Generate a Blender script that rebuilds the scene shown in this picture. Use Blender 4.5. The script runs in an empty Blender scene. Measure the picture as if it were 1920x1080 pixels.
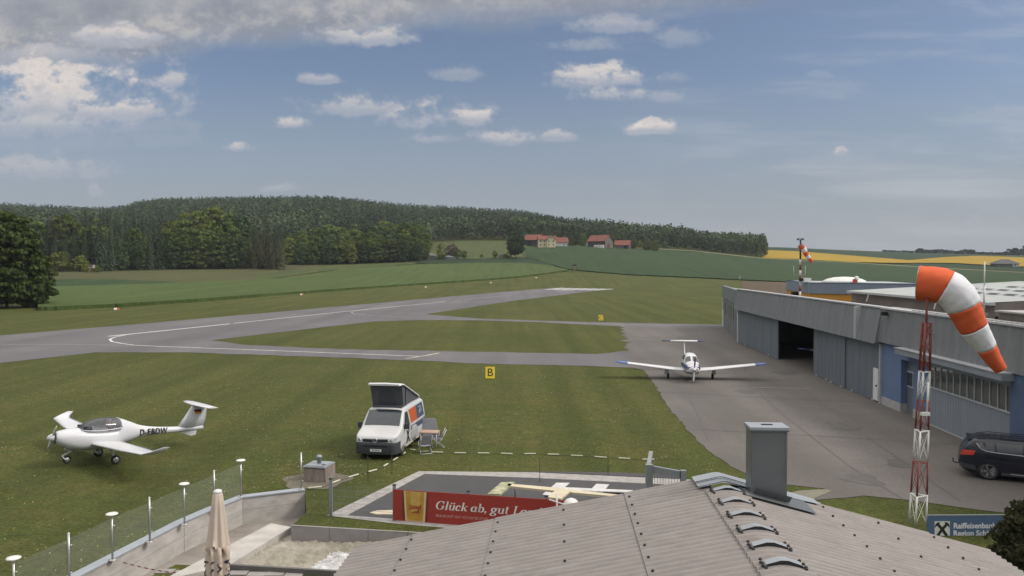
import bpy, bmesh, math, random
import numpy as np
from mathutils import Vector, Matrix, geometry
random.seed(7); rng = np.random.default_rng(11)
C = bpy.context.scene.collection
R = math.radians

# ------------------------------------------------------------------ camera
FOCAL, CAM_H = 1500.0, 8.2
PITCH = math.atan(40.0 / FOCAL)
cam_data = bpy.data.cameras.new("camera"); cam = bpy.data.objects.new("camera", cam_data); C.objects.link(cam)
cam_data.sensor_width = 36.0; cam_data.lens = FOCAL / 1920 * 36.0
cam_data.clip_start = 0.1; cam_data.clip_end = 20000
cam.location = (0, 0, CAM_H); cam.rotation_euler = (math.pi / 2 - PITCH, 0, 0)
bpy.context.scene.camera = cam

# ------------------------------------------------------------------ light, sky, exposure
SUN_AZ, SUN_EL = 98.0, 42.0          # degrees clockwise from +Y, above the horizon
vs = bpy.context.scene.view_settings
vs.view_transform = 'Standard'; vs.look = 'None'; vs.gamma = 1; vs.use_curve_mapping = False
vs.exposure = 0.44
sun_data = bpy.data.lights.new("sun", 'SUN'); sun = bpy.data.objects.new("sun", sun_data); C.objects.link(sun)
sun_data.energy = 1.7; sun_data.angle = R(13); sun_data.color = (1.0, 0.93, 0.84)
sun.rotation_euler = (R(90 - SUN_EL), 0, R(180 - SUN_AZ))
sun.location = (60, -30, 90)

world = bpy.data.worlds.new("World"); bpy.context.scene.world = world; world.use_nodes = True
wn, wl = world.node_tree.nodes, world.node_tree.links
wn.clear()
def wnode(t, **k):
    n = wn.new(t)
    for a, b in k.items(): setattr(n, a, b)
    return n
def wmath(op, a, b=None, clamp=False):
    n = wnode('ShaderNodeMath', operation=op, use_clamp=clamp)
    for i, s in enumerate((a, b)):
        if s is None: continue
        if isinstance(s, (int, float)): n.inputs[i].default_value = s
        else: wl.new(s, n.inputs[i])
    return n.outputs[0]
def wmap(v, a, b, c=0.0, d=1.0, smooth=True):
    n = wnode('ShaderNodeMapRange', interpolation_type='SMOOTHSTEP' if smooth else 'LINEAR'); n.clamp = True
    wl.new(v, n.inputs['Value'])
    for k, s in (('From Min', a), ('From Max', b), ('To Min', c), ('To Max', d)): n.inputs[k].default_value = s
    return n.outputs[0]
def wmix(fac, a, b, blend='MIX'):
    n = wnode('ShaderNodeMix', data_type='RGBA', blend_type=blend)
    for s, k in ((fac, 0), (a, 6), (b, 7)):
        if isinstance(s, (int, float)): n.inputs[k].default_value = s
        elif isinstance(s, tuple): n.inputs[k].default_value = (*s, 1)
        else: wl.new(s, n.inputs[k])
    return n.outputs[2]
sky = wnode('ShaderNodeTexSky', sky_type='NISHITA'); sky.sun_disc = False
sky.sun_elevation = R(SUN_EL); sky.sun_rotation = R(SUN_AZ); sky.air_density = 1.0; sky.dust_density = 2.2; sky.ozone_density = 2.0
tc = wnode('ShaderNodeTexCoord'); sep = wnode('ShaderNodeSeparateXYZ'); wl.new(tc.outputs['Generated'], sep.inputs[0])
yy = wmath('MAXIMUM', wmath('ABSOLUTE', sep.outputs[1]), 0.12)
U = wmath('DIVIDE', sep.outputs[0], yy); V = wmath('DIVIDE', sep.outputs[2], yy)      # tangents of bearing and elevation
comb = wnode('ShaderNodeCombineXYZ'); wl.new(U, comb.inputs[0]); wl.new(V, comb.inputs[1])
def wnoise(sx, sy, scale, detail=6, rough=0.55, ofs=0.0, dist=0.0):
    m = wnode('ShaderNodeMapping'); m.inputs['Scale'].default_value = (sx, sy, 1); m.inputs['Location'].default_value = (ofs, ofs * .7, ofs * .3)
    wl.new(comb.outputs[0], m.inputs[0])
    n = wnode('ShaderNodeTexNoise'); n.inputs['Scale'].default_value = scale; n.inputs['Detail'].default_value = detail
    n.inputs['Roughness'].default_value = rough; n.inputs['Distortion'].default_value = dist
    wl.new(m.outputs[0], n.inputs['Vector']); return n.outputs['Fac']
na = wnoise(1, 1.5, 13, 9, .62); nb = wnoise(1, 1.3, 42, 7, .65, 3.1); nc = wnoise(1, 2.2, 5, 7, .58, 7.7); nd_ = wnoise(1, 1.4, 9, 3, .5, 21.3)
nab = wmath('ADD', wmath('MULTIPLY', wmath('SUBTRACT', na, .5), 4.6), wmath('MULTIPLY', wmath('SUBTRACT', nb, .5), 3.0))
UW = wmath('ADD', U, wmath('MULTIPLY', wmath('SUBTRACT', nd_, .5), .045)); VW = wmath('ADD', V, wmath('MULTIPLY', wmath('SUBTRACT', na, .5), .018))
# clouds: centre in tangent space (from the photograph's bearings), half sizes, strength, softness
def uv(x, y): return (x - 960) / FOCAL, (500 - y) / FOCAL
CLOUDS = [  # px, py, half width, half height, opacity
 (80, 192, 210, 70, 1.0), (10, 172, 130, 58, 1.0), (20, 245, 200, 24, .6), (205, 208, 90, 34, 1.0), (150, 175, 90, 40, 1.0), (60, 320, 135, 24, .65), (240, 240, 120, 20, .3), (40, 265, 300, 26, .25),
 (305, 157, 50, 16, .8), (600, 153, 32, 11, .7), (680, 205, 85, 20, .75), (775, 222, 62, 26, .9), (890, 220, 44, 23, 1.0),
 (548, 235, 32, 11, .85), (462, 277, 34, 11, .85), (805, 262, 45, 9, .6), (950, 264, 54, 14, .8), (1045, 259, 40, 13, .7),
 (1130, 150, 90, 21, .95), (1145, 180, 64, 14, .8), (1080, 160, 52, 12, .6), (1220, 246, 38, 13, 1.0), (1242, 186, 26, 12, .5), (1265, 148, 32, 12, .4),
 (1572, 288, 16, 8, .8), (860, 143, 44, 16, .5), (1265, 80, 42, 18, .45), (1095, 88, 62, 14, .5), (515, 356, 36, 8, .5),
 (172, 362, 20, 12, .5), (1900, 210, 40, 12, .4), (1822, 418, 16, 9, .35), (1540, 145, 20, 6, .3), (690, 75, 70, 22, .9), (215, 78, 75, 24, .9), (80, 108, 100, 18, .7), (1160, 55, 90, 16, .6)]
mask = None; lit = None
for (x, y, a, b, o) in CLOUDS:
    cu, cv = uv(x, y); a *= 1.35 / FOCAL; b *= 1.45 / FOCAL
    du = wmath('DIVIDE', wmath('SUBTRACT', UW, cu), a); dv = wmath('DIVIDE', wmath('SUBTRACT', VW, cv), b)
    dq = wmath('MAXIMUM', dv, wmath('MULTIPLY', dv, -1.7)); d = wmath('ADD', wmath('MULTIPLY', du, du), wmath('MULTIPLY', dq, dq))
    m = wmap(wmath('ADD', d, nab), 1.12, -.12, 0, o)
    g = wmath('MULTIPLY', m, wmap(dv, -.6, .5, .1, 1))
    mask = m if mask is None else wmath('MAXIMUM', mask, m)
    lit = g if lit is None else wmath('MAXIMUM', lit, g)
# the grey cloud bank high on the left, with a ragged lower edge
edge = wmath('ADD', wmath('ADD', wmath('MULTIPLY', U, .085), .305), wmath('MULTIPLY', wmath('SUBTRACT', nc, .5), .07))
edge = wmath('ADD', edge, wmath('MULTIPLY', wmath('SUBTRACT', na, .5), .05))
bank = wmap(wmath('SUBTRACT', V, edge), -.022, .03)
bank = wmath('MULTIPLY', bank, wmap(wmath('ADD', U, wmath('MULTIPLY', wmath('SUBTRACT', nc, .5), .3)), .46, .12))
streak = wnoise(.5, 3.4, 6, 7, .6, 12.0, .4)
cirrus = wmath('MULTIPLY', wmap(streak, .44, .74, 0, .6), wmap(U, .0, .35))
cu, cv = uv(1760, 352)
dd = wmath('ADD', wmath('MULTIPLY', wmath('SUBTRACT', U, cu), 6.2), 0); dd2 = wmath('MULTIPLY', wmath('SUBTRACT', wmath('SUBTRACT', V, cv), wmath('MULTIPLY', wmath('SUBTRACT', U, cu), -.01)), 52)
veil = wmap(wmath('ADD', wmath('ADD', wmath('MULTIPLY', dd, dd), wmath('MULTIPLY', dd2, dd2)), wmath('MULTIPLY', wmath('SUBTRACT', streak, .5), 3.5)), 1.1, -.2, 0, .6)
cirrus = wmath('MAXIMUM', cirrus, veil)
hsv = wnode('ShaderNodeHueSaturation'); hsv.inputs['Saturation'].default_value = SKY_SAT = 0.8; hsv.inputs['Value'].default_value = 1.0
wl.new(sky.outputs[0], hsv.inputs['Color'])
hazy = wmap(V, .0, .24, 1, 0, False)                                 # moist air: the sky pales to grey near the ground
K = 1 / 0.1
SKY_TINT = (.55, .62, .71)
GREY = tuple(c * K for c in (.272, .290, .325))
skycol = wmix(wmath('MULTIPLY', hazy, .85), wmix(1.0, hsv.outputs[0], SKY_TINT, 'MULTIPLY'), GREY)
shade = wmath('ADD', wmath('MULTIPLY', lit, .8), wmath('ADD', wmath('MULTIPLY', wmath('SUBTRACT', nb, .5), 1.2), wmath('MULTIPLY', wmath('SUBTRACT', na, .5), .9)))
cloudcol = wmix(wmap(shade, .1, .95), tuple(c * K for c in (.30, .32, .37)), tuple(c * K for c in (.60, .54, .49)))
brim = wmath('MULTIPLY', wmap(wmath('SUBTRACT', V, edge), .075, .0), wmap(wmath('ADD', na, wmath('MULTIPLY', wmath('SUBTRACT', nb, .5), .8)), .42, .68))
bankcol = wmix(wmap(wmath('ADD', nc, wmath('MULTIPLY', wmath('SUBTRACT', na, .5), .6)), .3, .7), tuple(c * K for c in (.18, .20, .242)), tuple(c * K for c in (.272, .283, .31)))
skycol = wmix(wmath('MULTIPLY', cirrus, .75), skycol, tuple(c * K for c in (.41, .42, .445)))
bankcol = wmix(wmath('MULTIPLY', brim, wmap(U, .3, -.5, .25, .9)), bankcol, tuple(c * K for c in (.43, .405, .38)))
skycol = wmix(bank, skycol, bankcol)
skycol = wmix(wmath('MULTIPLY', mask, .95), skycol, cloudcol)
# broken bright cloud added overhead, out of view, to fill and soften the shadows
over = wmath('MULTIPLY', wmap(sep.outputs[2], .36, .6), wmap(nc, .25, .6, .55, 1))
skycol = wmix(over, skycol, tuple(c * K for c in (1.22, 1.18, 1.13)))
bg = wnode('ShaderNodeBackground'); bg.inputs['Strength'].default_value = 0.1
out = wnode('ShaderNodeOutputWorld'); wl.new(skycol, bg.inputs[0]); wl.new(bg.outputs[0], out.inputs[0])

# ------------------------------------------------------------------ where a pixel of the photograph lies in the place
def ray(x, y):
    u, v = (x - 960) / FOCAL, (540 - y) / FOCAL
    return Vector((u, math.cos(PITCH) + v * math.sin(PITCH), -math.sin(PITCH) + v * math.cos(PITCH)))
EYE = Vector((0, 0, CAM_H))
def G(x, y, z=0.0):
    d = ray(x, y); return EYE + d * ((z - CAM_H) / d.z)
def D(x, y, depth):
    d = ray(x, y); return EYE + d * (depth / d.y)
def on_plane(x, y, p0, n):
    d = ray(x, y); return EYE + d * ((p0 - EYE).dot(n) / d.dot(n))

# ------------------------------------------------------------------ terrain heights
ROWS = np.array([160, 215, 260, 312, 400, 500, 665, 930, 1240, 1700, 3000, 9000.])
N_ = None
TAB = {-500: [N_, 545, 528, 515, 505, 490, 448, 425, 408, 403, 402, 402],
       0:    [N_, 545, 528, 515, 505, 490, 446, 424, 408, 402, 400, 400],
       200:  [N_, 547, 529, 516, 505, 490, 452, 430, 416, 412, 412, 412],
       300:  [N_, 549, 531, 517, 506, 490, 446, 411, 398, 394, 394, 394],
       600:  [N_, N_, 544, 530, 510, 495, 455, 404, 395, 395, 397, 397],
       800:  [N_, N_, N_, 535, 513, 491, 457, 427, 411, 411, 413, 413],
       960:  [N_, N_, N_, N_, 514, 492, 457, 432, 420, 420, 422, 422],
       1080: [N_, N_, N_, N_, 512, 488, 460, 447, 440, 440, 442, 442],
       1250: [N_, N_, N_, N_, 521, 499, 470, 460, 455, 456, 458, 458],
       1350: [N_, N_, N_, N_, 524, 504, 478, 467, 461, 461, 463, 463],
       1430: [N_, N_, N_, N_, 526, 509, 486, 470, 463, 464, 466, 466],
       1600: [N_, N_, N_, N_, 528, 514, 497, 481, 470, 471, 474, 474],
       1750: [N_, N_, N_, N_, 529, 516, 502, 485, 475, 476, 479, 479],
       1920: [N_, N_, N_, N_, 530, 518, 505, 484, 479, 480, 482, 482],
       2500: [N_, N_, N_, N_, 530, 518, 505, 484, 479, 480, 482, 482]}
COLX = np.array(sorted(TAB)); COLZ = np.array([[0.0 if v is None else CAM_H - (v - 500) / FOCAL * d for v, d in zip(TAB[c], ROWS)] for c in COLX])
def terrain(X, Y):
    X = np.asarray(X, float); Y = np.asarray(Y, float)
    Ys = np.maximum(Y, 1.0); px = np.clip(960 + FOCAL * X / Ys, COLX[0], COLX[-1])
    ci = np.clip(np.searchsorted(COLX, px) - 1, 0, len(COLX) - 2); cf = (px - COLX[ci]) / (COLX[ci + 1] - COLX[ci]); cf = cf * cf * (3 - 2 * cf) * .5 + cf * .5
    ri = np.clip(np.searchsorted(ROWS, Ys) - 1, 0, len(ROWS) - 2); rf = np.clip((Ys - ROWS[ri]) / (ROWS[ri + 1] - ROWS[ri]), 0, 1)
    z = (COLZ[ci, ri] * (1 - cf) + COLZ[ci + 1, ri] * cf) * (1 - rf) + (COLZ[ci, ri + 1] * (1 - cf) + COLZ[ci + 1, ri + 1] * cf) * rf
    return np.where(Y < ROWS[0], 0.0, z)
def tz(x, y): return float(terrain(x, y))
def depth_at(x, y, lo=60.0, hi=1400.0):
    """depth where the ground is seen at this pixel"""
    d = np.geomspace(lo, hi, 900); r = 500 - (terrain((x - 960) / FOCAL * d, d) - CAM_H) * FOCAL / d
    k = np.nonzero(r <= y)[0]
    return float(d[k[0]]) if len(k) else hi
def T(x, y, lo=60.0, hi=1400.0):
    d = depth_at(x, y, lo, hi); X = (x - 960) / FOCAL * d
    return Vector((X, d, tz(X, d)))

# ------------------------------------------------------------------ materials
MATS = {}
def mat(name, col, rough=.7, metal=0.0, var=.12, scale=2.0, bump=0.0, bscale=30.0, spec=.4, col2=None, detail=5, stretch=(1, 1, 1), rand=0.0):
    if name in MATS: return MATS[name]
    m = bpy.data.materials.new(name); m.use_nodes = True; t = m.node_tree; nd, ln = t.nodes, t.links
    b = nd['Principled BSDF']; b.inputs['Roughness'].default_value = rough; b.inputs['Metallic'].default_value = metal; b.inputs['Specular IOR Level'].default_value = spec
    c = nd.new('ShaderNodeTexCoord'); mp = nd.new('ShaderNodeMapping'); mp.inputs['Scale'].default_value = stretch; ln.new(c.outputs['Object'], mp.inputs[0])
    n = nd.new('ShaderNodeTexNoise'); n.inputs['Scale'].default_value = scale; n.inputs['Detail'].default_value = detail; n.inputs['Roughness'].default_value = .6
    ln.new(mp.outputs[0], n.inputs['Vector'])
    r = nd.new('ShaderNodeValToRGB'); ln.new(n.outputs['Fac'], r.inputs[0])
    a = col2 if col2 else tuple(x * (1 - var) for x in col); z = col if col2 else tuple(x * (1 + var) for x in col)
    r.color_ramp.elements[0].position = .3; r.color_ramp.elements[1].position = .7
    r.color_ramp.elements[0].color = (*a, 1); r.color_ramp.elements[1].color = (*z, 1)
    src = r.outputs[0]
    if rand:
        oi = nd.new('ShaderNodeObjectInfo'); hs = nd.new('ShaderNodeHueSaturation')
        mr = nd.new('ShaderNodeMapRange'); mr.inputs[3].default_value = 1 - rand; mr.inputs[4].default_value = 1 + rand; ln.new(oi.outputs['Random'], mr.inputs[0])
        mh = nd.new('ShaderNodeMapRange'); mh.inputs[3].default_value = .5 - rand * .05; mh.inputs[4].default_value = .5 + rand * .05
        fr = nd.new('ShaderNodeMath'); fr.operation = 'FRACT'; mu = nd.new('ShaderNodeMath'); mu.operation = 'MULTIPLY'; mu.inputs[1].default_value = 7.31
        ln.new(oi.outputs['Random'], mu.inputs[0]); ln.new(mu.outputs[0], fr.inputs[0]); ln.new(fr.outputs[0], mh.inputs[0])
        ln.new(mh.outputs[0], hs.inputs['Hue']); ln.new(mr.outputs[0], hs.inputs['Value']); ln.new(src, hs.inputs['Color']); src = hs.outputs[0]
    ln.new(src, b.inputs['Base Color'])
    if bump:
        n2 = nd.new('ShaderNodeTexNoise'); n2.inputs['Scale'].default_value = bscale; n2.inputs['Detail'].default_value = 4; ln.new(mp.outputs[0], n2.inputs['Vector'])
        bp = nd.new('ShaderNodeBump'); bp.inputs['Strength'].default_value = bump; bp.inputs['Distance'].default_value = .05; ln.new(n2.outputs['Fac'], bp.inputs['Height']); ln.new(bp.outputs[0], b.inputs['Normal'])
    MATS[name] = m; return m
def glass(name, tint, alpha, rough=.05):
    if name in MATS: return MATS[name]
    m = mat(name, tint, rough, 0, .05, 1.0, spec=.6); nt = m.node_tree; b = nt.nodes['Principled BSDF']
    tr = nt.nodes.new('ShaderNodeBsdfTransparent'); mx = nt.nodes.new('ShaderNodeMixShader'); mx.inputs[0].default_value = alpha
    nt.links.new(tr.outputs[0], mx.inputs[1]); nt.links.new(b.outputs[0], mx.inputs[2]); nt.links.new(mx.outputs[0], nt.nodes['Material Output'].inputs[0]); return m
def leafmat(name, a, b, rand=.25, attr=False):
    if name in MATS: return MATS[name]
    m = mat(name, b, .75, 0, .2, .35, spec=.15, col2=a, rand=rand); nt = m.node_tree; p = nt.nodes['Principled BSDF']
    src = p.inputs['Base Color'].links[0].from_socket
    if attr:
        at = nt.nodes.new('ShaderNodeAttribute'); at.attribute_name = 'tint'; mm = nt.nodes.new('ShaderNodeMix'); mm.data_type = 'RGBA'; mm.blend_type = 'MULTIPLY'; mm.inputs[0].default_value = 1
        nt.links.new(src, mm.inputs[6]); nt.links.new(at.outputs['Color'], mm.inputs[7]); src = mm.outputs[2]; nt.links.new(src, p.inputs['Base Color'])
    tr = nt.nodes.new('ShaderNodeBsdfTranslucent'); nt.links.new(src, tr.inputs[0]); mx = nt.nodes.new('ShaderNodeMixShader'); mx.inputs[0].default_value = .28
    nt.links.new(p.outputs[0], mx.inputs[1]); nt.links.new(tr.outputs[0], mx.inputs[2]); nt.links.new(mx.outputs[0], nt.nodes['Material Output'].inputs[0]); return m

# ------------------------------------------------------------------ mesh helper
class MB:
    def __init__(s): s.v, s.f, s.mi, s.sm, s.mats = [], [], [], [], []
    def _m(s, m):
        if m not in s.mats: s.mats.append(m)
        return s.mats.index(m)
    def add(s, vs, fs, m, smooth=False):
        o = len(s.v); s.v += [tuple(v) for v in vs]; k = s._m(m)
        for f in fs: s.f.append([i + o for i in f]); s.mi.append(k); s.sm.append(smooth)
        return s
    def box(s, c, size, m, rot=None):
        x, y, z = (q / 2 for q in size); c = Vector(c)
        P = [Vector((a * x, b * y, d * z)) for a in (-1, 1) for b in (-1, 1) for d in (-1, 1)]
        if rot is not None: P = [rot @ p for p in P]
        return s.add([p + c for p in P], [(0, 1, 3, 2), (4, 6, 7, 5), (0, 4, 5, 1), (2, 3, 7, 6), (0, 2, 6, 4), (1, 5, 7, 3)], m)
    def bar(s, a, b, w, h, m, up=Vector((0, 0, 1))):
        a, b = Vector(a), Vector(b); d = b - a; L = d.length; y = d.normalized(); x = y.cross(up)
        if x.length < 1e-4: x = y.cross(Vector((0, 1, 0)))
        x.normalize(); z = x.cross(y)
        return s.box((a + b) / 2, (w, L, h), m, Matrix((x, y, z)).transposed())
    def tube(s, pts, r, m, n=8, cap=True, smooth=True):
        pts = [Vector(p) for p in pts]; rs = r if isinstance(r, (list, tuple)) else [r] * len(pts); rings = []
        ref = None
        for i, p in enumerate(pts):
            t = (pts[min(i + 1, len(pts) - 1)] - pts[max(i - 1, 0)]).normalized()
            if ref is None: ref = t.cross(Vector((0, 0, 1))); ref = ref if ref.length > .05 else t.cross(Vector((0, 1, 0)))
            x = (ref - t * ref.dot(t)).normalized(); ref = x; y = t.cross(x)
            rings.append([p + (x * math.cos(2 * math.pi * k / n) + y * math.sin(2 * math.pi * k / n)) * rs[i] for k in range(n)])
        return s.loft(rings, m, cap, smooth)
    def loft(s, rings, m, cap=True, smooth=True):
        n = len(rings[0]); vs = [p for r in rings for p in r]; fs = []
        for i in range(len(rings) - 1):
            for k in range(n): fs.append((i * n + k, i * n + (k + 1) % n, (i + 1) * n + (k + 1) % n, (i + 1) * n + k))
        s.add(vs, fs, m, smooth)
        if cap: s.add(rings[0], [tuple(range(n))[::-1]], m); s.add(rings[-1], [tuple(range(n))], m)
        return s
    def lathe(s, prof, m, n=20, c=(0, 0, 0), axis='z', smooth=True):
        rings = []
        for r, h in prof:
            ring = []
            for k in range(n):
                a = 2 * math.pi * k / n; p = (r * math.cos(a), r * math.sin(a), h)
                if axis == 'x': p = (p[2], p[0], p[1])
                if axis == 'y': p = (p[0], p[2], p[1])
                ring.append(Vector(p) + Vector(c))
            rings.append(ring)
        return s.loft(rings, m, True, smooth)
    def grid(s, P, m, smooth=True):
        h, w = len(P), len(P[0]); s.add([p for r in P for p in r], [(i * w + j, i * w + j + 1, (i + 1) * w + j + 1, (i + 1) * w + j) for i in range(h - 1) for j in range(w - 1)], m, smooth); return s
    def poly(s, pts, m, thick=0.0, n=None):
        pts = [Vector(p) for p in pts]; tris = geometry.tessellate_polygon([pts]); s.add(pts, tris, m)
        if thick:
            n = n if n is not None else Vector((0, 0, -1)); q = [p + n * thick for p in pts]; k = len(pts)
            s.add(q, [t[::-1] for t in tris], m); s.add(pts + q, [(i, (i + 1) % k, k + (i + 1) % k, k + i) for i in range(k)], m)
        return s
    def build(s, name, parent=None, loc=None, fix=True):
        me = bpy.data.meshes.new(name); me.from_pydata(s.v, [], s.f)
        for m in s.mats: me.materials.append(m)
        me.polygons.foreach_set('material_index', s.mi); me.polygons.foreach_set('use_smooth', s.sm); me.update()
        if fix:
            bm = bmesh.new(); bm.from_mesh(me); bmesh.ops.remove_doubles(bm, verts=bm.verts, dist=1e-5); bmesh.ops.recalc_face_normals(bm, faces=bm.faces); bm.to_mesh(me); bm.free()
        o = bpy.data.objects.new(name, me); C.objects.link(o)
        if parent is not None: o.parent = parent
        if loc is not None: o.location = loc
        return o
def centred(o, base=None):
    """give a top-level mesh built in world coordinates an origin at its base"""
    me = o.data; n = len(me.vertices); a = np.empty(n * 3); me.vertices.foreach_get('co', a); a = a.reshape(-1, 3)
    c = np.array([(a[:, 0].min() + a[:, 0].max()) / 2, (a[:, 1].min() + a[:, 1].max()) / 2, a[:, 2].min()]) if base is None else np.array(base)
    a -= c; me.vertices.foreach_set('co', a.ravel()); me.update(); o.location = c; return o
def tag(o, label, cat, group=None, kind=None):
    if label: o['label'] = label
    if cat: o['category'] = cat
    if group: o['group'] = group
    if kind: o['kind'] = kind
    return o
def thing(name, label, cat, loc=(0, 0, 0), rotz=0.0, group=None):
    o = bpy.data.objects.new(name, None); C.objects.link(o); o.location = loc; o.rotation_euler = (0, 0, rotz); o.empty_display_size = .3
    return tag(o, label, cat, group)
def structure(o): o['kind'] = 'structure'; return o
def copy_thing(o, parent=None):
    c = o.copy(); C.objects.link(c)
    if parent is not None: c.parent = parent
    for ch in list(o.children): copy_thing(ch, c)
    return c
def lettering(name, text, size, m, parent, M4, shear=0.0, extrude=.003, bold=0.0, align='CENTER', spacing=1.0, squeeze=1.0):
    cu = bpy.data.curves.new(name, 'FONT'); cu.body = text; cu.size = size; cu.shear = shear; cu.extrude = extrude; cu.offset = bold; cu.align_x = align; cu.align_y = 'CENTER'; cu.space_character = spacing; cu.resolution_u = 3
    t = bpy.data.objects.new(name, cu); C.objects.link(t); bpy.context.view_layer.update()
    me = bpy.data.meshes.new_from_object(t.evaluated_get(bpy.context.evaluated_depsgraph_get())); bpy.data.objects.remove(t)
    me.materials.clear(); me.materials.append(m); me.transform(M4 @ Matrix.Diagonal((squeeze, 1, 1, 1))); me.name = name
    o = bpy.data.objects.new(name, me); C.objects.link(o); o.parent = parent; return o
def frame(x, y, z, o):
    """matrix with these axes and origin"""
    m = Matrix((Vector(x), Vector(y), Vector(z))).transposed().to_4x4(); m.translation = Vector(o); return m
# ------------------------------------------------------------------ ground
def ground_mat(name, c1, c2, c3, fine=9.0, streak=None, bump=.5, patch=.035, c4=None):
    """grass or crop: broad patches, mowing streaks and fine tufts, all in metres"""
    m = bpy.data.materials.new(name); m.use_nodes = True; t = m.node_tree; nd, ln = t.nodes, t.links; b = nd['Principled BSDF']
    b.inputs['Roughness'].default_value = .9; b.inputs['Specular IOR Level'].default_value = .12
    c = nd.new('ShaderNodeTexCoord')
    def noise(scale, detail=4, rough=.6, st=(1, 1, 1), rot=0.0):
        mp = nd.new('ShaderNodeMapping'); mp.inputs['Scale'].default_value = st; mp.inputs['Rotation'].default_value = (0, 0, rot); ln.new(c.outputs['Object'], mp.inputs[0])
        n = nd.new('ShaderNodeTexNoise'); n.inputs['Scale'].default_value = scale; n.inputs['Detail'].default_value = detail; n.inputs['Roughness'].default_value = rough; ln.new(mp.outputs[0], n.inputs[0]); return n.outputs['Fac']
    def ramp(v, a, z, lo, hi):
        r = nd.new('ShaderNodeMapRange'); r.clamp = True; ln.new(v, r.inputs[0]); r.inputs[1].default_value = lo; r.inputs[2].default_value = hi; r.inputs[3].default_value = a; r.inputs[4].default_value = z; return r.outputs[0]
    def mix(f, a, z, mode='MIX'):
        x = nd.new('ShaderNodeMix'); x.data_type = 'RGBA'; x.blend_type = mode
        for s, k in ((f, 0), (a, 6), (z, 7)):
            if isinstance(s, (int, float)): x.inputs[k].default_value = s
            elif isinstance(s, tuple): x.inputs[k].default_value = (*s, 1)
            else: ln.new(s, x.inputs[k])
        return x.outputs[2]
    col = mix(ramp(noise(patch, 6, .65), 0, 1, .36, .64), c1, c2)
    col = mix(ramp(noise(patch * 7, 5, .7), 0, .75, .45, .72), col, c3)
    if c4: col = mix(ramp(noise(.55, 6, .72), 0, .8, .58, .74), col, c4)
    if c4:
        spots = nd.new('ShaderNodeMath'); spots.operation = 'MULTIPLY'; ln.new(ramp(noise(.16, 3, .6), 0, 1, .56, .68), spots.inputs[0]); ln.new(ramp(noise(11, 2, .8), 0, .85, .54, .66), spots.inputs[1])
        col = mix(spots.outputs[0], col, (.20, .145, .03))
    if streak: col = mix(ramp(noise(streak[0], 3, .5, (1, .03, 1), streak[1]), .0, .55, .4, .66), col, tuple(x * .72 for x in c1))
    f = noise(fine, 3, .75); g = noise(fine * .22, 4, .7)
    col = mix(1.0, col, mix(ramp(f, 0, 1, .3, .7), (.52, .52, .52), (1.45, 1.45, 1.45)), 'MULTIPLY')
    col = mix(1.0, col, mix(ramp(g, 0, 1, .3, .7), (.78, .78, .78), (1.2, 1.2, 1.2)), 'MULTIPLY')
    ln.new(col, b.inputs['Base Color'])
    bp = nd.new('ShaderNodeBump'); bp.inputs['Strength'].default_value = bump; bp.inputs['Distance'].default_value = .08; ln.new(f, bp.inputs['Height']); ln.new(bp.outputs[0], b.inputs['Normal'])
    MATS[name] = m; return m
LAWN = ground_mat('lawn', (.056, .070, .017), (.078, .084, .022), (.092, .082, .027), 8, (.42, R(-31)), .7, .06, (.125, .100, .036))
CROP = ground_mat('crop', (.060, .088, .026), (.072, .100, .030), (.062, .082, .026), 5, (.35, R(-30)), .8, .012)
WHEAT = ground_mat('wheat', (.030, .053, .020), (.034, .060, .022), (.038, .062, .021), 3, (.16, R(80)), .8, .008)
WHEATDARK = ground_mat('wheat_dark', (.023, .042, .019), (.027, .047, .019), (.026, .046, .02), 3, (.12, R(70)), .8, .008)
MEADOW = ground_mat('meadow', (.060, .078, .026), (.072, .086, .026), (.078, .076, .03), 4, (.3, R(60)), .6, .012)
BROWN = ground_mat('brown_meadow', (.070, .068, .030), (.076, .078, .030), (.062, .074, .028), 4, (.3, R(70)), .6, .02)
PLOUGH = ground_mat('ploughed', (.095, .070, .048), (.11, .082, .055), (.085, .065, .045), 4, (.3, R(70)), .8, .02)
RAPE = ground_mat('rapeseed', (.30, .20, .022), (.34, .225, .02), (.24, .175, .03), 3, (.15, R(70)), .6, .01)
TRACKMAT = mat('gravel_track', (.17, .16, .12), .9)
ASPH = None
def asphalt_mat(name, c1, c2, patch=.05):
    m = ground_mat(name, c1, c2, tuple((a + b) / 2 * .94 for a, b in zip(c1, c2)), 26, (.22, R(29.5)), .12, patch); m.node_tree.nodes['Principled BSDF'].inputs['Roughness'].default_value = .82; m.node_tree.nodes['Principled BSDF'].inputs['Specular IOR Level'].default_value = .3
    for n in m.node_tree.nodes:
        if n.type == 'MIX' and n.blend_type == 'MULTIPLY':
            l = n.inputs[7].links[0].from_node; l.inputs[6].default_value = (.88, .88, .88, 1); l.inputs[7].default_value = (1.1, 1.1, 1.1, 1)
    return m
RUNWAY = asphalt_mat('runway_asphalt', (.105, .100, .106), (.150, .142, .146))
APRON = asphalt_mat('apron_asphalt', (.108, .098, .090), (.156, .142, .130), .09)
PAD = asphalt_mat('pad_asphalt', (.062, .061, .063), (.078, .076, .077))
WHITELINE = mat('white_road_paint', (.50, .49, .47), .75, 0, .3, 1.5)
DULLLINE = mat('worn_road_paint', (.30, .29, .285), .8, 0, .3, 1.2)
CREAMLINE = mat('cream_road_paint', (.42, .38, .28), .8, 0, .3, 1.2)

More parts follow.
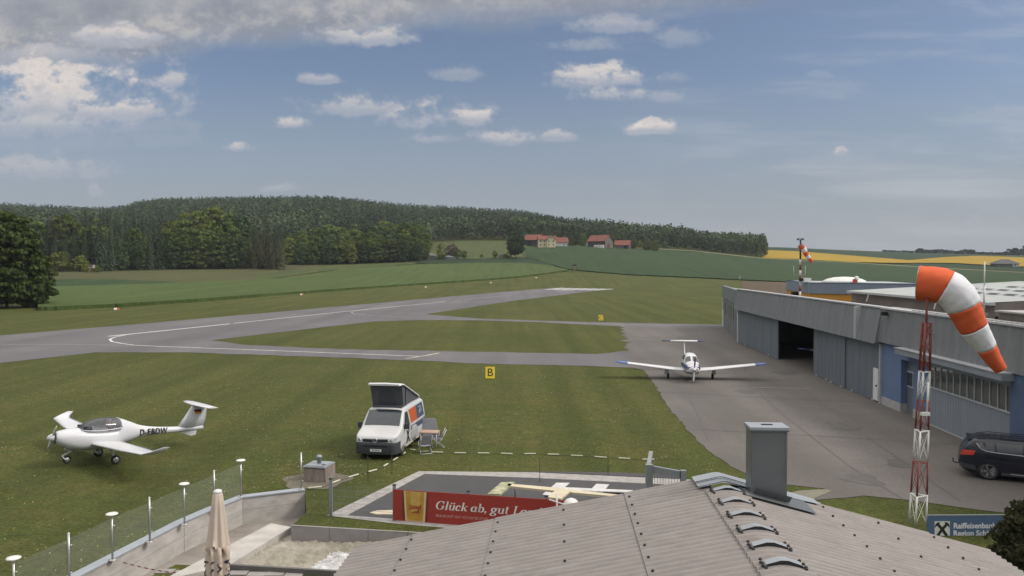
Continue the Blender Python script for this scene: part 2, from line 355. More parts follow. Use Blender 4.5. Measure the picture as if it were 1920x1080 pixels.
def ragged(pts, amp=.12, step=.7, seed=1):
    r_ = random.Random(seed); out = []
    for p, q in zip(pts[:-1], pts[1:]):
        n = max(1, min(60, int((q - p).length / step))); t = (q - p).normalized() if (q - p).length > 0 else Vector((1, 0, 0)); m_ = Vector((-t.y, t.x, 0))
        for i in range(n): out.append(p.lerp(q, i / n) + (m_ * r_.uniform(-amp, amp) if i else Vector((0, 0, 0))))
    return out + [pts[-1]]
def flat(name, pts, m, z, kind='structure'):
    o = MB().poly([(p.x, p.y, z) for p in pts], m).build(name); 
    if kind: o['kind'] = kind
    return o
# the pit of the terrace in front of the lens (clockwise), cut out of the lawn
PIT = [G(*p) for p in ((572, 918), (574, 962), (546, 986), (690, 994), (830, 1003))]
PIT += [Vector((-.2, PIT[-1].y - .3, 0)), Vector((0.5, 4, 0)), Vector((-24, 4, 0))]
W_IN = [G(150, 1080, .1), G(345, 979, .1), G(400, 955, .1), G(455, 933, .1), G(572, 919, .1)]
_d = (W_IN[1] - W_IN[0]).normalized(); W_IN.insert(0, W_IN[0] - _d * 12)
PIT += [Vector((p.x, p.y, 0)) for p in W_IN[:-1]]
# terrain: rings of a fan round the camera; the innermost disc has the pit cut out
angs = np.concatenate([np.arange(-180, -44, 4.0), np.arange(-44, 44, .22), np.arange(44, 180, 4.0)]); n_a = len(angs)
rad = np.concatenate([[70, 95, 120], np.geomspace(140, 700, 120), np.geomspace(715, 2000, 70), np.geomspace(2100, 3400, 8)])
A = np.radians(angs)[None, :]; RR = rad[:, None]
X = RR * np.sin(A); Y = RR * np.cos(A); Z = terrain(X, np.where(Y > 0, Y, 0))
vs_ = np.stack([X, Y, Z], -1).reshape(-1, 3)
fs_ = [(i * n_a + k, i * n_a + (k + 1) % n_a, (i + 1) * n_a + (k + 1) % n_a, (i + 1) * n_a + k) for i in range(len(rad) - 1) for k in range(n_a)]
tb = MB(); tb.add(vs_.tolist(), fs_, LAWN, True)
ring = [Vector((70 * math.sin(a), 70 * math.cos(a), 0)) for a in np.radians(angs)]
pp = ring + PIT; tb.add(pp, geometry.tessellate_polygon([ring, PIT]), LAWN)
ground = structure(tb.build('ground'))

def strip_field(name, top, bot, m, lift=.25, skirt=0.0, nrow=14, step=6, lo=60):
    """a field draped on the terrain between two lines followed in the photograph"""
    x0, x1 = max(top[0][0], bot[0][0]), min(top[-1][0], bot[-1][0]); n = max(2, int((x1 - x0) / step)); cols = []
    for i in range(n + 1):
        x = x0 + (x1 - x0) * i / n
        yb = np.interp(x, [p[0] for p in bot], [p[1] for p in bot]); yt = np.interp(x, [p[0] for p in top], [p[1] for p in top])
        db = depth_at(x, yb, lo); dt = max(depth_at(x, yt, lo), db + .5)
        ds = db * (dt / db) ** (np.arange(nrow + 1) / nrow); col = []
        if skirt: col.append(Vector(((x - 960) / FOCAL * db, db, tz((x - 960) / FOCAL * db, db) - .1)))
        for d in ds:
            xx = (x - 960) / FOCAL * d; col.append(Vector((xx, d, tz(xx, d) + lift)))
        cols.append(col)
    return structure(MB().grid(cols, m, not skirt).build(name))
strip_field('meadow', [(60, 505), (300, 504), (530, 497), (600, 494)], [(60, 535), (300, 533), (480, 527), (600, 503)], BROWN, .12)
strip_field('wheat_field', [(70, 525), (200, 525), (330, 530)], [(70, 542), (200, 540), (330, 533)], WHEAT, .3)
strip_field('crop_field', [(70, 543), (300, 536), (480, 528), (560, 522), (640, 507), (800, 497), (880, 495.5), (985, 495), (1030, 500), (1064, 508)],
            [(70, 583), (104, 582), (220, 576.5), (363, 567), (480, 557.5), (600, 548), (751, 537), (900, 527), (971, 521), (1030, 514), (1064, 509)], CROP, .75, .1)
strip_field('meadow', [(480, 514), (640, 498), (790, 491)], [(480, 527), (640, 505), (790, 495)], MEADOW, .2)
strip_field('wheat_field', [(780, 488), (900, 488), (990, 487), (1040, 497)], [(780, 495), (900, 494.5), (990, 494), (1040, 501)], WHEATDARK, .5)
strip_field('meadow', [(760, 455), (830, 454), (870, 452), (990, 451)], [(760, 487), (850, 487), (930, 486), (990, 484)], MEADOW, .3)
strip_field('wheat_field', [(985, 466), (1010, 463), (1080, 462), (1120, 463), (1250, 470), (1350, 477), (1430, 486), (1500, 488.5), (1600, 494), (1740, 503), (1800, 507), (1925, 513)],
            [(985, 486), (1010, 490), (1062, 506), (1090, 509), (1180, 516.5), (1350, 524), (1400, 526.5), (1500, 531), (1640, 533), (1800, 534), (1925, 535)], WHEAT, .6, .1, 20, 8)
strip_field('farm_track', [(1225, 467), (1300, 471), (1430, 485.5), (1600, 493.5), (1740, 502.5), (1925, 512.5)], [(1225, 468.2), (1300, 472.6), (1430, 487), (1600, 494.8), (1740, 504), (1925, 514)], mat('track_grass', (.13, .13, .06), .9), .75, 0, 3)
strip_field('rapeseed_field', [(1428, 470), (1500, 473), (1600, 481), (1680, 487.5), (1705, 489.5), (1720, 488)], [(1428, 486), (1500, 488), (1600, 493.5), (1680, 495), (1705, 495), (1720, 494.5)], RAPE, 1.0, 0)
strip_field('rapeseed_field', [(1720, 488), (1770, 483.5), (1830, 481), (1880, 482.5), (1925, 484.5)], [(1720, 494.5), (1790, 495), (1830, 497.5), (1880, 500.5), (1925, 502)], RAPE, 1.0, 0)
strip_field('wheat_field', [(1425, 463.5), (1500, 465.5), (1600, 470), (1700, 474.5), (1760, 476), (1925, 481)], [(1425, 470), (1500, 473), (1600, 481), (1690, 488.5), (1760, 484), (1925, 484)], WHEATDARK, .5, 0)
strip_field('wheat_field', [(1640, 498), (1720, 495), (1790, 496), (1870, 501), (1925, 503)], [(1640, 498.5), (1720, 501), (1790, 505), (1870, 508), (1925, 511)], WHEATDARK, .6, 0)
strip_field('ploughed_field', [(1392, 527.5), (1480, 530), (1600, 532)], [(1386, 545), (1480, 552), (1600, 552)], PLOUGH, .12, 0, 6)
# paved surfaces
R_BOT = [G(1148, 541.6), G(960, 564.5), G(797, 589.5), G(700, 600.5), G(560, 619), G(395, 638.5), G(290, 650), G(180, 661), G(0, 681)]
_e = (R_BOT[-1] - R_BOT[-2]).normalized()
R_TOP = [G(0, 629), G(240, 609.5), G(480, 588.5), G(700, 569), G(920, 549.5), G(1040, 539.6)]
_t = (R_TOP[0] - R_TOP[1]).normalized()
flat('runway', [R_TOP[0] + _t * 120] + R_TOP + R_BOT + [R_BOT[-1] + _e * 110], RUNWAY, .02)
C_BOT = [G(*p) for p in ((1100, 604), (900, 597.5), (797, 589.5))]
B_TOP = [G(*p) for p in ((560, 619), (700, 603), (790, 600.2), (900, 601), (1000, 604), (1165, 612))]
flat('taxiway', [G(1165, 612), G(1355, 617), G(1355, 609)] + C_BOT + [G(700, 600.5)] + B_TOP[:-1], RUNWAY, .016)
B_BOT = [G(*p) for p in ((1180, 657.5), (1120, 664), (900, 660), (640, 655), (460, 647), (395, 638.5))]
L_TOP = [G(*p) for p in ((180, 661), (350, 661), (560, 668), (720, 674), (800, 677), (900, 682), (1100, 686), (1190, 690))]
flat('taxiway', ragged(L_TOP, .2, 1.2) + ragged(B_BOT, .22, 1.2) + [G(290, 650)], RUNWAY, .016)
A_EDGE = [G(*p) for p in ((1190, 690), (1208, 695), (1228, 722), (1255, 765), (1280, 796), (1310, 830), (1340, 855), (1370, 875), (1400, 889), (1450, 905), (1548, 917), (1500, 926), (1530, 938), (1620, 930), (1700, 938), (1800, 952), (1890, 963))]
flat('apron', ragged(A_EDGE, .09, .5) + [Vector((26, 25, 0)), Vector((60, 22, 0)), Vector((60, 112, 0)), G(1355, 609), G(1355, 617)] + ragged([G(1165, 612), G(1168, 622), G(1172, 635), G(1176, 646), G(1180, 657.5)], .55, .9) , APRON, .016)
# markings
def stripe(name, pts, w, m, z=.03, dash=None):
    P = [G(x, y) for x, y in pts]; b = MB(); L, Rr = [], []
    for i, p in enumerate(P):
        t = (P[min(i + 1, len(P) - 1)] - P[max(i - 1, 0)]).normalized(); n = Vector((-t.y, t.x, 0)) * w / 2
        L.append(Vector((p.x, p.y, z)) + n); Rr.append(Vector((p.x, p.y, z)) - n)
    return structure(b.grid([L, Rr], m, False).build(name))
stripe('centre_line', [(203, 631), (320, 619), (432, 607.3)], .62, WHITELINE)
stripe('centre_line', [(438, 606.6), (640, 585), (835, 566)], .42, WHITELINE)
stripe('centre_line', [(870, 562), (960, 553.5)], .4, DULLLINE)
stripe('taxi_line', [(262, 625.4), (238, 628), (218, 632), (209, 635), (206, 637.3), (210, 641), (226, 644), (250, 647.5), (300, 650), (450, 655.5), (620, 662), (785, 668.5)], .27, WHITELINE)
stripe('taxi_line', [(690, 580.6), (672, 582.6), (661, 584.6), (659, 586), (664, 588.5), (684, 591), (740, 594), (820, 597.5), (900, 600), (1100, 606.5), (1300, 612)], .22, DULLLINE)
stripe('taxi_line', [(0, 646), (120, 646), (240, 648)], .2, DULLLINE)
for k in range(2): stripe('holding_line', [(760 + k * 4, 673 - k * .2), (800 + k * 4, 666.6), (822 + k * 3, 662.3)], .16, CREAMLINE)
for k in range(7): 
    a = 1024 + k * 15.5; stripe('threshold_bar', [(a, 543.2 + k * .18), (a + 32, 539.9 + k * .32)], 1.7, WHITELINE)
stripe('threshold_bar', [(1046, 545.4), (1076, 544.2)], .8, WHITELINE)
stripe('parking_line', [(1412, 727), (1520, 729)], .12, DULLLINE, .026)
SEAM = mat('tar_seam', (.098, .09, .084), .8, 0, .2, .5)
for pts, w in (([(1236, 735), (1400, 744), (1560, 752), (1650, 757)], .07), ([(1290, 805), (1420, 812), (1600, 822), (1800, 835)], .07), ([(1330, 640), (1372, 690), (1470, 780), (1600, 880), (1690, 935)], .06), ([(1240, 660), (1300, 760), (1330, 830)], .05), ([(1450, 690), (1640, 830), (1800, 940)], .06), ([(1190, 640), (1300, 643), (1385, 648)], .08),
               ([(300, 640), (420, 620), (620, 597), (860, 571)], .10), ([(150, 658), (330, 634), (560, 607), (800, 580)], .10)): stripe('tar_seam', pts, w, SEAM, .024)
for i, (x, y, rx) in enumerate(((1400, 735, .7), (1470, 700, .9), (1580, 800, .8), (1690, 870, .6), (1345, 700, .5), (1620, 900, .7))):
    c_ = G(x, y); structure(MB().poly([(c_.x + rx * (1 + .3 * math.sin(3 * a + i)) * math.cos(a), c_.y + rx * 1.3 * math.sin(a), .0225) for a in np.linspace(0, 6.28, 22)[:-1]], mat('oil_stain', (.085, .078, .072), .7, 0, .2, 2)).build('oil_stain'))
# signal square: dark pad inside a kerb of pale paving
flat('signal_square', [G(*p) for p in ((612, 967), (785, 884), (1000, 886), (1300, 900), (1420, 1000), (1300, 1030), (738, 982))], mat('pale_paving', (.30, .285, .27), .85, 0, .22, 3), .012)
flat('signal_square', [G(*p) for p in ((652, 967), (796, 889.5), (1000, 897), (1300, 912), (1350, 970), (1250, 1010), (740, 973))], PAD, .024)
flat('signal_square', [G(*p) for p in ((960, 884.4), (1150, 886.5), (1285, 892), (1285, 899), (1000, 885.8))], PAD, .024)
flat('gravel_path', [G(*p) for p in ((1478, 926), (1500, 921), (1548, 918.5), (1560, 922), (1522, 938), (1480, 945))], TRACKMAT, .03)
# terrace
PAVE = mat('terrace_paving', (.24, .215, .19), .9, 0, .25, .9, .3, 14)
CONC = mat('concrete', (.40, .375, .345), .85, 0, .2, 1.4, .12, 25, stretch=(1, 1, 2.5))
CONCD = mat('concrete_grey', (.25, .235, .225), .85, 0, .14, 1.5, .1, 25)
flat('terrace', [Vector((p.x, p.y, 0)) for p in (Vector((-26, 3, 0)), Vector((3, 3, 0)), Vector((3, 27, 0)), Vector((-7, 31, 0)), Vector((-16, 31, 0)), Vector((-26, 12, 0)))], PAVE, -.85)
# ------------------------------------------------------------------ hangar
STEEL = mat('grey_sheet_steel', (.185, .192, .20), .55, .2, .12, .6, .05, 6, stretch=(3, 3, .4))
DOORBLUE = mat('blue_grey_door', (.138, .160, .182), .6, .1, .09, .5, stretch=(2, 2, .6))
GREENGREY = mat('green_grey_panel', (.17, .19, .185), .6, .1, .1, .5)
WALLBLUE = mat('blue_render', (.115, .165, .28), .8, 0, .08, .7)
COLBLUE = mat('dark_blue_paint', (.07, .105, .18), .7)
GREYWALL = mat('ribbed_grey_wall', (.22, .245, .275), .6, .1, .08, .4, stretch=(2, 2, .5))
WHITE = mat('white_paint', (.62, .62, .61), .5, 0, .05)
DARK = mat('dark_rubber', (.022, .022, .024), .7)
BLACK = mat('black_paint', (.012, .012, .014), .5)
TRIM = mat('pale_trim', (.45, .46, .47), .5, .3)
ROOFGREY = mat('flat_roof_gravel', (.25, .24, .22), .95, 0, .2, 1.2)
SHEETPALE = mat('pale_roof_sheet', (.34, .355, .345), .7, 0, .12, .35)
WEATHERED = mat('weathered_brown_concrete', (.155, .135, .118), .9, 0, .25, .5, .2, 9, stretch=(1, 1, .3))
WINDOW = mat('window_glass', (.05, .062, .062), .06, 0, .2, .2, spec=.9)
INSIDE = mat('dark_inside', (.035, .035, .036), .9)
PLINTH = mat('pale_plinth', (.34, .33, .32), .9)
HA, HB = G(1385, 642), G(1820, 829); HD = (HB - HA).normalized(); HN = Vector((-HD.y, HD.x, 0)); HN = -HN if HN.x > 0 else HN
hangar = thing('hangar', 'long grey and blue aircraft hangar along the apron with an open door bay', 'hangar', HA, math.atan2(HD.y, HD.x))
TO_H = Matrix.Translation(HA) @ Matrix.Rotation(math.atan2(HD.y, HD.x), 4, 'Z'); TO_HI = TO_H.inverted()     # local x along the front (towards the lens), local y into the building
IN = 1 if (TO_HI.to_3x3() @ HN).y < 0 else -1
def hp(x, y, back=0.0): return TO_HI @ on_plane(x, y, HA - HN * back, HN)
def hs(x): return hp(x, 700).x
def slab(b, s0, s1, z0, z1, out, back, m):
    """box on the front: out and back are distances before and behind the front plane"""
    y0, y1 = -out * IN, back * IN; return b.box(((s0 + s1) / 2, (y0 + y1) / 2, (z0 + z1) / 2), (abs(s1 - s0), abs(y1 - y0), z1 - z0), m)
S_END = hs(1905) + 16; DZ = 3.75; TOP = 5.75; DEEP = 12; ZB = 3.85
S1, S2, S3, S4, S5 = (hs(v) for v in (1460, 1526, 1556.5, 1588, 1655))
def door_panel(a, z, c, seams, out):
    b = MB(); slab(b, a + .02, z - .02, .04, DZ, out, -out + .09, DOORBLUE)
    for k in range(seams): s = a + (z - a) * (k + 1) / (seams + 1); slab(b, s - .012, s + .012, .06, DZ - .02, out + .012, -out - .002, GREENGREY)
    for e in (a + .06, z - .06): slab(b, e - .05, e + .05, .05, DZ - .01, out + .02, -out - .004, STEEL)
    for k in (.2, .8): slab(b, a + (z - a) * k - .12, a + (z - a) * k + .12, .016, .12, out + .05, -out - .01, TRIM)
    return b.build('door', hangar)
door_panel(0.25, S1, None, 5, .08)
door_panel(S2, S3, None, 3, .02); door_panel(S3, S4, None, 3, .14); dmain = door_panel(S4, S5 - .15, None, 4, .05)
b = MB(); w0, w1 = hs(1641.5), hs(1650.5); slab(b, w0, w1, .12, 2.05, .14, -.07, WHITE); b.build('wicket_door', dmain)
b = MB(); slab(b, w1 - .22, w1 - .12, .98, 1.08, .2, -.14, BLACK); b.build('handle', dmain)
# corner post and end wall with slit windows
HC = TO_HI @ G(1355, 611); ed = Vector((HC.x, HC.y, 0)); en = Vector((-ed.y, ed.x, 0)).normalized(); L_end = ed.length; ed.normalize()
en = en if en.dot(Vector((0, -IN, 0))) > 0 or en.y * IN < 0 else -en
b = MB()
def endbox(t0, t1, z0, z1, o0, o1, m):
    c = ed * ((t0 + t1) / 2) + en * ((o0 + o1) / 2); Mx = Matrix((ed, en, Vector((0, 0, 1)))).transposed()
    b.box((c.x, c.y, (z0 + z1) / 2), (t1 - t0, abs(o1 - o0), z1 - z0), m, Mx)
endbox(.1, L_end, 0, 4.0, -.3, 0, STEEL); endbox(-.05, L_end + .05, 4.0, TOP - .15, -.3, .1, GREENGREY); endbox(L_end - .2, L_end + .06, 0, 4.0, -.3, .08, WHITE)
for k in range(9): endbox(1.3 + k * (L_end - 2) / 9, 1.36 + k * (L_end - 2) / 9, .02, 3.98, 0, .03, GREENGREY)
b.build('end_wall', hangar)
for k in range(5):
    b = MB(); t = L_end * (.28 + .13 * k); endbox(t, t + .45, 1.9, 3.5, -.02, .05, WINDOW); b.build('window', hangar)
b = MB(); endbox(L_end - 1.3, L_end - .45, .02, 2.2, 0, .06, WHITE); b.build('side_door', hangar)
b = MB(); slab(b, -.02, .22, 0, DZ, .16, .2, WHITE); b.build('door_frame', hangar)
b = MB(); slab(b, S5 - .13, S5 + .02, 0, DZ, .18, .2, TRIM); b.build('door_frame', hangar)
# ribbed fascia in two lengths
def fascia(a, z, z0, z1, lo, hi, name='fascia'):
    b = MB(); n = int((z - a) / .085); prof = []
    for k in range(n + 1):
        s = a + (z - a) * k / n; r = .035 if k % 7 == 0 else (.02 if k % 7 in (1, 6) else 0.0); prof.append((s, r))
    P = [[Vector((s, -(lo + r) * IN, z0)) for s, r in prof], [Vector((s, -(hi + r) * IN, z1)) for s, r in prof]]
    b.grid(P, STEEL, False)
    slab(b, a, z, z0 - .002, z0 + .05, lo - .01, 0, STEEL); slab(b, a - .05, z + .05, z1 - .02, z1 + .07, hi + .1, .25, TRIM)
    for e in (a, z): b.poly([(e, 0, z0), (e, -lo * IN, z0), (e, -hi * IN, z1), (e, .2 * IN, z1)], STEEL)
    return b.build(name, hangar)
fascia(0.0, S5 + .1, 3.62, TOP, .55, .15); fascia(S5 + .1, S_END, 3.75, TOP - .03, .30, .12)
b = MB(); sl = hs(1617); slab(b, sl, sl + .35, 3.66, TOP - .05, .58, -.2, TRIM); b.build('downpipe', hangar)
# security lamp on the fascia
b = MB(); c = hp(1658, 588, -.4); b.box((c.x, c.y, c.z), (.3, .3, .22), BLACK); b.tube([(c.x, c.y + .3 * IN, c.z - .1), (c.x, c.y, c.z)], .04, BLACK); b.build('lamp', hangar)
# blue bay: wall, recessed door, canopy, window band, ribbed wall, blue column
R0, R1 = hs(1691), hs(1715); V0, V1 = hs(1742), hs(1905)
b = MB()
slab(b, S5 + .02, R0, .5, 3.8, .05, .3, WALLBLUE); slab(b, R1, V0, .5, 3.8, .05, .3, WALLBLUE); slab(b, R0, R1, 3.0, 3.8, .05, .3, WALLBLUE)
slab(b, S5 + .02, R0 + .01, 0, .5, .07, .3, PLINTH); slab(b, R1, V0, 0, .5, .07, .3, PLINTH); slab(b, V1, S_END, 0, 3.8, .22, .3, COLBLUE)
b.build('blue_wall', hangar)
b = MB(); slab(b, R0 - .1, R1 + .1, .02, 2.98, -.3, .36, DOORBLUE); dr = b.build('recessed_door', hangar)
b = MB(); slab(b, R0 + .1, R1 - .1, 1.55, 2.3, -.27, .3, WINDOW); slab(b, R0 + .08, R1 - .08, 2.3, 2.38, -.25, .3, TRIM); slab(b, R0 + .08, R1 - .08, 1.48, 1.55, -.25, .3, TRIM); slab(b, (R0 + R1) / 2 - .03, (R0 + R1) / 2 + .03, 1.55, 2.3, -.25, .3, TRIM); b.build('door_window', dr)
b = MB(); slab(b, hs(1703), V1 + .3, 3.42, 3.72, .75, -.05, GREYWALL); slab(b, hs(1703), V1 + .3, 3.72, 3.76, .8, -.05, TRIM); b.build('canopy', hangar)
zw = hp(1745, 707).z; zt = hp(1745, 673).z; zw, zt = 1.95, 3.1
b = MB()
n = 90; prof = [(V0 + (V1 - V0) * k / n, .045 if k % 3 == 0 else 0.0) for k in range(n + 1)]
b.grid([[Vector((s, -(.02 + r) * IN, 0.05)) for s, r in prof], [Vector((s, -(.02 + r) * IN, zw)) for s, r in prof]], GREYWALL, False)
slab(b, V0, V1, zw, zw + .06, .1, .1, TRIM); slab(b, V0, V1, 0, .05, .1, .1, PLINTH); slab(b, V0, V1, zt, 3.42, .04, .2, GREYWALL); b.build('ribbed_wall', hangar)
for k in range(12):
    a = V0 + (V1 - V0) * k / 12; z = V0 + (V1 - V0) * (k + 1) / 12
    b = MB(); slab(b, a + .02, z - .02, zw + .06, zt, 0, .05, WINDOW); w = b.build('window', hangar)
    b = MB(); slab(b, a - .02, a + .035, zw + .06, zt, .04, .02, TRIM); b.build('window_frame', w)
# shell: back, ends, floor of the open bay, roof
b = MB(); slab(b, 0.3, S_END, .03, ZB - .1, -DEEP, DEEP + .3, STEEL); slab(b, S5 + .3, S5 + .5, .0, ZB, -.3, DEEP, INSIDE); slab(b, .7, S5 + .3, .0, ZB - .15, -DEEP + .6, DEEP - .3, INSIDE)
for e in (.45, S_END - .15): b.poly([(e, .3 * IN, 0), (e, .3 * IN, 5.4), (e, DEEP * IN, ZB - .12), (e, DEEP * IN, 0)], STEEL, .15, Vector((1, 0, 0)))
slab(b, S1, S2, DZ, 5.3, -.02, .3, STEEL); b.build('inner_wall', hangar)
b = MB(); ea = ed * L_end
b.poly([(S_END, .26 * IN, 5.5), (.05, .26 * IN, 5.5), (ea.x + .1, ea.y + .3 * IN, 5.45), (ea.x + .6, DEEP * IN, ZB), (S_END, (DEEP + .3) * IN, ZB)], ROOFGREY, .12)
slab(b, hs(1600), S_END, 5.5, 5.7, -1.0, 1.25, PLINTH); slab(b, hs(1610), S_END, 5.4, 5.62, -2.0, 2.2, TRIM)
roof = b.build('roof', hangar)
# raised roof of the hall behind
back = 4.0; P0 = hp(1597, 546, back); sR = hp(1866, 577, back).x; zE = 6.25; zR = 7.0; ridge = back + 13
b = MB()
def hl(s, y, z): return Vector((s, y * IN, z))
for a, z in ((P0.x, sR),):
    b.add([hl(a, back, 4.2), hl(z, back, 4.2), hl(z, back, zE), hl(a, back, zE)], [(0, 1, 2, 3)], WEATHERED)
    b.poly([hl(a, back, 3.5), hl(a, back, zE), hl(a, ridge, zR), hl(a, ridge + 13, zE), hl(a, ridge + 13, 0)], WEATHERED)
    z2 = S_END; b.add([hl(a - .25, back - .3, zE + .03), hl(z, back - .3, zE + .03), hl(z, ridge, zR + .05), hl(a - .25, ridge, zR + .05)], [(0, 1, 2, 3)], SHEETPALE)
    b.add([hl(z, back + 2.5, zE + .2), hl(z2, back + 2.5, zE + .2), hl(z2, ridge, zR + .05), hl(z, ridge, zR + .05)], [(0, 1, 2, 3)], SHEETPALE)
    b.add([hl(a - .25, ridge, zR + .05), hl(z2, ridge, zR + .05), hl(z2, ridge + 13, zE), hl(a - .25, ridge + 13, zE)], [(0, 1, 2, 3)], SHEETPALE)
    slab(b, a - .26, z, zE - .12, zE + .028, -back + .3, back, TRIM); b.add([hl(z, back, 5.55), hl(z, back + 2.5, 5.55), hl(z, back + 2.5, zE + .2), hl(z, back, zE)], [(0, 1, 2, 3)], WEATHERED)
    b.add([hl(z, back + 2.5, 5.55), hl(z2, back + 2.5, 5.55), hl(z2, back + 2.5, zE + .2), hl(z, back + 2.5, zE + .2)], [(0, 1, 2, 3)], WEATHERED)
for x in (1636, 1765): s = hp(x, 560, back).x; b.bar(hl(s, back - .25, zE - .1), hl(s + .2, back - .5, 5.6), .1, .1, PLINTH)
b.build('raised_roof', roof)
b = MB(); s0 = hp(1868, 577, 2.2).x; slab(b, s0, S_END, 5.62, 5.98, -2.3, 4.2, WEATHERED); slab(b, s0 - .15, S_END, 5.98, 6.06, -2.2, 4.2, PLINTH); b.build('parapet', roof)
b = MB()
for s in np.arange(S5 + 4, S_END, .4): slab(b, s, s + .3, 5.75, 5.84, .05, .12, PLINTH)
b.build('snow_guard', roof)
# dark modules lying in loose rows on the pale roof
for r_ in range(3):
    for k in range(8):
        s = hp(1790, 555, back + 5).x + k * 1.9 + r_ * .6; y = back + 3.2 + r_ * 2.3; z = zE + (zR - zE) * (y - back) / (ridge - back) + .1; bb = MB()
        bb.add([hl(s, y, z), hl(s + 1.3, y, z), hl(s + 1.3, y + .35, z + .05), hl(s, y + .35, z + .05)], [(0, 1, 2, 3)], BLACK); bb.build('roof_module', roof)
# whip aerial on the roof
p = D(1711, 584, (HA - HN * 3.5 + HD * hs(1711)).y); p0 = TO_H @ hl(hs(1711) + 1, 3.2, 5.62)
b = MB(); tp = D(1712, 490, p0.y); b.tube([(0, 0, 0), (0, 0, .55 * (tp.z - p0.z))], .05, TRIM, 8); b.tube([(0, 0, .5 * (tp.z - p0.z)), (0, 0, tp.z - p0.z)], .03, WHITE, 8); b.box((0, 0, .06), (.3, .3, .12), STEEL)
tag(b.build('radio_aerial', None, p0), 'thin white whip aerial standing on the hangar roof left of the big windsock', 'aerial')
# hall beyond with blue-grey fascia above an orange wall
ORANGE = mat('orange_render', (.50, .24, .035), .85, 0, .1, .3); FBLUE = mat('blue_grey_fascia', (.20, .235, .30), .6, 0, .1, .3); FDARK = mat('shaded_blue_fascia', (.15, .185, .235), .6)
q1, q2, q0 = D(1517, 531, 128), D(1745, 538, 118), D(1474, 531, 150); base = Vector((q1.x, q1.y, 0))
hall = thing('hall', 'flat roofed hall with orange walls and blue grey fascia behind the hangar', 'building', base)
o1, o2, o0 = Vector((0, 0, 0)), Vector((q2.x, q2.y, 0)) - base, Vector((q0.x, q0.y, 0)) - base; o3 = o2 + o0
zf0, zf1 = 3.9, 5.55
def ringwall(b, pts, z0, z1, m):
    for i in range(len(pts)):
        a, c = pts[i], pts[(i + 1) % len(pts)]; b.add([(a.x, a.y, z0), (c.x, c.y, z0), (c.x, c.y, z1), (a.x, a.y, z1)], [(0, 1, 2, 3)], m)
cen = (o1 + o2 + o3 + o0) / 4
def grow(pts, k): return [cen + (p - cen) * k for p in pts]
b = MB(); ringwall(b, grow([o1, o2, o3, o0], .985), 0, zf0, ORANGE); b.build('wall', hall)
b = MB(); Q = [o1, o2, o3, o0]; ringwall(b, Q, zf0, zf1, FBLUE); b.poly([(p.x, p.y, zf0) for p in Q], FDARK); b.build('fascia', hall)
b = MB(); ringwall(b, grow(Q, 1.004), zf1, zf1 + .14, COLBLUE); b.poly([(p.x, p.y, zf1 + .05) for p in Q], SHEETPALE); rf = b.build('roof', hall)
b = MB(); b.box((.6, 3, zf1 + .45), (1.3, 1.2, .7), WHITE); b.build('roof_unit', rf)
b = MB(); e = (D(1583, 530, 133) - base); b.lathe([(3.6, 0), (3.3, .28), (2.6, .6), (1.5, .84), (.3, .92)], mat('white_fabric', (.62, .63, .60), .7), 24, (e.x, e.y, zf1 + .06)); b.build('skylight_dome', rf)
b = MB(); e = (D(1606, 530, 129) - base); b.lathe([(.1, 0), (.16, .3), (.32, .5), (.36, .72), (.3, .95), (.06, 1.08)], WHITE, 14, (e.x, e.y, zf1 + .06)); b.box((e.x - .25, e.y, zf1 + .35), (.6, .5, .6), mat('signal_red', (.34, .05, .035), .6)); b.build('beacon', rf)
b = MB(); e = D(1489, 548, 139) - base; b.box((e.x, e.y - .6, 3.2), (1.2, 1.0, 1.3), BLACK); b.build('lamp_housing', hall)

# ------------------------------------------------------------------ club house under the lens: corrugated roof, ridge vents, chimney
FIBRE = mat('fibre_cement', (.245, .222, .208), .9, 0, .13, 2.6, .25, 40, stretch=(.8, 3, 1))
FIBREOLD = FIBRE
ZINC = mat('zinc_sheet', (.32, .34, .36), .5, .4, .1, 1.5)
SLATEGREY = mat('grey_coated_steel', (.135, .145, .15), .45, .3, .05, 1.0)
apex = Vector((3.95, 15.35, 4.095)); rr = Vector((85 / 1500, 1, 0)).normalized(); uu = Vector((-rr.y, rr.x, 0)); ANGS = {-1: math.atan(.208), 1: math.atan(.252)}; ANG = ANGS[1]
club = thing('club_house', 'club house below the lens with pale corrugated roof, ridge vents and grey chimney', 'building', (apex.x, apex.y, -.85), math.atan2(uu.y, uu.x) - math.pi)
# local: x to the right across the ridge, -y towards the lens, z up from the terrace
ZA = apex.z + .85; LEN = 13.0; PT, AMP = .177, .031
def rp(side, t, v, h=0.0): g = ANGS[side]; return Vector((side * (t * math.cos(g) + h * math.sin(g)), -v, ZA - t * math.sin(g) + h * math.cos(g)))
def roof_sheet(b, side, t0, t1, lift, m, end=LEN):
    n = int(end / PT * 8); rows = []
    for t in (t0, t0 + .004, (t0 + t1) / 2, t1):
        row = []
        for k in range(n + 1):
            v = k * PT / 8; h = AMP * math.cos(2 * math.pi * v / PT) + lift + (.0 if t > t0 else 0)
            row.append(rp(side, t, v, h))
        rows.append(row)
    b.grid(rows, m, True)
    low = [Vector((p.x, p.y, p.z - .03)) for p in rows[-1]]; b.grid([rows[-1], low], DARK, True)
b = MB()
for t0, t1, l in ((5.95, 7.25, 0), (4.25, 6.05, .02), (1.68, 4.37, .035), (.2, 1.80, .052)): roof_sheet(b, -1, t0, t1, l, FIBRE)
for t0, t1, l in ((4.0, 5.3, .0), (1.9, 4.12, .02), (.2, 2.02, .045)): roof_sheet(b, 1, t0, t1, l, FIBRE)
def screw(side, t, v, h): c = rp(side, t, v, h); b.lathe([(.022, 0), (.026, .012), (.012, .03)], DARK, 6, c)
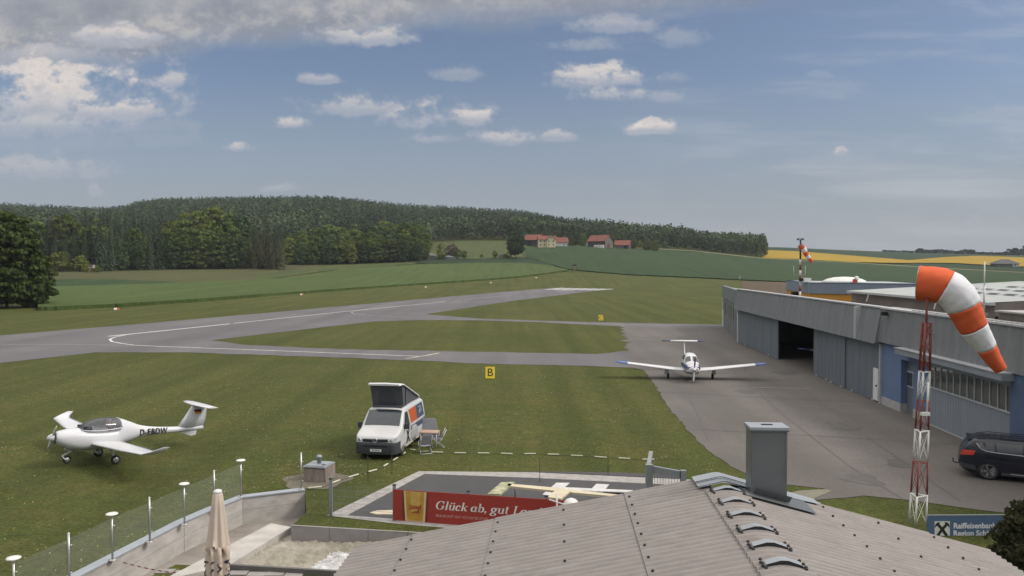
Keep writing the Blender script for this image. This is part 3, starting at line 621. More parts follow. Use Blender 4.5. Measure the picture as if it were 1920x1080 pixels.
for side, t, h in ((-1, 1.72, .08), (-1, 4.29, .06), (-1, 6.0, .05), (1, 1.95, .07), (1, 4.05, .05), (-1, 3.0, .065), (1, 3.0, .05)):
    for v in np.arange(.177 * 2, LEN, .177 * (3 if t not in (3.0,) else 5)): screw(side, t, v + random.uniform(-.01, .01), h)
croof = b.build('roof', club, fix=False)
b = MB()      # ridge caps of the same material
n = int(LEN / PT * 8); rows = []
for side, t in ((-1, .36), (-1, .25), (-1, .12), (-1, .04), (1, 0.04), (1, .12), (1, .25), (1, .36)):
    row = []
    for k in range(int(.78 / PT * 8), n + 1):
        v = k * PT / 8; h = AMP * math.cos(2 * math.pi * v / PT) + .075 + .004 * ((k // 41) % 2); row.append(rp(side, t, v, h - (.012 if t < .05 else 0)))
    rows.append(row)
b.grid(rows, FIBRE, True); b.build('ridge_cap', croof, fix=False)
b = MB()
b.grid([[rp(-1, .45, -.06, .12), rp(-1, .45, .72, .12)], [rp(-1, .02, -.06, .13), rp(-1, .02, .72, .13)], [rp(1, .02, -.06, .13), rp(1, .02, .72, .13)], [rp(1, 1.9, -.06, .10), rp(1, 1.9, .30, .10)]], ZINC, False)
for v in (.36, .70): b.grid([[rp(-1, .46, v, .125), rp(-1, .46, v + .04, .15)], [rp(-1, .0, v, .14), rp(-1, .0, v + .04, .165)], [rp(1, .0, v, .14), rp(1, .0, v + .04, .165)], [rp(1, 1.0, v, .12), rp(1, 1.0, v + .04, .14)]], SLATEGREY, False)
b.build('ridge_flashing', croof)
vents = [.98 + .715 * k for k in range(14)]
for v in vents:
    b = MB(); Wv = .30
    P = []
    for side, t, h in ((-1, .235, .105), (-1, .22, .122), (-1, .02, .138), (1, .02, .138), (1, .22, .122), (1, .235, .105)): P.append([rp(side, t, v - .085, h * .97), rp(side, t, v + .085, h)])
    b.grid(P, ZINC, False); b.grid([[p[1] for p in P], [p[1] - Vector((0, 0, .05)) for p in P]], DARK, False); b.grid([[p[0] for p in P], [p[0] - Vector((0, 0, .05)) for p in P]], DARK, False)
    for side in (-1, 1):
        for dv, t in ((-.15, .25), (.16, .25), (-.04, .27), (.08, .27)): b.lathe([(.024, 0), (.028, .015), (.01, .034)], DARK, 6, rp(side, t, v + dv, .10))
    b.build('ridge_vent', croof)
# chimney of grey coated steel, with a folded base sheet
cc = club.matrix_basis.inverted() @ Vector((D(1437, 900, 14.6).x, 14.62, 4.2)); top = 5.25 + .85
b = MB(); b.box((cc.x, cc.y, (3.6 + .85 + top) / 2), (.64, .42, top - 3.6 - .85), SLATEGREY)
for k in (-1, 1): b.box((cc.x + k * .30, cc.y - .212, (4.3 + .85 + top) / 2), (.03, .012, top - 4.3 - .85), SLATEGREY)
b.box((cc.x, cc.y, top + .02), (.70, .50, .05), ZINC); b.box((cc.x, cc.y, top - .02), (.68, .47, .03), SLATEGREY); b.box((cc.x + .01, cc.y + .02, top + .05), (.2, .07, .012), BLACK)
ch = b.build('chimney', croof)
b = MB(); tcx = cc.x / math.cos(ANG)
b.grid([[rp(1, tcx - .55, .30, .105), rp(1, tcx - .55, 1.16, .105)], [rp(1, tcx + .78, .30, .10), rp(1, tcx + .78, 1.16, .10)]], SLATEGREY, False)
b.grid([[rp(1, tcx - .33, .92, .11), rp(1, tcx - .33, 1.0, .24)], [rp(1, tcx + .34, .92, .11), rp(1, tcx + .34, 1.0, .24)]], SLATEGREY, False)
b.build('chimney_flashing', croof)
b = MB(); RENDER = mat('cream_render', (.45, .42, .36), .9)
b.box((-.9, -6.5, (ZA - 1.7) / 2), (11.4, 12.6, ZA - 1.7), RENDER); b.poly([(-6.5, -.25, ZA - 1.72), (4.7, -.25, ZA - 1.72), (4.7, -.25, ZA - 1.2), (0, -.25, ZA - .12), (-6.5, -.25, ZA - 1.6)], RENDER, .1, Vector((0, -1, 0)))
b.build('wall', club)
# ------------------------------------------------------------------ terrace: retaining wall, glass fence, lamps, sand pit
STAINLESS = mat('brushed_steel', (.42, .42, .41), .35, .7, .06)
PANE = glass('fence_glass', (.40, .45, .43), .065, .03)
CAPSTONE = mat('wall_capping', (.36, .385, .42), .5, .3, .08, 1.2)
GALV = mat('galvanised_steel', (.26, .285, .30), .5, .5, .1, 3)
wall = thing('retaining_wall', 'pale concrete retaining wall with blue grey metal capping at the edge of the lawn', 'wall', (W_IN[-2].x, W_IN[-2].y, -.85))
def rel(p, o): return Vector(p) - o.location
n_w = []
for i, p in enumerate(W_IN):
    t = (W_IN[min(i + 1, len(W_IN) - 1)] - W_IN[max(i - 1, 0)]).normalized(); n_w.append(Vector((-t.y, t.x, 0)))      # towards the lawn
def wallstrip(b, lo, hi, o0, o1, m):
    rings = []
    for p, n in zip(W_IN, n_w):
        a, c = p + n * o0, p + n * o1; rings.append([rel((q.x, q.y, z), wall) for q, z in ((a, lo), (c, lo), (c, hi), (a, hi))])
    b.loft(rings, m, True, False)
b = MB(); wallstrip(b, -1.0, .08, 0, .24, CONC); b.build('wall', wall)
GROOVE = mat('concrete_joint', (.22, .205, .185), .9)
b = MB(); wallstrip(b, -.345, -.335, -.003, .05, GROOVE); b.build('joint', wall)
for p, q in zip(W_IN[:-1], W_IN[1:]):
    nj = max(1, int((q - p).length / 2.4))
    for k in range(1, nj + 1):
        e = p.lerp(q, k / nj); b = MB(); e = rel((e.x, e.y, 0), wall); b.box((e.x, e.y, .45), (.014, .014, .86), GROOVE); b.build('joint', wall)
b = MB(); wallstrip(b, .08, .125, -.035, .30, CAPSTONE); b.build('capping', wall)
# posts and lamps: pixel of the foot; every lamp is a thing of its own, the plain posts belong to the glass fence
fence = thing('glass_fence', 'frameless glass wind screen on slim steel posts along the retaining wall', 'fence', (W_IN[-2].x, W_IN[-2].y, .125))
FEET = [(27, 1148, 1), (130, 1096, 0), (211, 1050, 1), (281, 1016, 0), (346, 983, 1), (402, 956, 0), (452, 931, 1), (565, 917, 0)]
H_POST = 1.28; posts = []
LAMPGLASS = mat('opal_lamp_glass', (.62, .62, .58), .4)
LAMPS = ['post lamp with a white disc top at the left edge of the picture', 'post lamp with a white disc top, second from the left edge', 'post lamp with a white disc top left of the closed parasol', 'post lamp with a white disc top at the bend of the wall']
li = 0
for x, y, lamp in FEET:
    p = G(x, y, .125); p.z = .125; posts.append(p)
    if lamp:
        t = thing('post_lamp', LAMPS[li], 'lamp', p, 0, 'disc lamps on the retaining wall'); li += 1
        b = MB(); b.tube([(0, 0, 0), (0, 0, 1.22)], .028, STAINLESS, 10); b.lathe([(.11, 0), (.11, .02), (.04, .03)], STAINLESS, 16); b.tube([(0, 0, .95), (.07, .02, .95)], .02, STAINLESS, 6); b.build('pole', t)
        b = MB(); b.lathe([(.03, 1.2), (.07, 1.24), (.155, 1.265), (.165, 1.28), (.14, 1.30), (.06, 1.315), (.01, 1.32)], LAMPGLASS, 20); b.build('lamp_head', t)
    else:
        o = rel(p, fence); b = MB(); b.tube([o, o + Vector((0, 0, 1.3))], .03, STAINLESS, 10); b.lathe([(.11, 0), (.11, .02), (.04, .03)], STAINLESS, 16, o); b.lathe([(.032, 1.3), (.034, 1.31), (.01, 1.335)], WHITE, 12, o)
        for h in (.3, 1.0): b.tube([o + Vector((0, 0, h)), o + Vector((.07, .02, h))], .02, STAINLESS, 6)
        b.build('post', fence)
for p, q in zip(posts[:-1], posts[1:]):
    if p is posts[-2]: continue
    d = (q - p).normalized(); a, c = rel(p + d * .07, fence), rel(q - d * .07, fence); b = MB(); nn = Vector((-d.y, d.x, 0)) * .006
    b.loft([[a - nn + Vector((0, 0, .09)), a + nn + Vector((0, 0, .09)), a + nn + Vector((0, 0, 1.16)), a - nn + Vector((0, 0, 1.16))], [c - nn + Vector((0, 0, .09)), c + nn + Vector((0, 0, .09)), c + nn + Vector((0, 0, 1.16)), c - nn + Vector((0, 0, 1.16))]], PANE, True, False); b.build('pane', fence)
# sand pit: broad concrete border on the left, slabs behind, dark board in front, rough sand inside
SAND = mat('pit_sand', (.38, .345, .30), .95, 0, 0, 1.6, 1.0, 9, col2=(.17, .155, .105), detail=9); WSAND = mat('white_sand', (.66, .66, .67), .95, 0, 0, 3.2, .9, 14, col2=(.30, .29, .27), detail=9)
pz = -.30
k1, k2, k3, k4 = G(546, 987, -.02), G(840, 1004, -.02), G(508, 981, pz), G(546, 988, pz)
f1, f2 = G(300, 1066, pz), G(432, 1058, pz)
pit = thing('sand_pit', 'rough sand pit edged with concrete slabs beside the closed parasol', 'sand pit', (f2.x, f2.y, -.85))
b = MB(); top_ = [k3, k4, f2, G(300, 1090, pz)]; b.poly([rel((p.x, p.y, pz), pit) for p in top_], CONC, .55); b.build('border', pit)
dk = (k2 - k1); nk = Vector((-dk.y, dk.x, 0)).normalized()
for i in range(4):
    a, c = k1 + dk * (i / 4), k1 + dk * ((i + 1) / 4 - .003); b = MB(); b.loft([[rel((q.x, q.y, z), pit) for q, z in ((e, -.9), (e + nk * .08, -.9), (e + nk * .08, .01), (e, .01))] for e in (a, c)], CONCD, True, False); b.build('slab', pit)
g1, g2 = G(430, 1058, pz), G(640, 1074, pz)
b = MB(); b.bar(rel((g1.x, g1.y, -.38), pit), rel((g2.x + .8, g2.y, -.38), pit), .1, .17, mat('dark_board', (.12, .115, .11), .9)); b.build('board', pit)
rngs = random.Random(3); quad = [Vector((k4.x, k4.y, 0)), Vector((k2.x, k2.y - .05, 0)), Vector((k2.x + .2, g2.y, 0)), Vector((g1.x, g1.y, 0))]
P = []
for i in range(46):
    u_ = i / 45; row = []
    for j in range(60):
        v_ = j / 59; p = quad[0].lerp(quad[1], v_).lerp(quad[3].lerp(quad[2], v_), u_); hgt = -.52 + .10 * math.sin(p.x * 2.1 + 1) * math.cos(p.y * 1.7) + rngs.uniform(-.045, .045) + .12 * math.exp(-((u_ - .1) / .15) ** 2); row.append(rel((p.x, p.y, hgt), pit))
    P.append(row)
b = MB(); b.grid(P, SAND, True); b.build('sand', pit)
b = MB(); P2 = [[P[i][j] + Vector((0, 0, .085 * min(1, (j - 19) / 6, (i - 14) / 6) + rngs.uniform(-.06, .03))) for j in range(20, 54)] for i in range(15, 46)]; b.grid(P2, WSAND, True); b.build('white_sand', pit)
b = MB()
for i in range(8): p = G(318 + i * 34, 1064 + (i % 2) * 1.5 + i * .8, -.44); b.box((p.x, p.y - .3, -.445), (.5, .3, .05), CONCD)
tag(centred(b.build('stepping_slabs')), 'row of grey paving slabs in the grass in front of the sand pit', 'paving')
flat('grass_verge', [G(240, 1100, -.45), G(330, 1058, -.45), G(425, 1062, -.45), G(660, 1082, -.45), G(660, 1140, -.45), G(200, 1140, -.45)], LAWN, -.455)
# warning tape hanging from the wall across the terrace
b = MB(); a, c = G(225, 1052, -.1), G(395, 1075, -.4); RED = mat('signal_red', (.34, .05, .035), .6)
for i in range(26):
    t0, t1 = i / 26, (i + 1) / 26; z0, z1 = [.0 - .9 * math.sin(t * math.pi) * .12 for t in (t0, t1)]; q0, q1_ = a.lerp(c, t0), a.lerp(c, t1)
    b.add([(q0.x, q0.y, q0.z + z0), (q1_.x, q1_.y, q1_.z + z1), (q1_.x, q1_.y, q1_.z + z1 - .035), (q0.x, q0.y, q0.z + z0 - .035)], [(0, 1, 2, 3)], RED if i % 2 else WHITE)
tag(centred(b.build('warning_tape')), 'red and white warning tape slung from the retaining wall behind the parasol', 'tape')

# ------------------------------------------------------------------ closed parasol
CANVAS = mat('cream_canvas', (.50, .42, .345), .9, 0, .07, 2, .1, 60); PRINT = mat('black_print', (.03, .03, .032), .8)
ub = D(409, 1000, 19.0); para = thing('parasol', 'large closed cream parasol with black print on its hanging valance', 'parasol', (ub.x, 19.0, -.85))
zt_ = D(409, 922, 19.0).z + .85
b = MB(); rings = []
PROF = [(0, .08), (.06, .115), (.3, .145), (.7, .185), (1.05, .225), (1.25, .255), (1.36, .27)]
for dz_, r_ in PROF:
    ring = []
    for k in range(64):
        a = 2 * math.pi * k / 64; f = 1 + (.13 * min(1, dz_ / .5)) * math.cos(8 * a + .5) + .05 * min(1, dz_) * math.cos(3 * a + dz_ * 1.5); drop = (.10 * math.cos(8 * a + .5) + .05 * math.sin(3 * a)) if dz_ > 1.3 else 0
        ring.append(Vector((r_ * f * math.cos(a), r_ * f * math.sin(a), zt_ - dz_ + drop)))
    rings.append(ring)
b.loft(rings, CANVAS, True, True); b.build('canopy', para)
b = MB(); rings = []
for i, dz_ in enumerate((1.28, 1.5, 1.8, 2.15, 2.5, 2.85)):
    ring = []
    for k in range(72):
        a = 2 * math.pi * k / 72; f = 1 + .20 * math.cos(8 * a + 2.2 + .1 * i) + .08 * math.cos(5 * a + i * .35); r_ = .250 - .008 * i; dr_ = .12 * math.cos(4 * a) if i == 5 else 0
        ring.append(Vector((r_ * f * math.cos(a), r_ * f * math.sin(a), zt_ - dz_ + dr_)))
    rings.append(ring)
b.loft(rings, CANVAS, True, True); val = b.build('valance', para)
rp2 = random.Random(5)      # remains of the printed lettering, folded into the pleats
for col_, a0 in enumerate((3.62, 4.42, 5.12, 5.95)):
    L = []; Rr = []
    for i in range(40):
        z = zt_ - 1.6 - i * .031; a = a0 + .16 * math.sin(i * 1.1 + col_) + rp2.uniform(-.03, .03); w_ = .07 + .06 * math.sin(i * .7 + col_ * 2); pr = []
        for s in (-1, 1):
            aa = a + s * w_; f = 1 + .20 * math.cos(8 * aa + 2.3) + .08 * math.cos(5 * aa + .5); r_ = .243 * f + .012; pr.append(Vector((r_ * math.cos(aa), r_ * math.sin(aa), z)))
        L.append(pr[0]); Rr.append(pr[1])
    b = MB(); b.grid([L, Rr], PRINT, True); b.build('print', val)
b = MB(); b.lathe([(.10, zt_ - .02), (.105, zt_ + .0), (.09, zt_ + .035), (.04, zt_ + .055), (.01, zt_ + .06)], WHITE, 20); b.build('top_cap', para)
b = MB(); b.tube([(0, 0, 0), (0, 0, zt_ - .2)], .035, STAINLESS, 10); b.box((0, 0, .06), (.9, .9, .12), CONCD); b.build('pole', para)

# ------------------------------------------------------------------ fence with banner and gate round the signal square
f_a, f_b = G(604, 979), G(738, 977); fb0, fb1 = G(738, 977), D(1215, 1000, 23.8); fb1.z = 0
FD = (fb1 - fb0).normalized(); fa0 = f_a
fen = thing('mesh_fence', 'low grey wire mesh fence with posts around the signal square', 'fence', fa0)
def fpt(s, z): p = fb0 + FD * s; return Vector((p.x, p.y, z))
s0 = (fa0 - fb0).dot(FD); s1 = (fb1 - fb0).length
b = MB()
for z in np.arange(.08, 1.06, .2): b.bar(rel(fpt(s0, z), fen), rel(fpt(s1, z), fen), .007, .007, GALV)
for s in np.arange(s0, .05, .05): b.bar(rel(fpt(s, .02), fen), rel(fpt(s, 1.06), fen), .004, .004, GALV)
b.build('mesh', fen)
for s, h in ((s0, 1.22), (0.02, 1.15), (2.5, 1.1), (5.0, 1.1)):
    b = MB(); p = rel(fpt(s, 0), fen) + Vector((0, .06, 0)); b.box(p + Vector((0, 0, h / 2)), (.10, .10, h), GALV); b.box(p + Vector((0, 0, h + .012)), (.115, .115, .025), BLACK); b.build('post', fen)
# slender line posts farther back on the lawn
for i, (x, y, h) in enumerate(((690, 902, 1.0), (735, 890, .95), (1012, 905, .9), (1140, 890, 1.0))):
    p = G(x, y); b = MB(); b.tube([(0, 0, 0), (0, 0, h)], .010, BLACK, 6); b.lathe([(.02, h), (.02, h + .03), (.005, h + .035)], BLACK, 6)
    tag(b.build('marker_rod', None, p), ('thin dark rod in the lawn between the camper van and the concrete shaft', 'thin dark rod at the corner of the signal square below the camper van', 'thin dark rod standing in the middle of the signal square', 'thin dark rod on the lawn beside the gate')[i], 'rod', 'thin rods around the signal square')
# banner
BRED = mat('banner_red', (.29, .033, .024), .65, 0, .06, .8); BTXT = mat('banner_white', (.70, .67, .64), .7); BEER = mat('beer_amber', (.42, .235, .035), .5, 0, .2, 3); BEER2 = mat('beer_light', (.50, .33, .08), .5); GOLD = mat('cream_gold', (.58, .47, .24), .6)
ban = thing('banner', 'long red advertising banner with a beer glass and white slogan on the mesh fence', 'banner', fpt(0, .02), math.atan2(FD.y, FD.x))
BH, BL = 1.0, s1 - .6
b = MB(); b.box((BL / 2, -.03, BH / 2 + .02), (BL, .02, BH), BRED); b.build('cloth', ban)
BX = Vector((1, 0, 0)); BY = Vector((0, 0, 1)); BF = lambda x, z, lift=0.0: frame(BX, BY, (0, -1, 0), (x, -.0415 - lift, z))
def flatpoly(name, pts, m, lift, parent): b = MB(); b.poly([(x, -.0415 - lift, z) for x, z in pts], m); return b.build(name, parent)
gs = BL / s1; g0, g1 = .355, 1.13       # beer glass
gl = flatpoly('glass_picture', [(g0 + .06, .04), (g1 - .06, .03), (g1, .99), (g0, 1.0)], GOLD, 0, ban)
flatpoly('picture_panel', [(g0 + .12, .06), (g1 - .12, .05), (g1 - .07, .985), (g0 + .07, .99)], BEER, .002, gl)
flatpoly('picture_panel', [(g0 + .25, .35), (g0 + .55, .3), (g0 + .56, .98), (g0 + .24, .98)], BEER2, .004, gl)
flatpoly('picture_panel', [(g0 - .035, .10), (g0 + .02, .04), (g0 + .055, .05), (g0 + .01, .99), (g0 - .05, .99)], mat('banner_dark_red', (.12, .03, .02), .7), .003, gl)
flatpoly('picture_panel', [(g1 - .03, .05), (g1 + .03, .05), (g1 + .06, .98), (g1 + .01, .98)], mat('banner_dark_red', (.12, .03, .02), .7), .003, gl)
BRICK = mat('label_red', (.30, .06, .02), .7)
lettering('lettering', 'Stiegl', .19, BRICK, gl, BF((g0 + g1) / 2, .49, .006) @ Matrix.Rotation(R(6), 4, 'Z'), .25, .001, .008)
flatpoly('picture_panel', [((g0 + g1) / 2 - .14, .30), ((g0 + g1) / 2 + .16, .30), ((g0 + g1) / 2 + .16, .40), ((g0 + g1) / 2 - .02, .36)], BRICK, .006, gl)
# slogan in a bold serif italic, drawn stroke by stroke
def pen(name, text, x, z, size, m, parent, slant=.27, lift=.003):
    """stem width .17, hairline .06, x-height .62, capital height 1.0 (all times size)"""
    S, h = .155, .055; b = MB()
    def arc(cx, cz, rx, rz, a0, a1, n=14): return [(cx + rx * math.cos(R(a0 + (a1 - a0) * i / n)), cz + rz * math.sin(R(a0 + (a1 - a0) * i / n))) for i in range(n + 1)]
    def bow(cx, cz, rx, rz, a0=90, a1=450): return ('bow', arc(cx, cz, rx, rz, a0, a1, 26))
    G_ = {}
    serif = lambda cx, cz, w=.26: ('line', [(cx - w / 2, cz), (cx + w / 2, cz)], h)
    stem = lambda cx, z0, z1: ('line', [(cx, z0), (cx, z1)], S)
    G_['l'] = (.32, [stem(.15, 0, 1), serif(.15, .03), serif(.08, .97, .18)]); G_['i'] = (.3, [stem(.15, 0, .6), serif(.15, .03), serif(.08, .58, .16), ('dot', [(.15, .83)], .1)])
    G_['u'] = (.64, [stem(.13, .1, .62), ('line', arc(.29, .2, .17, .17, 180, 330), .09), stem(.5, 0, .62), serif(.07, .6, .16), serif(.56, .03, .16), serif(.44, .6, .14)])
    G_['ü'] = (.64, G_['u'][1] + [('dot', [(.18, .82)], .085), ('dot', [(.45, .82)], .085)])
    G_['a'] = (.62, [bow(.24, .31, .2, .29), stem(.46, 0, .62), serif(.53, .03, .16)]); G_['b'] = (.6, [stem(.12, 0.05, 1), serif(.05, .97, .18), bow(.32, .31, .2, .29)]); G_['d'] = (.64, [bow(.25, .31, .2, .29), stem(.47, 0, 1), serif(.41, .97, .18), serif(.54, .03, .16)])
    G_['c'] = (.5, [('bow', arc(.26, .31, .2, .29, 50, 320, 22)), ('dot', [(.38, .5)], .08)]); G_['g'] = (.6, [bow(.25, .4, .19, .21), ('line', [(.12, .2), (.1, .1), (.3, .06), (.44, .02)], .08), bow(.27, -.13, .24, .15), ('line', [(.4, .55), (.58, .62)], .07)])
    G_['k'] = (.62, [stem(.13, 0, 1), serif(.06, .97, .18), serif(.13, .03), ('line', [(.2, .3), (.5, .6)], .07), ('line', [(.28, .38), (.5, .02)], .14), serif(.53, .03, .2), serif(.5, .6, .2)]); G_['n'] = (.66, [stem(.13, 0, .62), ('line', arc(.32, .42, .18, .17, 160, 0), .09), stem(.5, 0, .44), serif(.06, .6, .16), serif(.13, .03, .2), serif(.55, .03, .2)])
    G_['t'] = (.4, [stem(.16, .08, .85), ('line', [(.02, .6), (.34, .6)], .07), ('line', arc(.26, .12, .1, .1, 180, 320), .07)]); G_[','] = (.26, [('dot', [(.12, .08)], .1), ('line', [(.17, .06), (.15, -.08), (.06, -.17)], .05)]); G_['!'] = (.34, [('line', [(.16, .3), (.16, 1)], S), ('dot', [(.16, .08)], .1)]); G_[' '] = (.28, [])
    G_['G'] = (.88, [('bow', arc(.43, .5, .36, .48, 42, 318, 30)), stem(.7, .08, .44), serif(.7, .44, .3), ('line', [(.69, .66), (.72, .98)], .06)]); G_['L'] = (.72, [stem(.2, 0, 1), serif(.2, .97, .32), serif(.2, .03, .3), ('line', [(.25, .04), (.62, .04)], .08), ('line', [(.62, .03), (.66, .3)], .06)])
    pos = 0
    for chx in text:
        w, st = G_[chx]
        for s in st:
            if s[0] == 'dot': pts = arc(s[1][0][0], s[1][0][1], s[2], s[2], 0, 340, 10); poly = pts
            else:
                pts = s[1]; L, Q = [], []
                for i, p in enumerate(pts):
                    a, c = pts[max(i - 1, 0)], pts[min(i + 1, len(pts) - 1)]; dx, dz = c[0] - a[0], c[1] - a[1]; l_ = math.hypot(dx, dz) or 1; nx, nz = -dz / l_, dx / l_
                    w_ = s[2] if s[0] == 'line' else h + (S - h + .02) * abs(nx) ** 1.5
                    L.append((p[0] + nx * w_ / 2, p[1] + nz * w_ / 2)); Q.append((p[0] - nx * w_ / 2, p[1] - nz * w_ / 2))
                poly = None
            tr = lambda q: (x + ((pos + q[0]) * 1.23 + slant * q[1]) * size, -.0415 - lift, z + q[1] * size)
            if poly: b.poly([tr(q) for q in poly], m)
            else: b.grid([[tr(q) for q in L], [tr(q) for q in Q]], m, False)
        pos += w + .045
    o = b.build(name, parent, fix=False); return o, pos * size
k_ = 1.0
tx = 1.42; _, wid = pen('lettering', 'Glück ab, gut Land!', tx, .475, .27, BTXT, ban)
lettering('lettering', 'BRAUKUNST AUF HÖCHSTER STUFE', .115, mat('banner_pink', (.55, .33, .28), .7), ban, BF(tx + .02, .27, .003), 0, .001, 0, 'LEFT', 1.02, .9)
# gate frame behind the roof
gp = [D(1217, 900, 23.6), D(1281, 900, 23.0)]; gate = thing('gate', 'open grey steel gate with a tall frame behind the roof edge', 'gate', (gp[0].x, gp[0].y, 0))
gz = D(1217, 872, 23.6).z; o2 = Vector((gp[1].x - gp[0].x, gp[1].y - gp[0].y, 0))
b = MB(); b.box((0, 0, gz / 2), (.20, .16, gz), GALV); b.box((0, 0, gz + .01), (.21, .17, .02), STAINLESS); b.build('post', gate)
b = MB(); b.box(o2 + Vector((0, 0, gz / 2)), (.16, .14, gz), GALV); b.build('post', gate)
b = MB(); b.bar((.1, 0, gz - .12), o2 + Vector((-.08, 0, gz - .12)), .1, .2, GALV); b.build('lintel', gate)
b = MB(); e = Vector((.35, 1.7, 0)); b.bar((0, .08, gz - .02), e + Vector((0, 0, gz - .02)), .12, .09, STAINLESS); b.bar((0, .08, .1), e + Vector((0, 0, .1)), .05, .05, GALV); b.bar(e, e + Vector((0, 0, gz)), .06, .06, GALV)
for i in range(1, 9): q = Vector((0, .08, 0)).lerp(e, i / 9); b.bar(q + Vector((0, 0, .1)), q + Vector((0, 0, gz - .05)), .012, .012, GALV)
b.build('leaf', gate)
b = MB()
for i in range(1, 12): q = o2 * (i / 12); b.bar(q + Vector((0, 0, .05)), q + Vector((0, 0, gz - .22)), .010, .010, GALV)
b.build('grille', gate)
p = D(1236, 897, 23.8); b = MB(); b.tube([(0, 0, 0), (.28, .05, 1.15)], .02, WHITE, 8); b.tube([(.12, .02, .5), (.2, .035, .82)], .022, RED, 8); tag(b.build('barrier_pole', None, (D(1232, 912, 23.4).x, 23.4, .75)), 'red and white pole leaning in the open gate', 'pole')

# ------------------------------------------------------------------ signals laid out in the square
CREAM = mat('cream_painted_wood', (.52, .455, .33), .75, 0, .1, 2, .1, 30); GREYWHITE = mat('dirty_white_panel', (.50, .49, .48), .8, 0, .16, 4)
def quadbar(b, pts, z0, z1, m): b.poly([(G(x, y, z1).x, G(x, y, z1).y, z1) for x, y in pts], m, z1 - z0)
zs = .06
cross = thing('signal_cross', 'white double cross of panels lying flat on the dark signal square', 'ground signal', G(1110, 921))
def cpart(name, pts): b = MB(); b.poly([rel((G(x, y, zs).x, G(x, y, zs).y, zs), cross) for x, y in pts], GREYWHITE, .03); b.build(name, cross)
cpart('crossbar', [(1043, 905), (1068, 905), (1039, 930), (1017, 927)]); cpart('crossbar', [(1118, 907), (1142, 908), (1124, 931), (1097, 929)])
cross2 = MB(); cross2.poly([rel((G(x, y, zs + .05).x, G(x, y, zs + .05).y, zs + .05), cross) for x, y in [(1050, 913), (1187, 919), (1184, 923), (1048, 918)]], GREYWHITE, .03); cross2.build('beam', cross)
tee = thing('landing_tee', 'cream wooden wind tee shaped like an aeroplane raised over the signal square', 'wind tee', G(1052, 938))
zt2 = .55
def tpart(name, pts, m=CREAM, th=.07, z=zt2): b = MB(); b.poly([rel((G(x, y, z).x, G(x, y, z).y, z), tee) for x, y in pts], m, th); b.build(name, tee)
tpart('body', [(952, 906.5), (1040, 914), (1175, 929), (1180, 933), (1060, 922), (952, 911)])
tpart('tail_plane', [(940, 904), (966, 903), (938, 926), (914, 926)], mat('mossy_cream_paint', (.50, .45, .33), .8, 0, 0, 3.5, col2=(.16, .19, .09)))
tpart('wing', [(1043, 917), (1070, 920), (1052, 935), (1027, 932)], CREAM, .06, zt2 + .06)
b = MB(); c = rel(G(1044, 928, .55), tee); b.tube([(c.x, c.y, 0), (c.x, c.y, .5)], .05, GALV, 10); b.build('pedestal', tee)
for x, y in ((966, 908), (1150, 928)): b = MB(); c = rel(G(x, y, .5), tee); b.tube([(c.x, c.y, 0), (c.x, c.y, .5)], .025, GALV, 8); b.build('leg', tee)
b = MB(); e0 = D(1044, 947, 22.3); b.tube([(0, 0, 0), (0, 0, e0.z + .35)], .022, WHITE, 8); zz = e0.z + .1; b.bar((-.22, 0, zz + .06), (.22, -.1, zz - .06), .03, .03, WHITE); tag(b.build('wind_vane', None, (e0.x, e0.y, 0)), 'small white pole with a crossarm standing behind the banner', 'vane')
b = MB(); e0 = D(1071, 948, 23.6); zz = e0.z; b.tube([(0, 0, 0), (0, 0, zz)], .05, GALV, 8); b.lathe([(.24, zz - .05), (.245, zz), (.22, zz + .1), (.15, zz + .18), (.05, zz + .22), (.01, zz + .225)], LAMPGLASS, 22); tag(b.build('dome_lamp', None, (e0.x, e0.y, 0)), 'white dome on a short post showing above the red banner', 'dome lamp')
b = MB(); b.poly([(G(x, y, .05).x, G(x, y, .05).y, .05) for x, y in ((693, 961), (706, 957), (745, 956), (790, 956), (790, 965), (745, 964), (706, 964))], CREAM, .035); tag(centred(b.build('ground_arrow')), 'cream pointed board lying on the signal square beside the banner', 'ground signal')

# ------------------------------------------------------------------ concrete shaft with metal lid, set in gravel
c = G(590, 905); flat('gravel_ring', [c + Vector((1.25 * math.cos(a) * (1 + .12 * math.sin(3 * a) + .06 * math.sin(7 * a)), .25 + 1.25 * math.sin(a) * (1 + .1 * math.sin(5 * a)), 0)) for a in np.linspace(0, 6.28, 40)[:-1]], mat('gravel', (.13, .115, .085), .95, 0, .3, 6, .6, 30), .014)
shaft = thing('shaft', 'square weathered concrete shaft with a blue grey metal lid and vent in gravel', 'shaft', G(591, 904), R(-12))
WC = mat('stained_concrete', (.24, .20, .17), .9, 0, .3, 4, .2, 30, stretch=(2.5, 2.5, .4))
b = MB(); b.box((0, .45, .28), (.98, .98, .56), WC); b.build('wall', shaft)
b = MB(); b.box((-.03, .45, .60), (1.02, 1.0, .05), ZINC); b.box((-.03, .45, .64), (.86, .84, .03), ZINC); b.box((.3, .2, .67), (.16, .05, .04), SLATEGREY); b.box((-.03, -.03, .57), (.9, .02, .09), SLATEGREY); b.build('lid', shaft)
b = MB(); b.lathe([(.09, .62), (.09, .86), (.13, .87), (.14, .93), (.09, .98), (.02, .99)], GALV, 14, (-.05, .5, 0)); b.build('vent', shaft); shaft.scale = (.9, .9, .95)

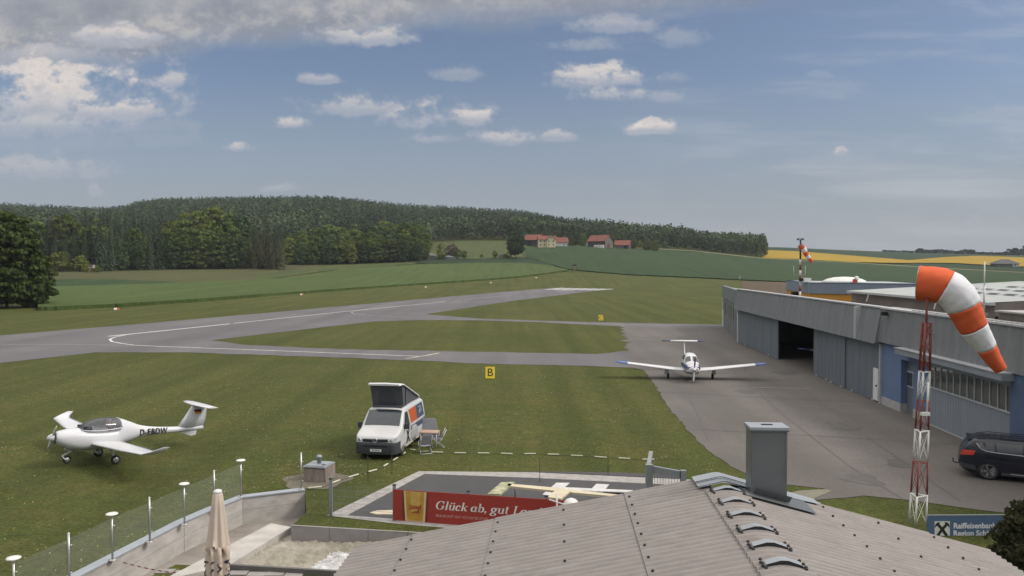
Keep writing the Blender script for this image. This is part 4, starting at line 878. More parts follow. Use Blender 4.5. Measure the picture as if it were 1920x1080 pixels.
# ------------------------------------------------------------------ rope of white segments on the lawn
ROPE = mat('dark_cord', (.05, .055, .03), .9); SEG = mat('cream_plastic', (.62, .60, .47), .6)
def rope(name, pts, label):
    b = MB(); P = [G(x, y, .035) for x, y in pts]; b.tube(P, .008, ROPE, 5)
    acc = [0]
    for p, q in zip(P[:-1], P[1:]): acc.append(acc[-1] + (q - p).length)
    def at(s):
        i = min(len(P) - 2, max(0, int(np.searchsorted(acc, s)) - 1)); return P[i].lerp(P[i + 1], (s - acc[i]) / (acc[i + 1] - acc[i]))
    s = .05; wob = random.Random(len(pts))
    while s + .5 < acc[-1]:
        a, c = at(s), at(s + .5); b.bar(a + Vector((0, 0, .02)), c + Vector((0, wob.uniform(-.09, .09), .02)), .05, .035, SEG); s += 1.02
    return tag(centred(b.build(name)), label, 'rope')
rope('marker_rope', [(575, 916), (605, 913), (626, 905), (648, 897), (676, 889), (699, 883), (716, 877), (728, 869), (742, 861), (757, 850), (772, 842), (780, 846)], 'cord of cream segments curving from the concrete shaft to the camper van')
rope('marker_rope', [(808, 848), (840, 849.5), (900, 850), (960, 851), (1020, 852), (1080, 855), (1140, 858), (1200, 862), (1215, 862), (1260, 860)], 'straight cord of cream segments on the lawn behind the signal square')

# ------------------------------------------------------------------ blue bank sign, hedge, lattice mast with windsock
SBLUE = mat('sign_blue', (.075, .125, .215), .55, 0, .05, .6); SWHITE = mat('sign_white', (.60, .62, .64), .6); SCREAM = mat('sign_cream', (.58, .60, .52), .6); SBLACK = mat('sign_black', (.02, .022, .025), .6)
sd = Vector((1, .02, 0)).normalized(); sp = D(1739, 1000, 24.2); sgn = thing('bank_sign', 'blue bank sign with white lettering beside the red and white lattice mast', 'sign', (sp.x, sp.y, 0), math.atan2(sd.y, sd.x))
zt3 = D(1739, 967, 24.2).z; zb3 = zt3 - .86; SL = 3.6
b = MB(); b.box((SL / 2, 0, (zt3 + zb3) / 2), (SL, .04, zt3 - zb3), SBLUE); b.box((SL / 2, 0, zt3 + .01), (SL + .02, .05, .03), GALV); b.build('board', sgn)
b = MB(); b.box((SL / 2 + .4, -.002, zb3 - .12), (SL - .9, .03, .2), mat('sign_pale_blue', (.45, .52, .60), .6)); b.build('lower_strip', sgn)
for x in (.3, SL - .3): b = MB(); b.tube([(x, .06, 0), (x, .06, zt3)], .03, GALV, 8); b.build('post', sgn)
SF = lambda x, z, l=0.0: frame((1, 0, 0), (0, 0, 1), (0, -1, 0), (x, -.022 - l, z))
ex, ez, es = .44, zt3 - .40, .47
b = MB(); b.box((ex, -.0225, ez), (es, .003, es), SCREAM); em = b.build('emblem', sgn)
b = MB()      # two crossed gables with heads
for s in (-1, 1):
    pts = [(-.20, -.22), (-.09, -.22), (.02, -.06), (.16, .10), (.235, .03), (.215, .14), (.15, .20), (.06, .205), (.09, .15), (-.05, .0)]
    b.poly([(ex + s * x, -.0245 - (.001 if s > 0 else 0), ez + z) for x, z in pts], SBLACK)
b.build('crossed_gables', em)
lettering('lettering', 'Raiffeisenbank', .235, SWHITE, sgn, SF(.78, zt3 - .315, .002), .0, .001, .007, 'LEFT', 1.0, .98)
lettering('lettering', 'Region Schärding', .235, SWHITE, sgn, SF(.78, zt3 - .545, .002), .0, .001, .007, 'LEFT', 1.0, .98)
MRED = mat('mast_red', (.20, .045, .038), .6, 0, .12, 2); MWHITE = mat('mast_white', (.62, .62, .60), .6, 0, .06)
mb_ = G(1719, 986); mast = thing('lattice_mast', 'red and white lattice mast carrying the big windsock beside the blue sign', 'mast', mb_)
lean = D(1737, 605, mb_.y) - mb_; zt4 = lean.z; lean.z = 0
SECT = [0, .07, 1.0, 2.05, 3.05, 4.0, 4.92, zt4]; wdt = lambda z: .50 - .27 * z / zt4
def mp(i, z): a = R(90 + 120 * i) + R(25); w = wdt(z) * .58; return Vector((w * math.cos(a), w * math.sin(a), z)) + lean * (z / zt4)
for k in range(1, len(SECT) - 1):
    z0, z1 = SECT[k], SECT[k + 1]; m = (MWHITE if k % 2 else MRED); b = MB(); b_r = .028
    for i in range(3):
        b.tube([mp(i, z0 if k > 1 else 0), mp(i, z1)], b_r if k < 6 else .04, m, 8); j = (i + 1) % 3
        b.bar(mp(i, z1 - .03), mp(j, z1 - .03), .03, .03, m); n_x = 1 if k < 6 else 3
        for q in range(n_x): a, c = z0 + (z1 - z0) * q / n_x, z0 + (z1 - z0) * (q + 1) / n_x; b.bar(mp(i, a + .03), mp(j, c - .04), .012, .012, m); b.bar(mp(j, a + .03), mp(i, c - .04), .012, .012, m)
    b.build('lattice_section', mast)
b = MB(); b.tube([lean + Vector((0, 0, zt4 - .5)), lean + Vector((0, 0, zt4 + 1.0))], .035, MRED, 10); b.tube([lean + Vector((.1, -.05, zt4 - .35)), lean + Vector((.22, -.1, zt4 - .3)), lean + Vector((.2, -.1, zt4 - .45))], .01, GALV, 6); b.build('pole', mast)
b = MB(); c = lean * .62 + Vector((.02, -.22, 3.6)); b.tube([c, c + Vector((.02, 0, .5)), c + Vector((.03, 0, 1.0))], .03, MWHITE, 8); b.box(c + Vector((-.05, 0, 0)), (.26, .12, .1), MWHITE); b.build('cable_box', mast)
SOCKR = mat('sock_orange', (.61, .105, .034), .85, 0, .06, 1.2, .15, 8); SOCKW = mat('sock_white', (.66, .65, .68), .85, 0, .04, 1.2, .15, 8)
def windsock(name, label, depth, pts, radii, top_in, parent=None, turn=0.0, group='windsocks'):
    """pts: centre line in the picture; stretched over five bands from a ring"""
    c0 = D(pts[0][0], pts[0][1], depth); t = thing(name, label, 'windsock', c0, 0, group); sc = depth / FOCAL
    P = [D(x, y, depth + dd) - c0 for x, y, dd in pts]; arr = np.array([list(p) for p in P]); seg = np.r_[0, np.cumsum(np.linalg.norm(np.diff(arr, axis=0), axis=1))]
    def smooth(u):
        # Catmull-Rom through the centre line
        i = int(min(len(P) - 2, np.searchsorted(seg, u, side='right') - 1)); f = (u - seg[i]) / (seg[i + 1] - seg[i]); p = [P[max(i - 1, 0)], P[i], P[i + 1], P[min(i + 2, len(P) - 1)]]
        return .5 * ((2 * p[1]) + (-p[0] + p[2]) * f + (2 * p[0] - 5 * p[1] + 4 * p[2] - p[3]) * f * f + (-p[0] + 3 * p[1] - 3 * p[2] + p[3]) * f ** 3)
    Ltot = seg[-1]; NB = 5; cuts = [Ltot * q for q in BANDS]
    for k in range(NB):
        us = np.linspace(cuts[k], cuts[k + 1], 12); rings = []
        for u in us:
            p = smooth(u); q = smooth(min(u + .02 * Ltot, Ltot - 1e-4)); o = smooth(max(u - .02 * Ltot, 0)); d = (q - o).normalized(); x = d.cross(Vector((0, 1, 0))).normalized(); y = x.cross(d); r_ = np.interp(u / Ltot, [v[0] for v in radii], [v[1] for v in radii]) * sc
            rings.append([p + (x * math.cos(a) + y * math.sin(a)) * r_ * (1 + .015 * math.sin(5 * a + u * 3) + .012 * math.sin(11 * a - u * 9) + .012 * math.sin(u * 22 + 2 * a)) for a in np.linspace(0, 2 * math.pi, 33)[:-1]])
        b = MB(); b.loft(rings, SOCKR if k % 2 == 0 else SOCKW, False, True)
        o = b.build('band', t, fix=False); sol = o.modifiers.new('cloth', 'SOLIDIFY'); sol.thickness = .004
        if k in (0, 4): b = MB(); rg = rings[0 if k == 0 else -1]; b.tube(rg + [rg[0]], .012 * depth / 25, SOCKR if k == 4 else GALV, 6); b.build('ring', t)
    return t
BANDS = [0, .20, .41, .60, .79, 1.0]
windsock('windsock', 'big orange and white windsock drooping from the near lattice mast', mb_.y - .1, [(1722, 531, .55), (1745, 533, .36), (1770, 538, .18), (1792, 553, .05), (1809, 580, 0), (1822, 608, 0), (1845, 645, 0), (1862, 673, 0), (1876, 692, 0)],
         [(0, 33), (.2, 33.5), (.36, 32), (.45, 28), (.6, 25), (.8, 17.5), (1, 11)], 0)
# far mast with the second sock, rising behind the hangar roof
fm = D(1500, 555, 110); fm.z = 0; fmast = thing('antenna_mast', 'distant red and white mast with aerials behind the hangar roof', 'mast', fm); zt5 = D(1500, 446, 110).z
zz = [0, 3.9, 4.8, 5.6, 6.4, 7.0, 7.7, 8.5, 9.2, zt5 - .2]
for k in range(len(zz) - 1): b = MB(); b.tube([(0, 0, zz[k]), (0, 0, zz[k + 1])], .15 if k < 8 else .12, (MRED if k % 2 == 0 else MWHITE) if k < 8 else BLACK, 8); b.build('mast_section', fmast)
b = MB(); b.bar((-.45, 0, zt5 - .1), (.5, 0, zt5 - .1), .08, .06, BLACK); b.bar((0, -.4, zt5 - .3), (0, .4, zt5 - .3), .08, .06, BLACK)
for dx in (-.35, .3): b.lathe([(.16, zt5 - .3), (.16, zt5 - .12), (.05, zt5 - .1)], BLACK, 8, (dx, 0, 0))
b.build('wind_gauge', fmast)
b = MB()
for dx in (-.9, .7): b.tube([(0, 0, 7.0), (dx, 0, 7.1)], .03, GALV, 6); b.tube([(dx, 0, 6.9), (dx, 0, 8.3)], .03, WHITE, 6)
b.build('aerial', fmast)
b = MB(); b.box((.1, -.15, 6.4), (.5, .4, .45), BLACK); b.build('equipment_box', fmast)
BANDS = [0, .22, .42, .62, .80, 1.0]
windsock('windsock', 'small distant windsock on the mast behind the hangar roof', 109.6, [(1500.5, 459.5, 0), (1503, 463, 0), (1507, 468, 0), (1512, 477, 0), (1517, 484, 0), (1522, 490.5, 0)], [(0, 5.4), (.3, 5.2), (.6, 4.2), (1, 3.2)], 0)
# ------------------------------------------------------------------ helpers for bodies
PLANEWHITE = mat('aircraft_white', (.56, .56, .575), .35, 0, .03, 1.0, spec=.5)
CARGLASS = mat('vehicle_glass', (.030, .036, .042), .07, 0, .25, 1.5, spec=.8); CANOPY = glass('canopy_glass', (.07, .075, .095), .55, .04)
TYRE = mat('tyre', (.028, .028, .029), .85, 0, .15, 8); ALLOY = mat('alloy', (.55, .55, .56), .3, .8, .05); CHROME = mat('chrome', (.65, .66, .67), .2, .9, .03)
PLASTIC = mat('grey_black_plastic', (.045, .047, .055), .65, 0, .1, 3)
def sell(a, p): c, s = math.cos(a), math.sin(a); return math.copysign(abs(c) ** (2 / p), c), math.copysign(abs(s) ** (2 / p), s)
def fuselage(b, st, m, n=28, cx=0.0):
    """st: (aft, half width, bottom, top, power, height of widest line)"""
    rings = []
    for s, hw, z0, z1, p, zm in st:
        ring = []
        for k in range(n): c, q = sell(2 * math.pi * k / n, p); ring.append(Vector((cx + hw * c, s, zm + (z1 - zm) * q if q > 0 else zm + (zm - z0) * q)))
        rings.append(ring)
    return b.loft(rings, m, True, True)
def smooth_stations(st, k=4):
    st = np.array(st); out = []
    for i in range(len(st) - 1):
        p0, p1, p2, p3 = st[max(i - 1, 0)], st[i], st[i + 1], st[min(i + 2, len(st) - 1)]
        for f in np.arange(k) / k: out.append(.5 * ((2 * p1) + (-p0 + p2) * f + (2 * p0 - 5 * p1 + 4 * p2 - p3) * f * f + (-p0 + 3 * p1 - 3 * p2 + p3) * f ** 3))
    out.append(st[-1]); return [tuple(float(v) for v in o) for o in out]
FOIL = [(1, 0), (.8, .035), (.55, .075), (.3, .092), (.12, .07), (.03, .038), (0, 0), (.03, -.025), (.12, -.04), (.3, -.048), (.55, -.038), (.8, -.018)]
def wing(b, secs, m, vertical=False, cap=True):
    """secs: (span, leading edge aft, chord, height, thickness factor)"""
    rings = []
    for x, le, c, z, t in secs:
        ring = []
        for u, w in FOIL:
            y, h = le + u * c, w * c * t
            ring.append(Vector((h, y, x)) if vertical else Vector((x, y, z + h)))
        rings.append(ring)
    return b.loft(rings, m, cap, True)
def wheel(parent, c, r, w, rim, name='wheel', axis='x', spokes=0):
    b = MB(); x, y, z = c; b.lathe([(r * .60, -w / 2 + .01), (r * .82, -w / 2), (r * .97, -w * .36), (r, 0), (r * .97, w * .36), (r * .82, w / 2), (r * .60, w / 2 - .01)], TYRE, 24, c, axis); wh = b.build(name, parent)
    b = MB()
    if not spokes: b.lathe([(r * .1, -w / 2 - .004), (r * .3, -w / 2 - .006), (r * .61, -w / 2 + .006), (r * .61, w / 2 - .006), (r * .3, w / 2 + .006), (r * .1, w / 2 + .004)], rim, 20, c, axis)
    else:
        b.lathe([(r * .66, -w / 2 + .01), (r * .69, -w / 2 - .004), (r * .69, w / 2 + .004), (r * .66, w / 2 - .01)], rim, 28, c, axis); b.lathe([(r * .60, -w * .2), (r * .60, w * .2)], BLACK, 20, c, axis)
        for sgn_ in (-1, 1):
            b.lathe([(r * .14, 0), (r * .15, .02), (r * .05, .03)], rim, 14, (x + sgn_ * (w / 2 - .02), y, z), axis)
            for k in range(spokes):
                for d in (-.12, .12):
                    a = 2 * math.pi * k / spokes; b.bar((x + sgn_ * w / 2 * .93, y + r * .12 * math.cos(a), z + r * .12 * math.sin(a)), (x + sgn_ * w / 2, y + r * .67 * math.cos(a + d), z + r * .67 * math.sin(a + d)), .02, .035, rim, Vector((1, 0, 0)))
    b.build('rim', wh); return wh
def side_patch(b, corners, W, m, side=1, off=.008, n=6):
    """quad given by four (aft, height) corners laid on the body side"""
    P = []
    for i in range(n + 1):
        row = []
        for j in range(n + 1):
            u, v = j / n, i / n; y = (corners[0][0] * (1 - u) + corners[1][0] * u) * (1 - v) + (corners[3][0] * (1 - u) + corners[2][0] * u) * v; z = (corners[0][1] * (1 - u) + corners[1][1] * u) * (1 - v) + (corners[3][1] * (1 - u) + corners[2][1] * u) * v
            row.append(Vector((side * (W(y, z) + off), y, z)))
        P.append(row)
    return b.grid(P, m, True)
def body(b, ys, zt, zb, W, m, crown=.03, Rr=.10, levels=10):
    rings = []
    for y in ys:
        t, o = zt(y), zb(y); half = []
        hs_ = [o + (t - o - Rr) * k / levels for k in range(levels + 1)] + [t - Rr + Rr * math.sin(a) for a in (.4, .8, 1.15, 1.45)]
        for z in hs_:
            q = max(0, (z - (t - Rr)) / Rr); x = W(y, z) - Rr * (1 - math.sqrt(max(0, 1 - q * q))); half.append((max(x, .02), z))
        top_ = [(half[-1][0] * f, t + crown * (1 - f * f)) for f in (.75, .4)]
        right = half + top_; ring = [Vector((x, y, z)) for x, z in right] + [Vector((-x, y, z)) for x, z in right[::-1]]
        rings.append(ring)
    return b.loft(rings, m, True, True)
def boolean_cut(o, cutters):
    for c in cutters:
        md = o.modifiers.new('arch', 'BOOLEAN'); md.object = c; md.operation = 'DIFFERENCE'; md.solver = 'EXACT'
    bpy.context.view_layer.update(); me = bpy.data.meshes.new_from_object(o.evaluated_get(bpy.context.evaluated_depsgraph_get())); o.modifiers.clear(); o.data = me
    for c in cutters: bpy.data.objects.remove(c)
def lerp_tab(tab): xs, ys = zip(*tab); return lambda v: float(np.interp(v, xs, ys))

# ------------------------------------------------------------------ white two-seat T-tail aeroplane on the lawn
ORIGIN = G(163, 862); ta = thing('light_aircraft', 'white two seat T-tail aeroplane with bubble canopy parked on the lawn', 'aeroplane', (-17.72, 34.33, 0))
def rot_parts(t, yaw, pitch, pivot):
    t.rotation_mode = 'XYZ'; t.rotation_euler = (0, 0, 0); M = Matrix.Rotation(yaw, 4, 'Z') @ Matrix.Rotation(pitch, 4, 'X'); t.rotation_euler = M.to_euler(); return M
PV = 2.9                                     # main wheels lie at the origin; local y runs aft, x to the aeroplane's left
def A_(s): return (s if s > 2.0 else 2.0 - (2.0 - s) * .72) - PV
M_ = rot_parts(ta, R(-44), R(-4.8), None)
st = [(.40, .30, .93, 1.26, 2.2, 1.10), (.55, .40, .80, 1.33, 2.3, 1.08), (.95, .49, .66, 1.40, 2.5, 1.04), (1.5, .55, .55, 1.44, 2.6, 1.0), (2.0, .58, .52, 1.42, 2.6, .98), (2.7, .58, .53, 1.40, 2.5, .98), (3.15, .54, .58, 1.45, 2.4, 1.0), (3.30, .51, .61, 1.74, 2.2, 1.04), (3.7, .41, .72, 1.62, 2.1, 1.08), (4.2, .27, .88, 1.42, 2.0, 1.12), (4.8, .19, .95, 1.31, 2, 1.13), (5.6, .15, .98, 1.26, 2, 1.12), (6.4, .11, 1.02, 1.24, 2, 1.13), (7.05, .06, 1.06, 1.24, 2, 1.15)]
b = MB(); fuselage(b, [(A_(s[0]),) + s[1:] for s in smooth_stations(st, 4)], PLANEWHITE); fus = b.build('fuselage', ta)
b = MB(); fuselage(b, [(A_(s[0]),) + s[1:] for s in smooth_stations([(1.62, .36, 1.36, 1.44, 2.2, 1.37), (1.95, .50, 1.34, 1.62, 2.2, 1.38), (2.35, .545, 1.33, 1.77, 2.2, 1.38), (2.75, .55, 1.34, 1.82, 2.2, 1.40), (3.1, .53, 1.37, 1.80, 2.2, 1.42), (3.29, .505, 1.42, 1.745, 2.2, 1.44)], 3)], CANOPY); can = b.build('canopy', ta)
b = MB()
for k in range(2):
    pts = [];  s0_ = 3.29 if k else 1.62
    if k:
        for a in np.linspace(0, math.pi, 18): c, q = sell(a, 2.2); pts.append((.515 * c, A_(3.28), 1.44 + .315 * max(q, 0)))
        b.tube(pts, .028, PLANEWHITE, 6)
    else:
        for side in (-1, 1): b.tube([(side * x, A_(s), z) for s, x, z in ((1.62, .36, 1.40), (1.95, .52, 1.37), (2.35, .57, 1.36), (2.75, .575, 1.38), (3.1, .55, 1.41), (3.28, .52, 1.44))], .022, PLANEWHITE, 6)
b.build('canopy_frame', can)
SEAT = mat('seat_beige', (.42, .36, .31), .8)
for x in (-.25, .25):
    b = MB(); b.loft([[Vector((x + sx * .2, A_(s + dy), z)) for sx, dy in ((-1, 0), (1, 0), (1, .1), (-1, .1))] for s, z in ((2.75, 1.3), (2.85, 1.45), (2.95, 1.60))] + [[Vector((x + sx * .11, A_(2.98 + dy), 1.70)) for sx, dy in ((-1, 0), (1, 0), (1, .08), (-1, .08))]], SEAT, True, True); b.build('seat', ta)
b = MB(); b.box((0, A_(1.95), 1.45), (.86, .3, .14), BLACK); b.build('instrument_panel', ta)
for sd_ in (1, -1):
    b = MB(); wing(b, [(sd_ * .30, 1.95, 1.55, .80, .8), (sd_ * .62, 2.08, 1.28, .83, 1), (sd_ * 3.4, 2.16, 1.02, 1.00, 1), (sd_ * 5.1, 2.28, .72, 1.12, 1), (sd_ * 5.3, 2.55, .52, 1.22, .9), (sd_ * 5.42, 2.95, .28, 1.38, .7)], PLANEWHITE); w = b.build('wing', ta)
    b = MB(); b.bar((sd_ * 2.9, A_(3.28 - .26) + PV, 1.075), (sd_ * 4.9, A_(2.98) + PV, 1.16), .012, .012, STEEL); o = b.build('aileron_gap', w)
    for q in (w, o): q.data.transform(Matrix.Translation((0, -PV, 0)))
def shift(o):
    for v in o.data.vertices: v.co.y = A_(v.co.y)
    return o
b = MB(); wing(b, [(1.15, 5.80, 1.32, 0, .9), (1.6, 6.10, 1.06, 0, .9), (2.12, 6.42, .76, 0, .9), (2.2, 6.46, .72, 0, .7)], PLANEWHITE, True); fin = shift(b.build('fin', ta))
b = MB(); wing(b, [(-1.33, 6.62, .48, 2.20, .8), (-.9, 6.52, .60, 2.20, .9), (0, 6.44, .72, 2.20, 1), (.9, 6.52, .60, 2.20, .9), (1.33, 6.62, .48, 2.20, .8)], PLANEWHITE); shift(b.build('tail_plane', ta))
b = MB(); b.poly([(0, 5.85, 1.03), (0, 6.75, 1.05), (0, 6.72, .84), (0, 6.5, .80)], PLANEWHITE, .03, Vector((1, 0, 0))); shift(b.build('ventral_fin', ta))
b = MB(); b.lathe([(.01, 0), (.05, .025), (.11, .11), (.155, .24), (.17, .34), (.16, .36)], PLANEWHITE, 20, (0, 0, 1.10), 'y'); sp_ = shift(b.build('spinner', ta))
for sgn_ in (1, -1):
    b = MB(); rings = []
    for r_, c_, tw in ((.10, .10, 50), (.3, .13, 38), (.5, .11, 26), (.70, .06, 18)):
        a = R(tw); rings.append([Vector((dx * math.cos(a), .28 + dx * math.sin(a) + dt, 1.10 - sgn_ * r_)) for dx, dt in ((-c_ / 2, 0), (0, .02), (c_ / 2, 0), (0, -.012))])
    b.loft(rings, PLANEWHITE, True, True); o = shift(b.build('propeller_blade', sp_)); o.data.transform(Matrix.Translation((0, 0, -1.10)) @ Matrix.Identity(4)); o.data.transform(Matrix.Rotation(R(40), 4, 'Y')); o.data.transform(Matrix.Translation((0, 0, 1.10)))
b = MB(); b.lathe([(.20, .37), (.25, .375), (.26, .40), (.25, .43)], mat('cowl_gap_grey', (.12, .125, .15), .6), 20, (0, 0, 1.10), 'y'); shift(b.build('cowl_ring', ta))
b = MB(); b.tube([(0, 1.72, .60), (0, 1.35, .50), (0, .86, .34)], [.04, .038, .03], PLANEWHITE, 8); b.tube([(0, .86, .34), (.10, .96, .22), (.10, 1.14, .17)], .025, PLANEWHITE, 8); b.tube([(0, .95, .62), (0, 1.5, .50)], [.035, .05], PLANEWHITE, 8); gear = shift(b.build('nose_leg', ta)); wheel(gear, (0, A_(1.14), .165), .165, .11, ALLOY)
for sd_ in (1, -1): b = MB(); b.tube([(sd_ * .35, 2.86, .62), (sd_ * .7, 2.9, .42), (sd_ * .93, 2.92, .20)], [.05, .038, .032], PLANEWHITE, 8); g_ = shift(b.build('main_leg', ta)); wheel(g_, (sd_ * .99, .02, .19), .19, .14, ALLOY)
b = MB(); b.tube([(.25, 2.35, .55), (.25, 2.36, .42), (.25, 2.5, .40)], .025, PLANEWHITE, 6); shift(b.build('step', ta))
REG = mat('registration_black', (.02, .02, .022), .6)
for sd_ in (1, -1): lettering('registration', 'D-EBDW', .37, REG, fus, frame((0, sd_, 0), (0, 0, 1), (sd_, 0, 0), (sd_ * .228, A_(4.72), 1.13)) @ Matrix.Rotation(R(6.2 * sd_), 4, 'Y'), .0, .016, .002, 'CENTER', 1.12, .80)
for sd_ in (1, -1):
    for k, (c_, nm) in enumerate((((.012, .012, .012), 'flag_black'), ((.40, .03, .02), 'flag_red'), ((.55, .36, .03), 'flag_gold'))):
        b = MB(); b.box((sd_ * .066, A_(6.72), 1.96 - k * .07), (.012, .34, .07), mat(nm, c_, .6)); b.build('flag_stripe', fin)
ta.location = Vector((-17.40, 33.45, 0)) + (M_ @ Vector((0, .3, 0)))
ta.location.z = .0
_mn = 0.19 - 0.19
# lower or lift so that the main wheels stand on the grass
lowest = min((M_ @ Vector(p)).z for p in ((.99, .02, 0), (-.99, .02, 0))); ta.location.z = -lowest + .0

# ------------------------------------------------------------------ white and blue four-seat T-tail aeroplane on the apron, and a copy in the bay
BLUETIP = mat('wing_tip_blue', (.085, .14, .33), .5); NAVY = mat('navy_stripe', (.02, .035, .095), .45); PIPERWHITE = PLANEWHITE; PGREY = mat('belly_grey', (.34, .36, .39), .45, .2)
pz0 = G(1294, 710); tp_ = thing('light_aircraft', 'white low wing T-tail aeroplane with blue wing tips standing on the apron', 'aeroplane', (pz0.x, pz0.y, 0))
st = [(-1.75, .30, .80, 1.10, 2.3, .95), (-1.6, .42, .66, 1.16, 2.5, .92), (-1.1, .50, .56, 1.22, 2.8, .90), (-.4, .56, .50, 1.27, 3, .90), (.4, .58, .48, 1.30, 3, .90), (1.6, .56, .50, 1.36, 2.8, .94), (2.6, .44, .60, 1.36, 2.4, 1.0), (4.2, .25, .80, 1.28, 2.2, 1.05), (5.6, .10, .98, 1.22, 2, 1.1), (6.1, .05, 1.05, 1.2, 2, 1.12)]
b = MB(); fuselage(b, smooth_stations(st, 4), PIPERWHITE); b._m(PGREY)
for i, f in enumerate(b.f):
    if sum(b.v[k][2] for k in f) / len(f) < .84 and b.v[f[0]][1] < 2.6: b.mi[i] = 1
fp = b.build('fuselage', tp_)
b = MB()
for sd_ in (1, -1):
    P = []
    for i, s in enumerate(np.linspace(-1.62, 4.0, 26)):
        row = []
        for j in range(5):
            z = .93 + .062 * j - .02 * max(0, s); e = smooth_stations(st, 8); k = min(range(len(e)), key=lambda q: abs(e[q][0] - s)); _, hw, z0_, z1_, p, zm = e[k]
            q = (z - zm) / ((z1_ - zm) if z > zm else (zm - z0_)); q = max(-.999, min(.999, q)); x = hw * (1 - abs(q) ** p) ** (1 / p); row.append(Vector((sd_ * (x + .006), s, z)))
        P.append(row)
    b.grid(P, NAVY, True)
b.build('stripe', fp)
b = MB(); fuselage(b, smooth_stations([(-.75, .44, 1.15, 1.26, 2.6, 1.18), (-.3, .50, 1.14, 1.50, 2.5, 1.18), (.15, .535, 1.14, 1.76, 2.5, 1.2), (.7, .55, 1.14, 1.88, 2.5, 1.2), (1.6, .52, 1.16, 1.83, 2.4, 1.22), (2.4, .40, 1.2, 1.58, 2.2, 1.24), (3.1, .26, 1.2, 1.34, 2.2, 1.24)], 4), PIPERWHITE); cab = b.build('cabin', tp_)
CST = smooth_stations([(-.75, .44, 1.15, 1.26, 2.6, 1.18), (-.3, .50, 1.14, 1.50, 2.5, 1.18), (.15, .535, 1.14, 1.76, 2.5, 1.2), (.7, .55, 1.14, 1.88, 2.5, 1.2), (1.6, .52, 1.16, 1.83, 2.4, 1.22), (2.4, .40, 1.2, 1.58, 2.2, 1.24), (3.1, .26, 1.2, 1.34, 2.2, 1.24)], 16)
def cabpt(s, a, off=.012): e = min(CST, key=lambda q: abs(q[0] - s)); c, q = sell(a, e[4]); return Vector(((e[1] + off) * c, s - (off if s < .2 else 0), e[5] + (e[3] + off - e[5]) * q))
for sd_ in (1, -1):
    b = MB(); b.grid([[cabpt(-.42 + .50 * u, (math.pi / 2 - sd_ * (.10 + v * (1.02 - .25 * u)))) for u in np.linspace(0, 1, 7)] for v in np.linspace(0, 1, 9)], CARGLASS, True); b.build('windscreen', cab)
    for s0_, s1_ in ((.28, 1.05), (1.15, 1.9)): b = MB(); b.grid([[cabpt(s, math.pi / 2 - sd_ * v, .014) for s in np.linspace(s0_, s1_, 6)] for v in np.linspace(.72, 1.33, 5)], CARGLASS, True); b.build('window', cab)
for sd_ in (1, -1):
    b = MB(); wing(b, [(sd_ * .3, -.15, 1.9, .66, .85), (sd_ * 1.4, 0, 1.62, .74, 1), (sd_ * 1.5, .02, 1.58, .745, 1), (sd_ * 4.55, .18, 1.18, 1.10, 1)], PIPERWHITE, cap=False); w = b.build('wing', tp_)
    b = MB(); wing(b, [(sd_ * 4.55, .18, 1.18, 1.10, 1), (sd_ * 5.15, .24, 1.04, 1.17, .9), (sd_ * 5.40, .42, .76, 1.21, .5)], BLUETIP); b.build('wing_tip', w)
    b = MB(); b.bar((sd_ * 2.2, 1.45, .79), (sd_ * 4.4, 1.28, 1.05), .03, .02, STEEL); b.build('aileron_gap', w)
    b = MB(); b.tube([(sd_ * 1.6, .75, .7), (sd_ * 1.6, .8, .22)], [.05, .035], ALLOY, 8); b.bar((sd_ * 1.72, .78, .66), (sd_ * 1.74, .8, .30), .02, .3, PIPERWHITE); g_ = b.build('main_leg', tp_); wheel(g_, (sd_ * 1.6, .8, .20), .20, .16, PGREY)
b = MB(); b.tube([(0, -1.2, .6), (0, -1.28, .2)], [.05, .04], ALLOY, 8); b.box((0, -1.32, .40), (.13, .06, .30), PIPERWHITE); g_ = b.build('nose_leg', tp_); wheel(g_, (0, -1.3, .18), .18, .13, PGREY)
b = MB(); wing(b, [(1.1, 4.5, 1.7, 0, .6), (1.5, 4.95, 1.25, 0, .8), (2.22, 5.35, .86, 0, .9), (2.36, 5.40, .8, 0, .7)], PIPERWHITE, True); fin2 = b.build('fin', tp_)
b = MB(); wing(b, [(-1.05, 5.38, .8, 2.32, 1), (0, 5.32, .86, 2.32, 1), (1.05, 5.38, .8, 2.32, 1)], PIPERWHITE); tl = b.build('tail_plane', tp_)
for sd_ in (1, -1): b = MB(); wing(b, [(sd_ * 1.05, 5.38, .8, 2.32, 1), (sd_ * 1.66, 5.42, .72, 2.32, .8)], NAVY); b.build('tail_tip', tl)
b = MB(); b.lathe([(.01, -2.12), (.07, -2.05), (.14, -1.9), (.165, -1.76)], PIPERWHITE, 18, (0, 0, 1.0), 'y'); spn = b.build('spinner', tp_)
for sgn_, m in ((1, PIPERWHITE), (-1, PLASTIC)):
    b = MB(); rings = []
    for r_, c_, tw in ((.10, .10, 50), (.35, .15, 36), (.7, .13, 24), (.93, .08, 16)):
        a = R(tw); rings.append([Vector((dx * math.cos(a), -1.88 + dx * math.sin(a) + dt, sgn_ * -r_)) for dx, dt in ((-c_ / 2, 0), (0, .02), (c_ / 2, 0), (0, -.012))])
    b.loft(rings, m, True, True); o = b.build('propeller_blade', spn); o.data.transform(Matrix.Translation((0, 0, 1.0)) @ Matrix.Rotation(R(4), 4, 'Y'))
for sd_ in (1, -1): b = MB(); b.lathe([(.15, -1.66), (.155, -1.60), (.12, -1.55)], BLACK, 16, (sd_ * .27, 0, 1.0), 'y'); b.build('air_intake', fp)
b = MB(); b.lathe([(.13, -1.67), (.14, -1.62), (.1, -1.56)], PGREY, 16, (0, 0, .70), 'y'); b.build('landing_lamp', fp)
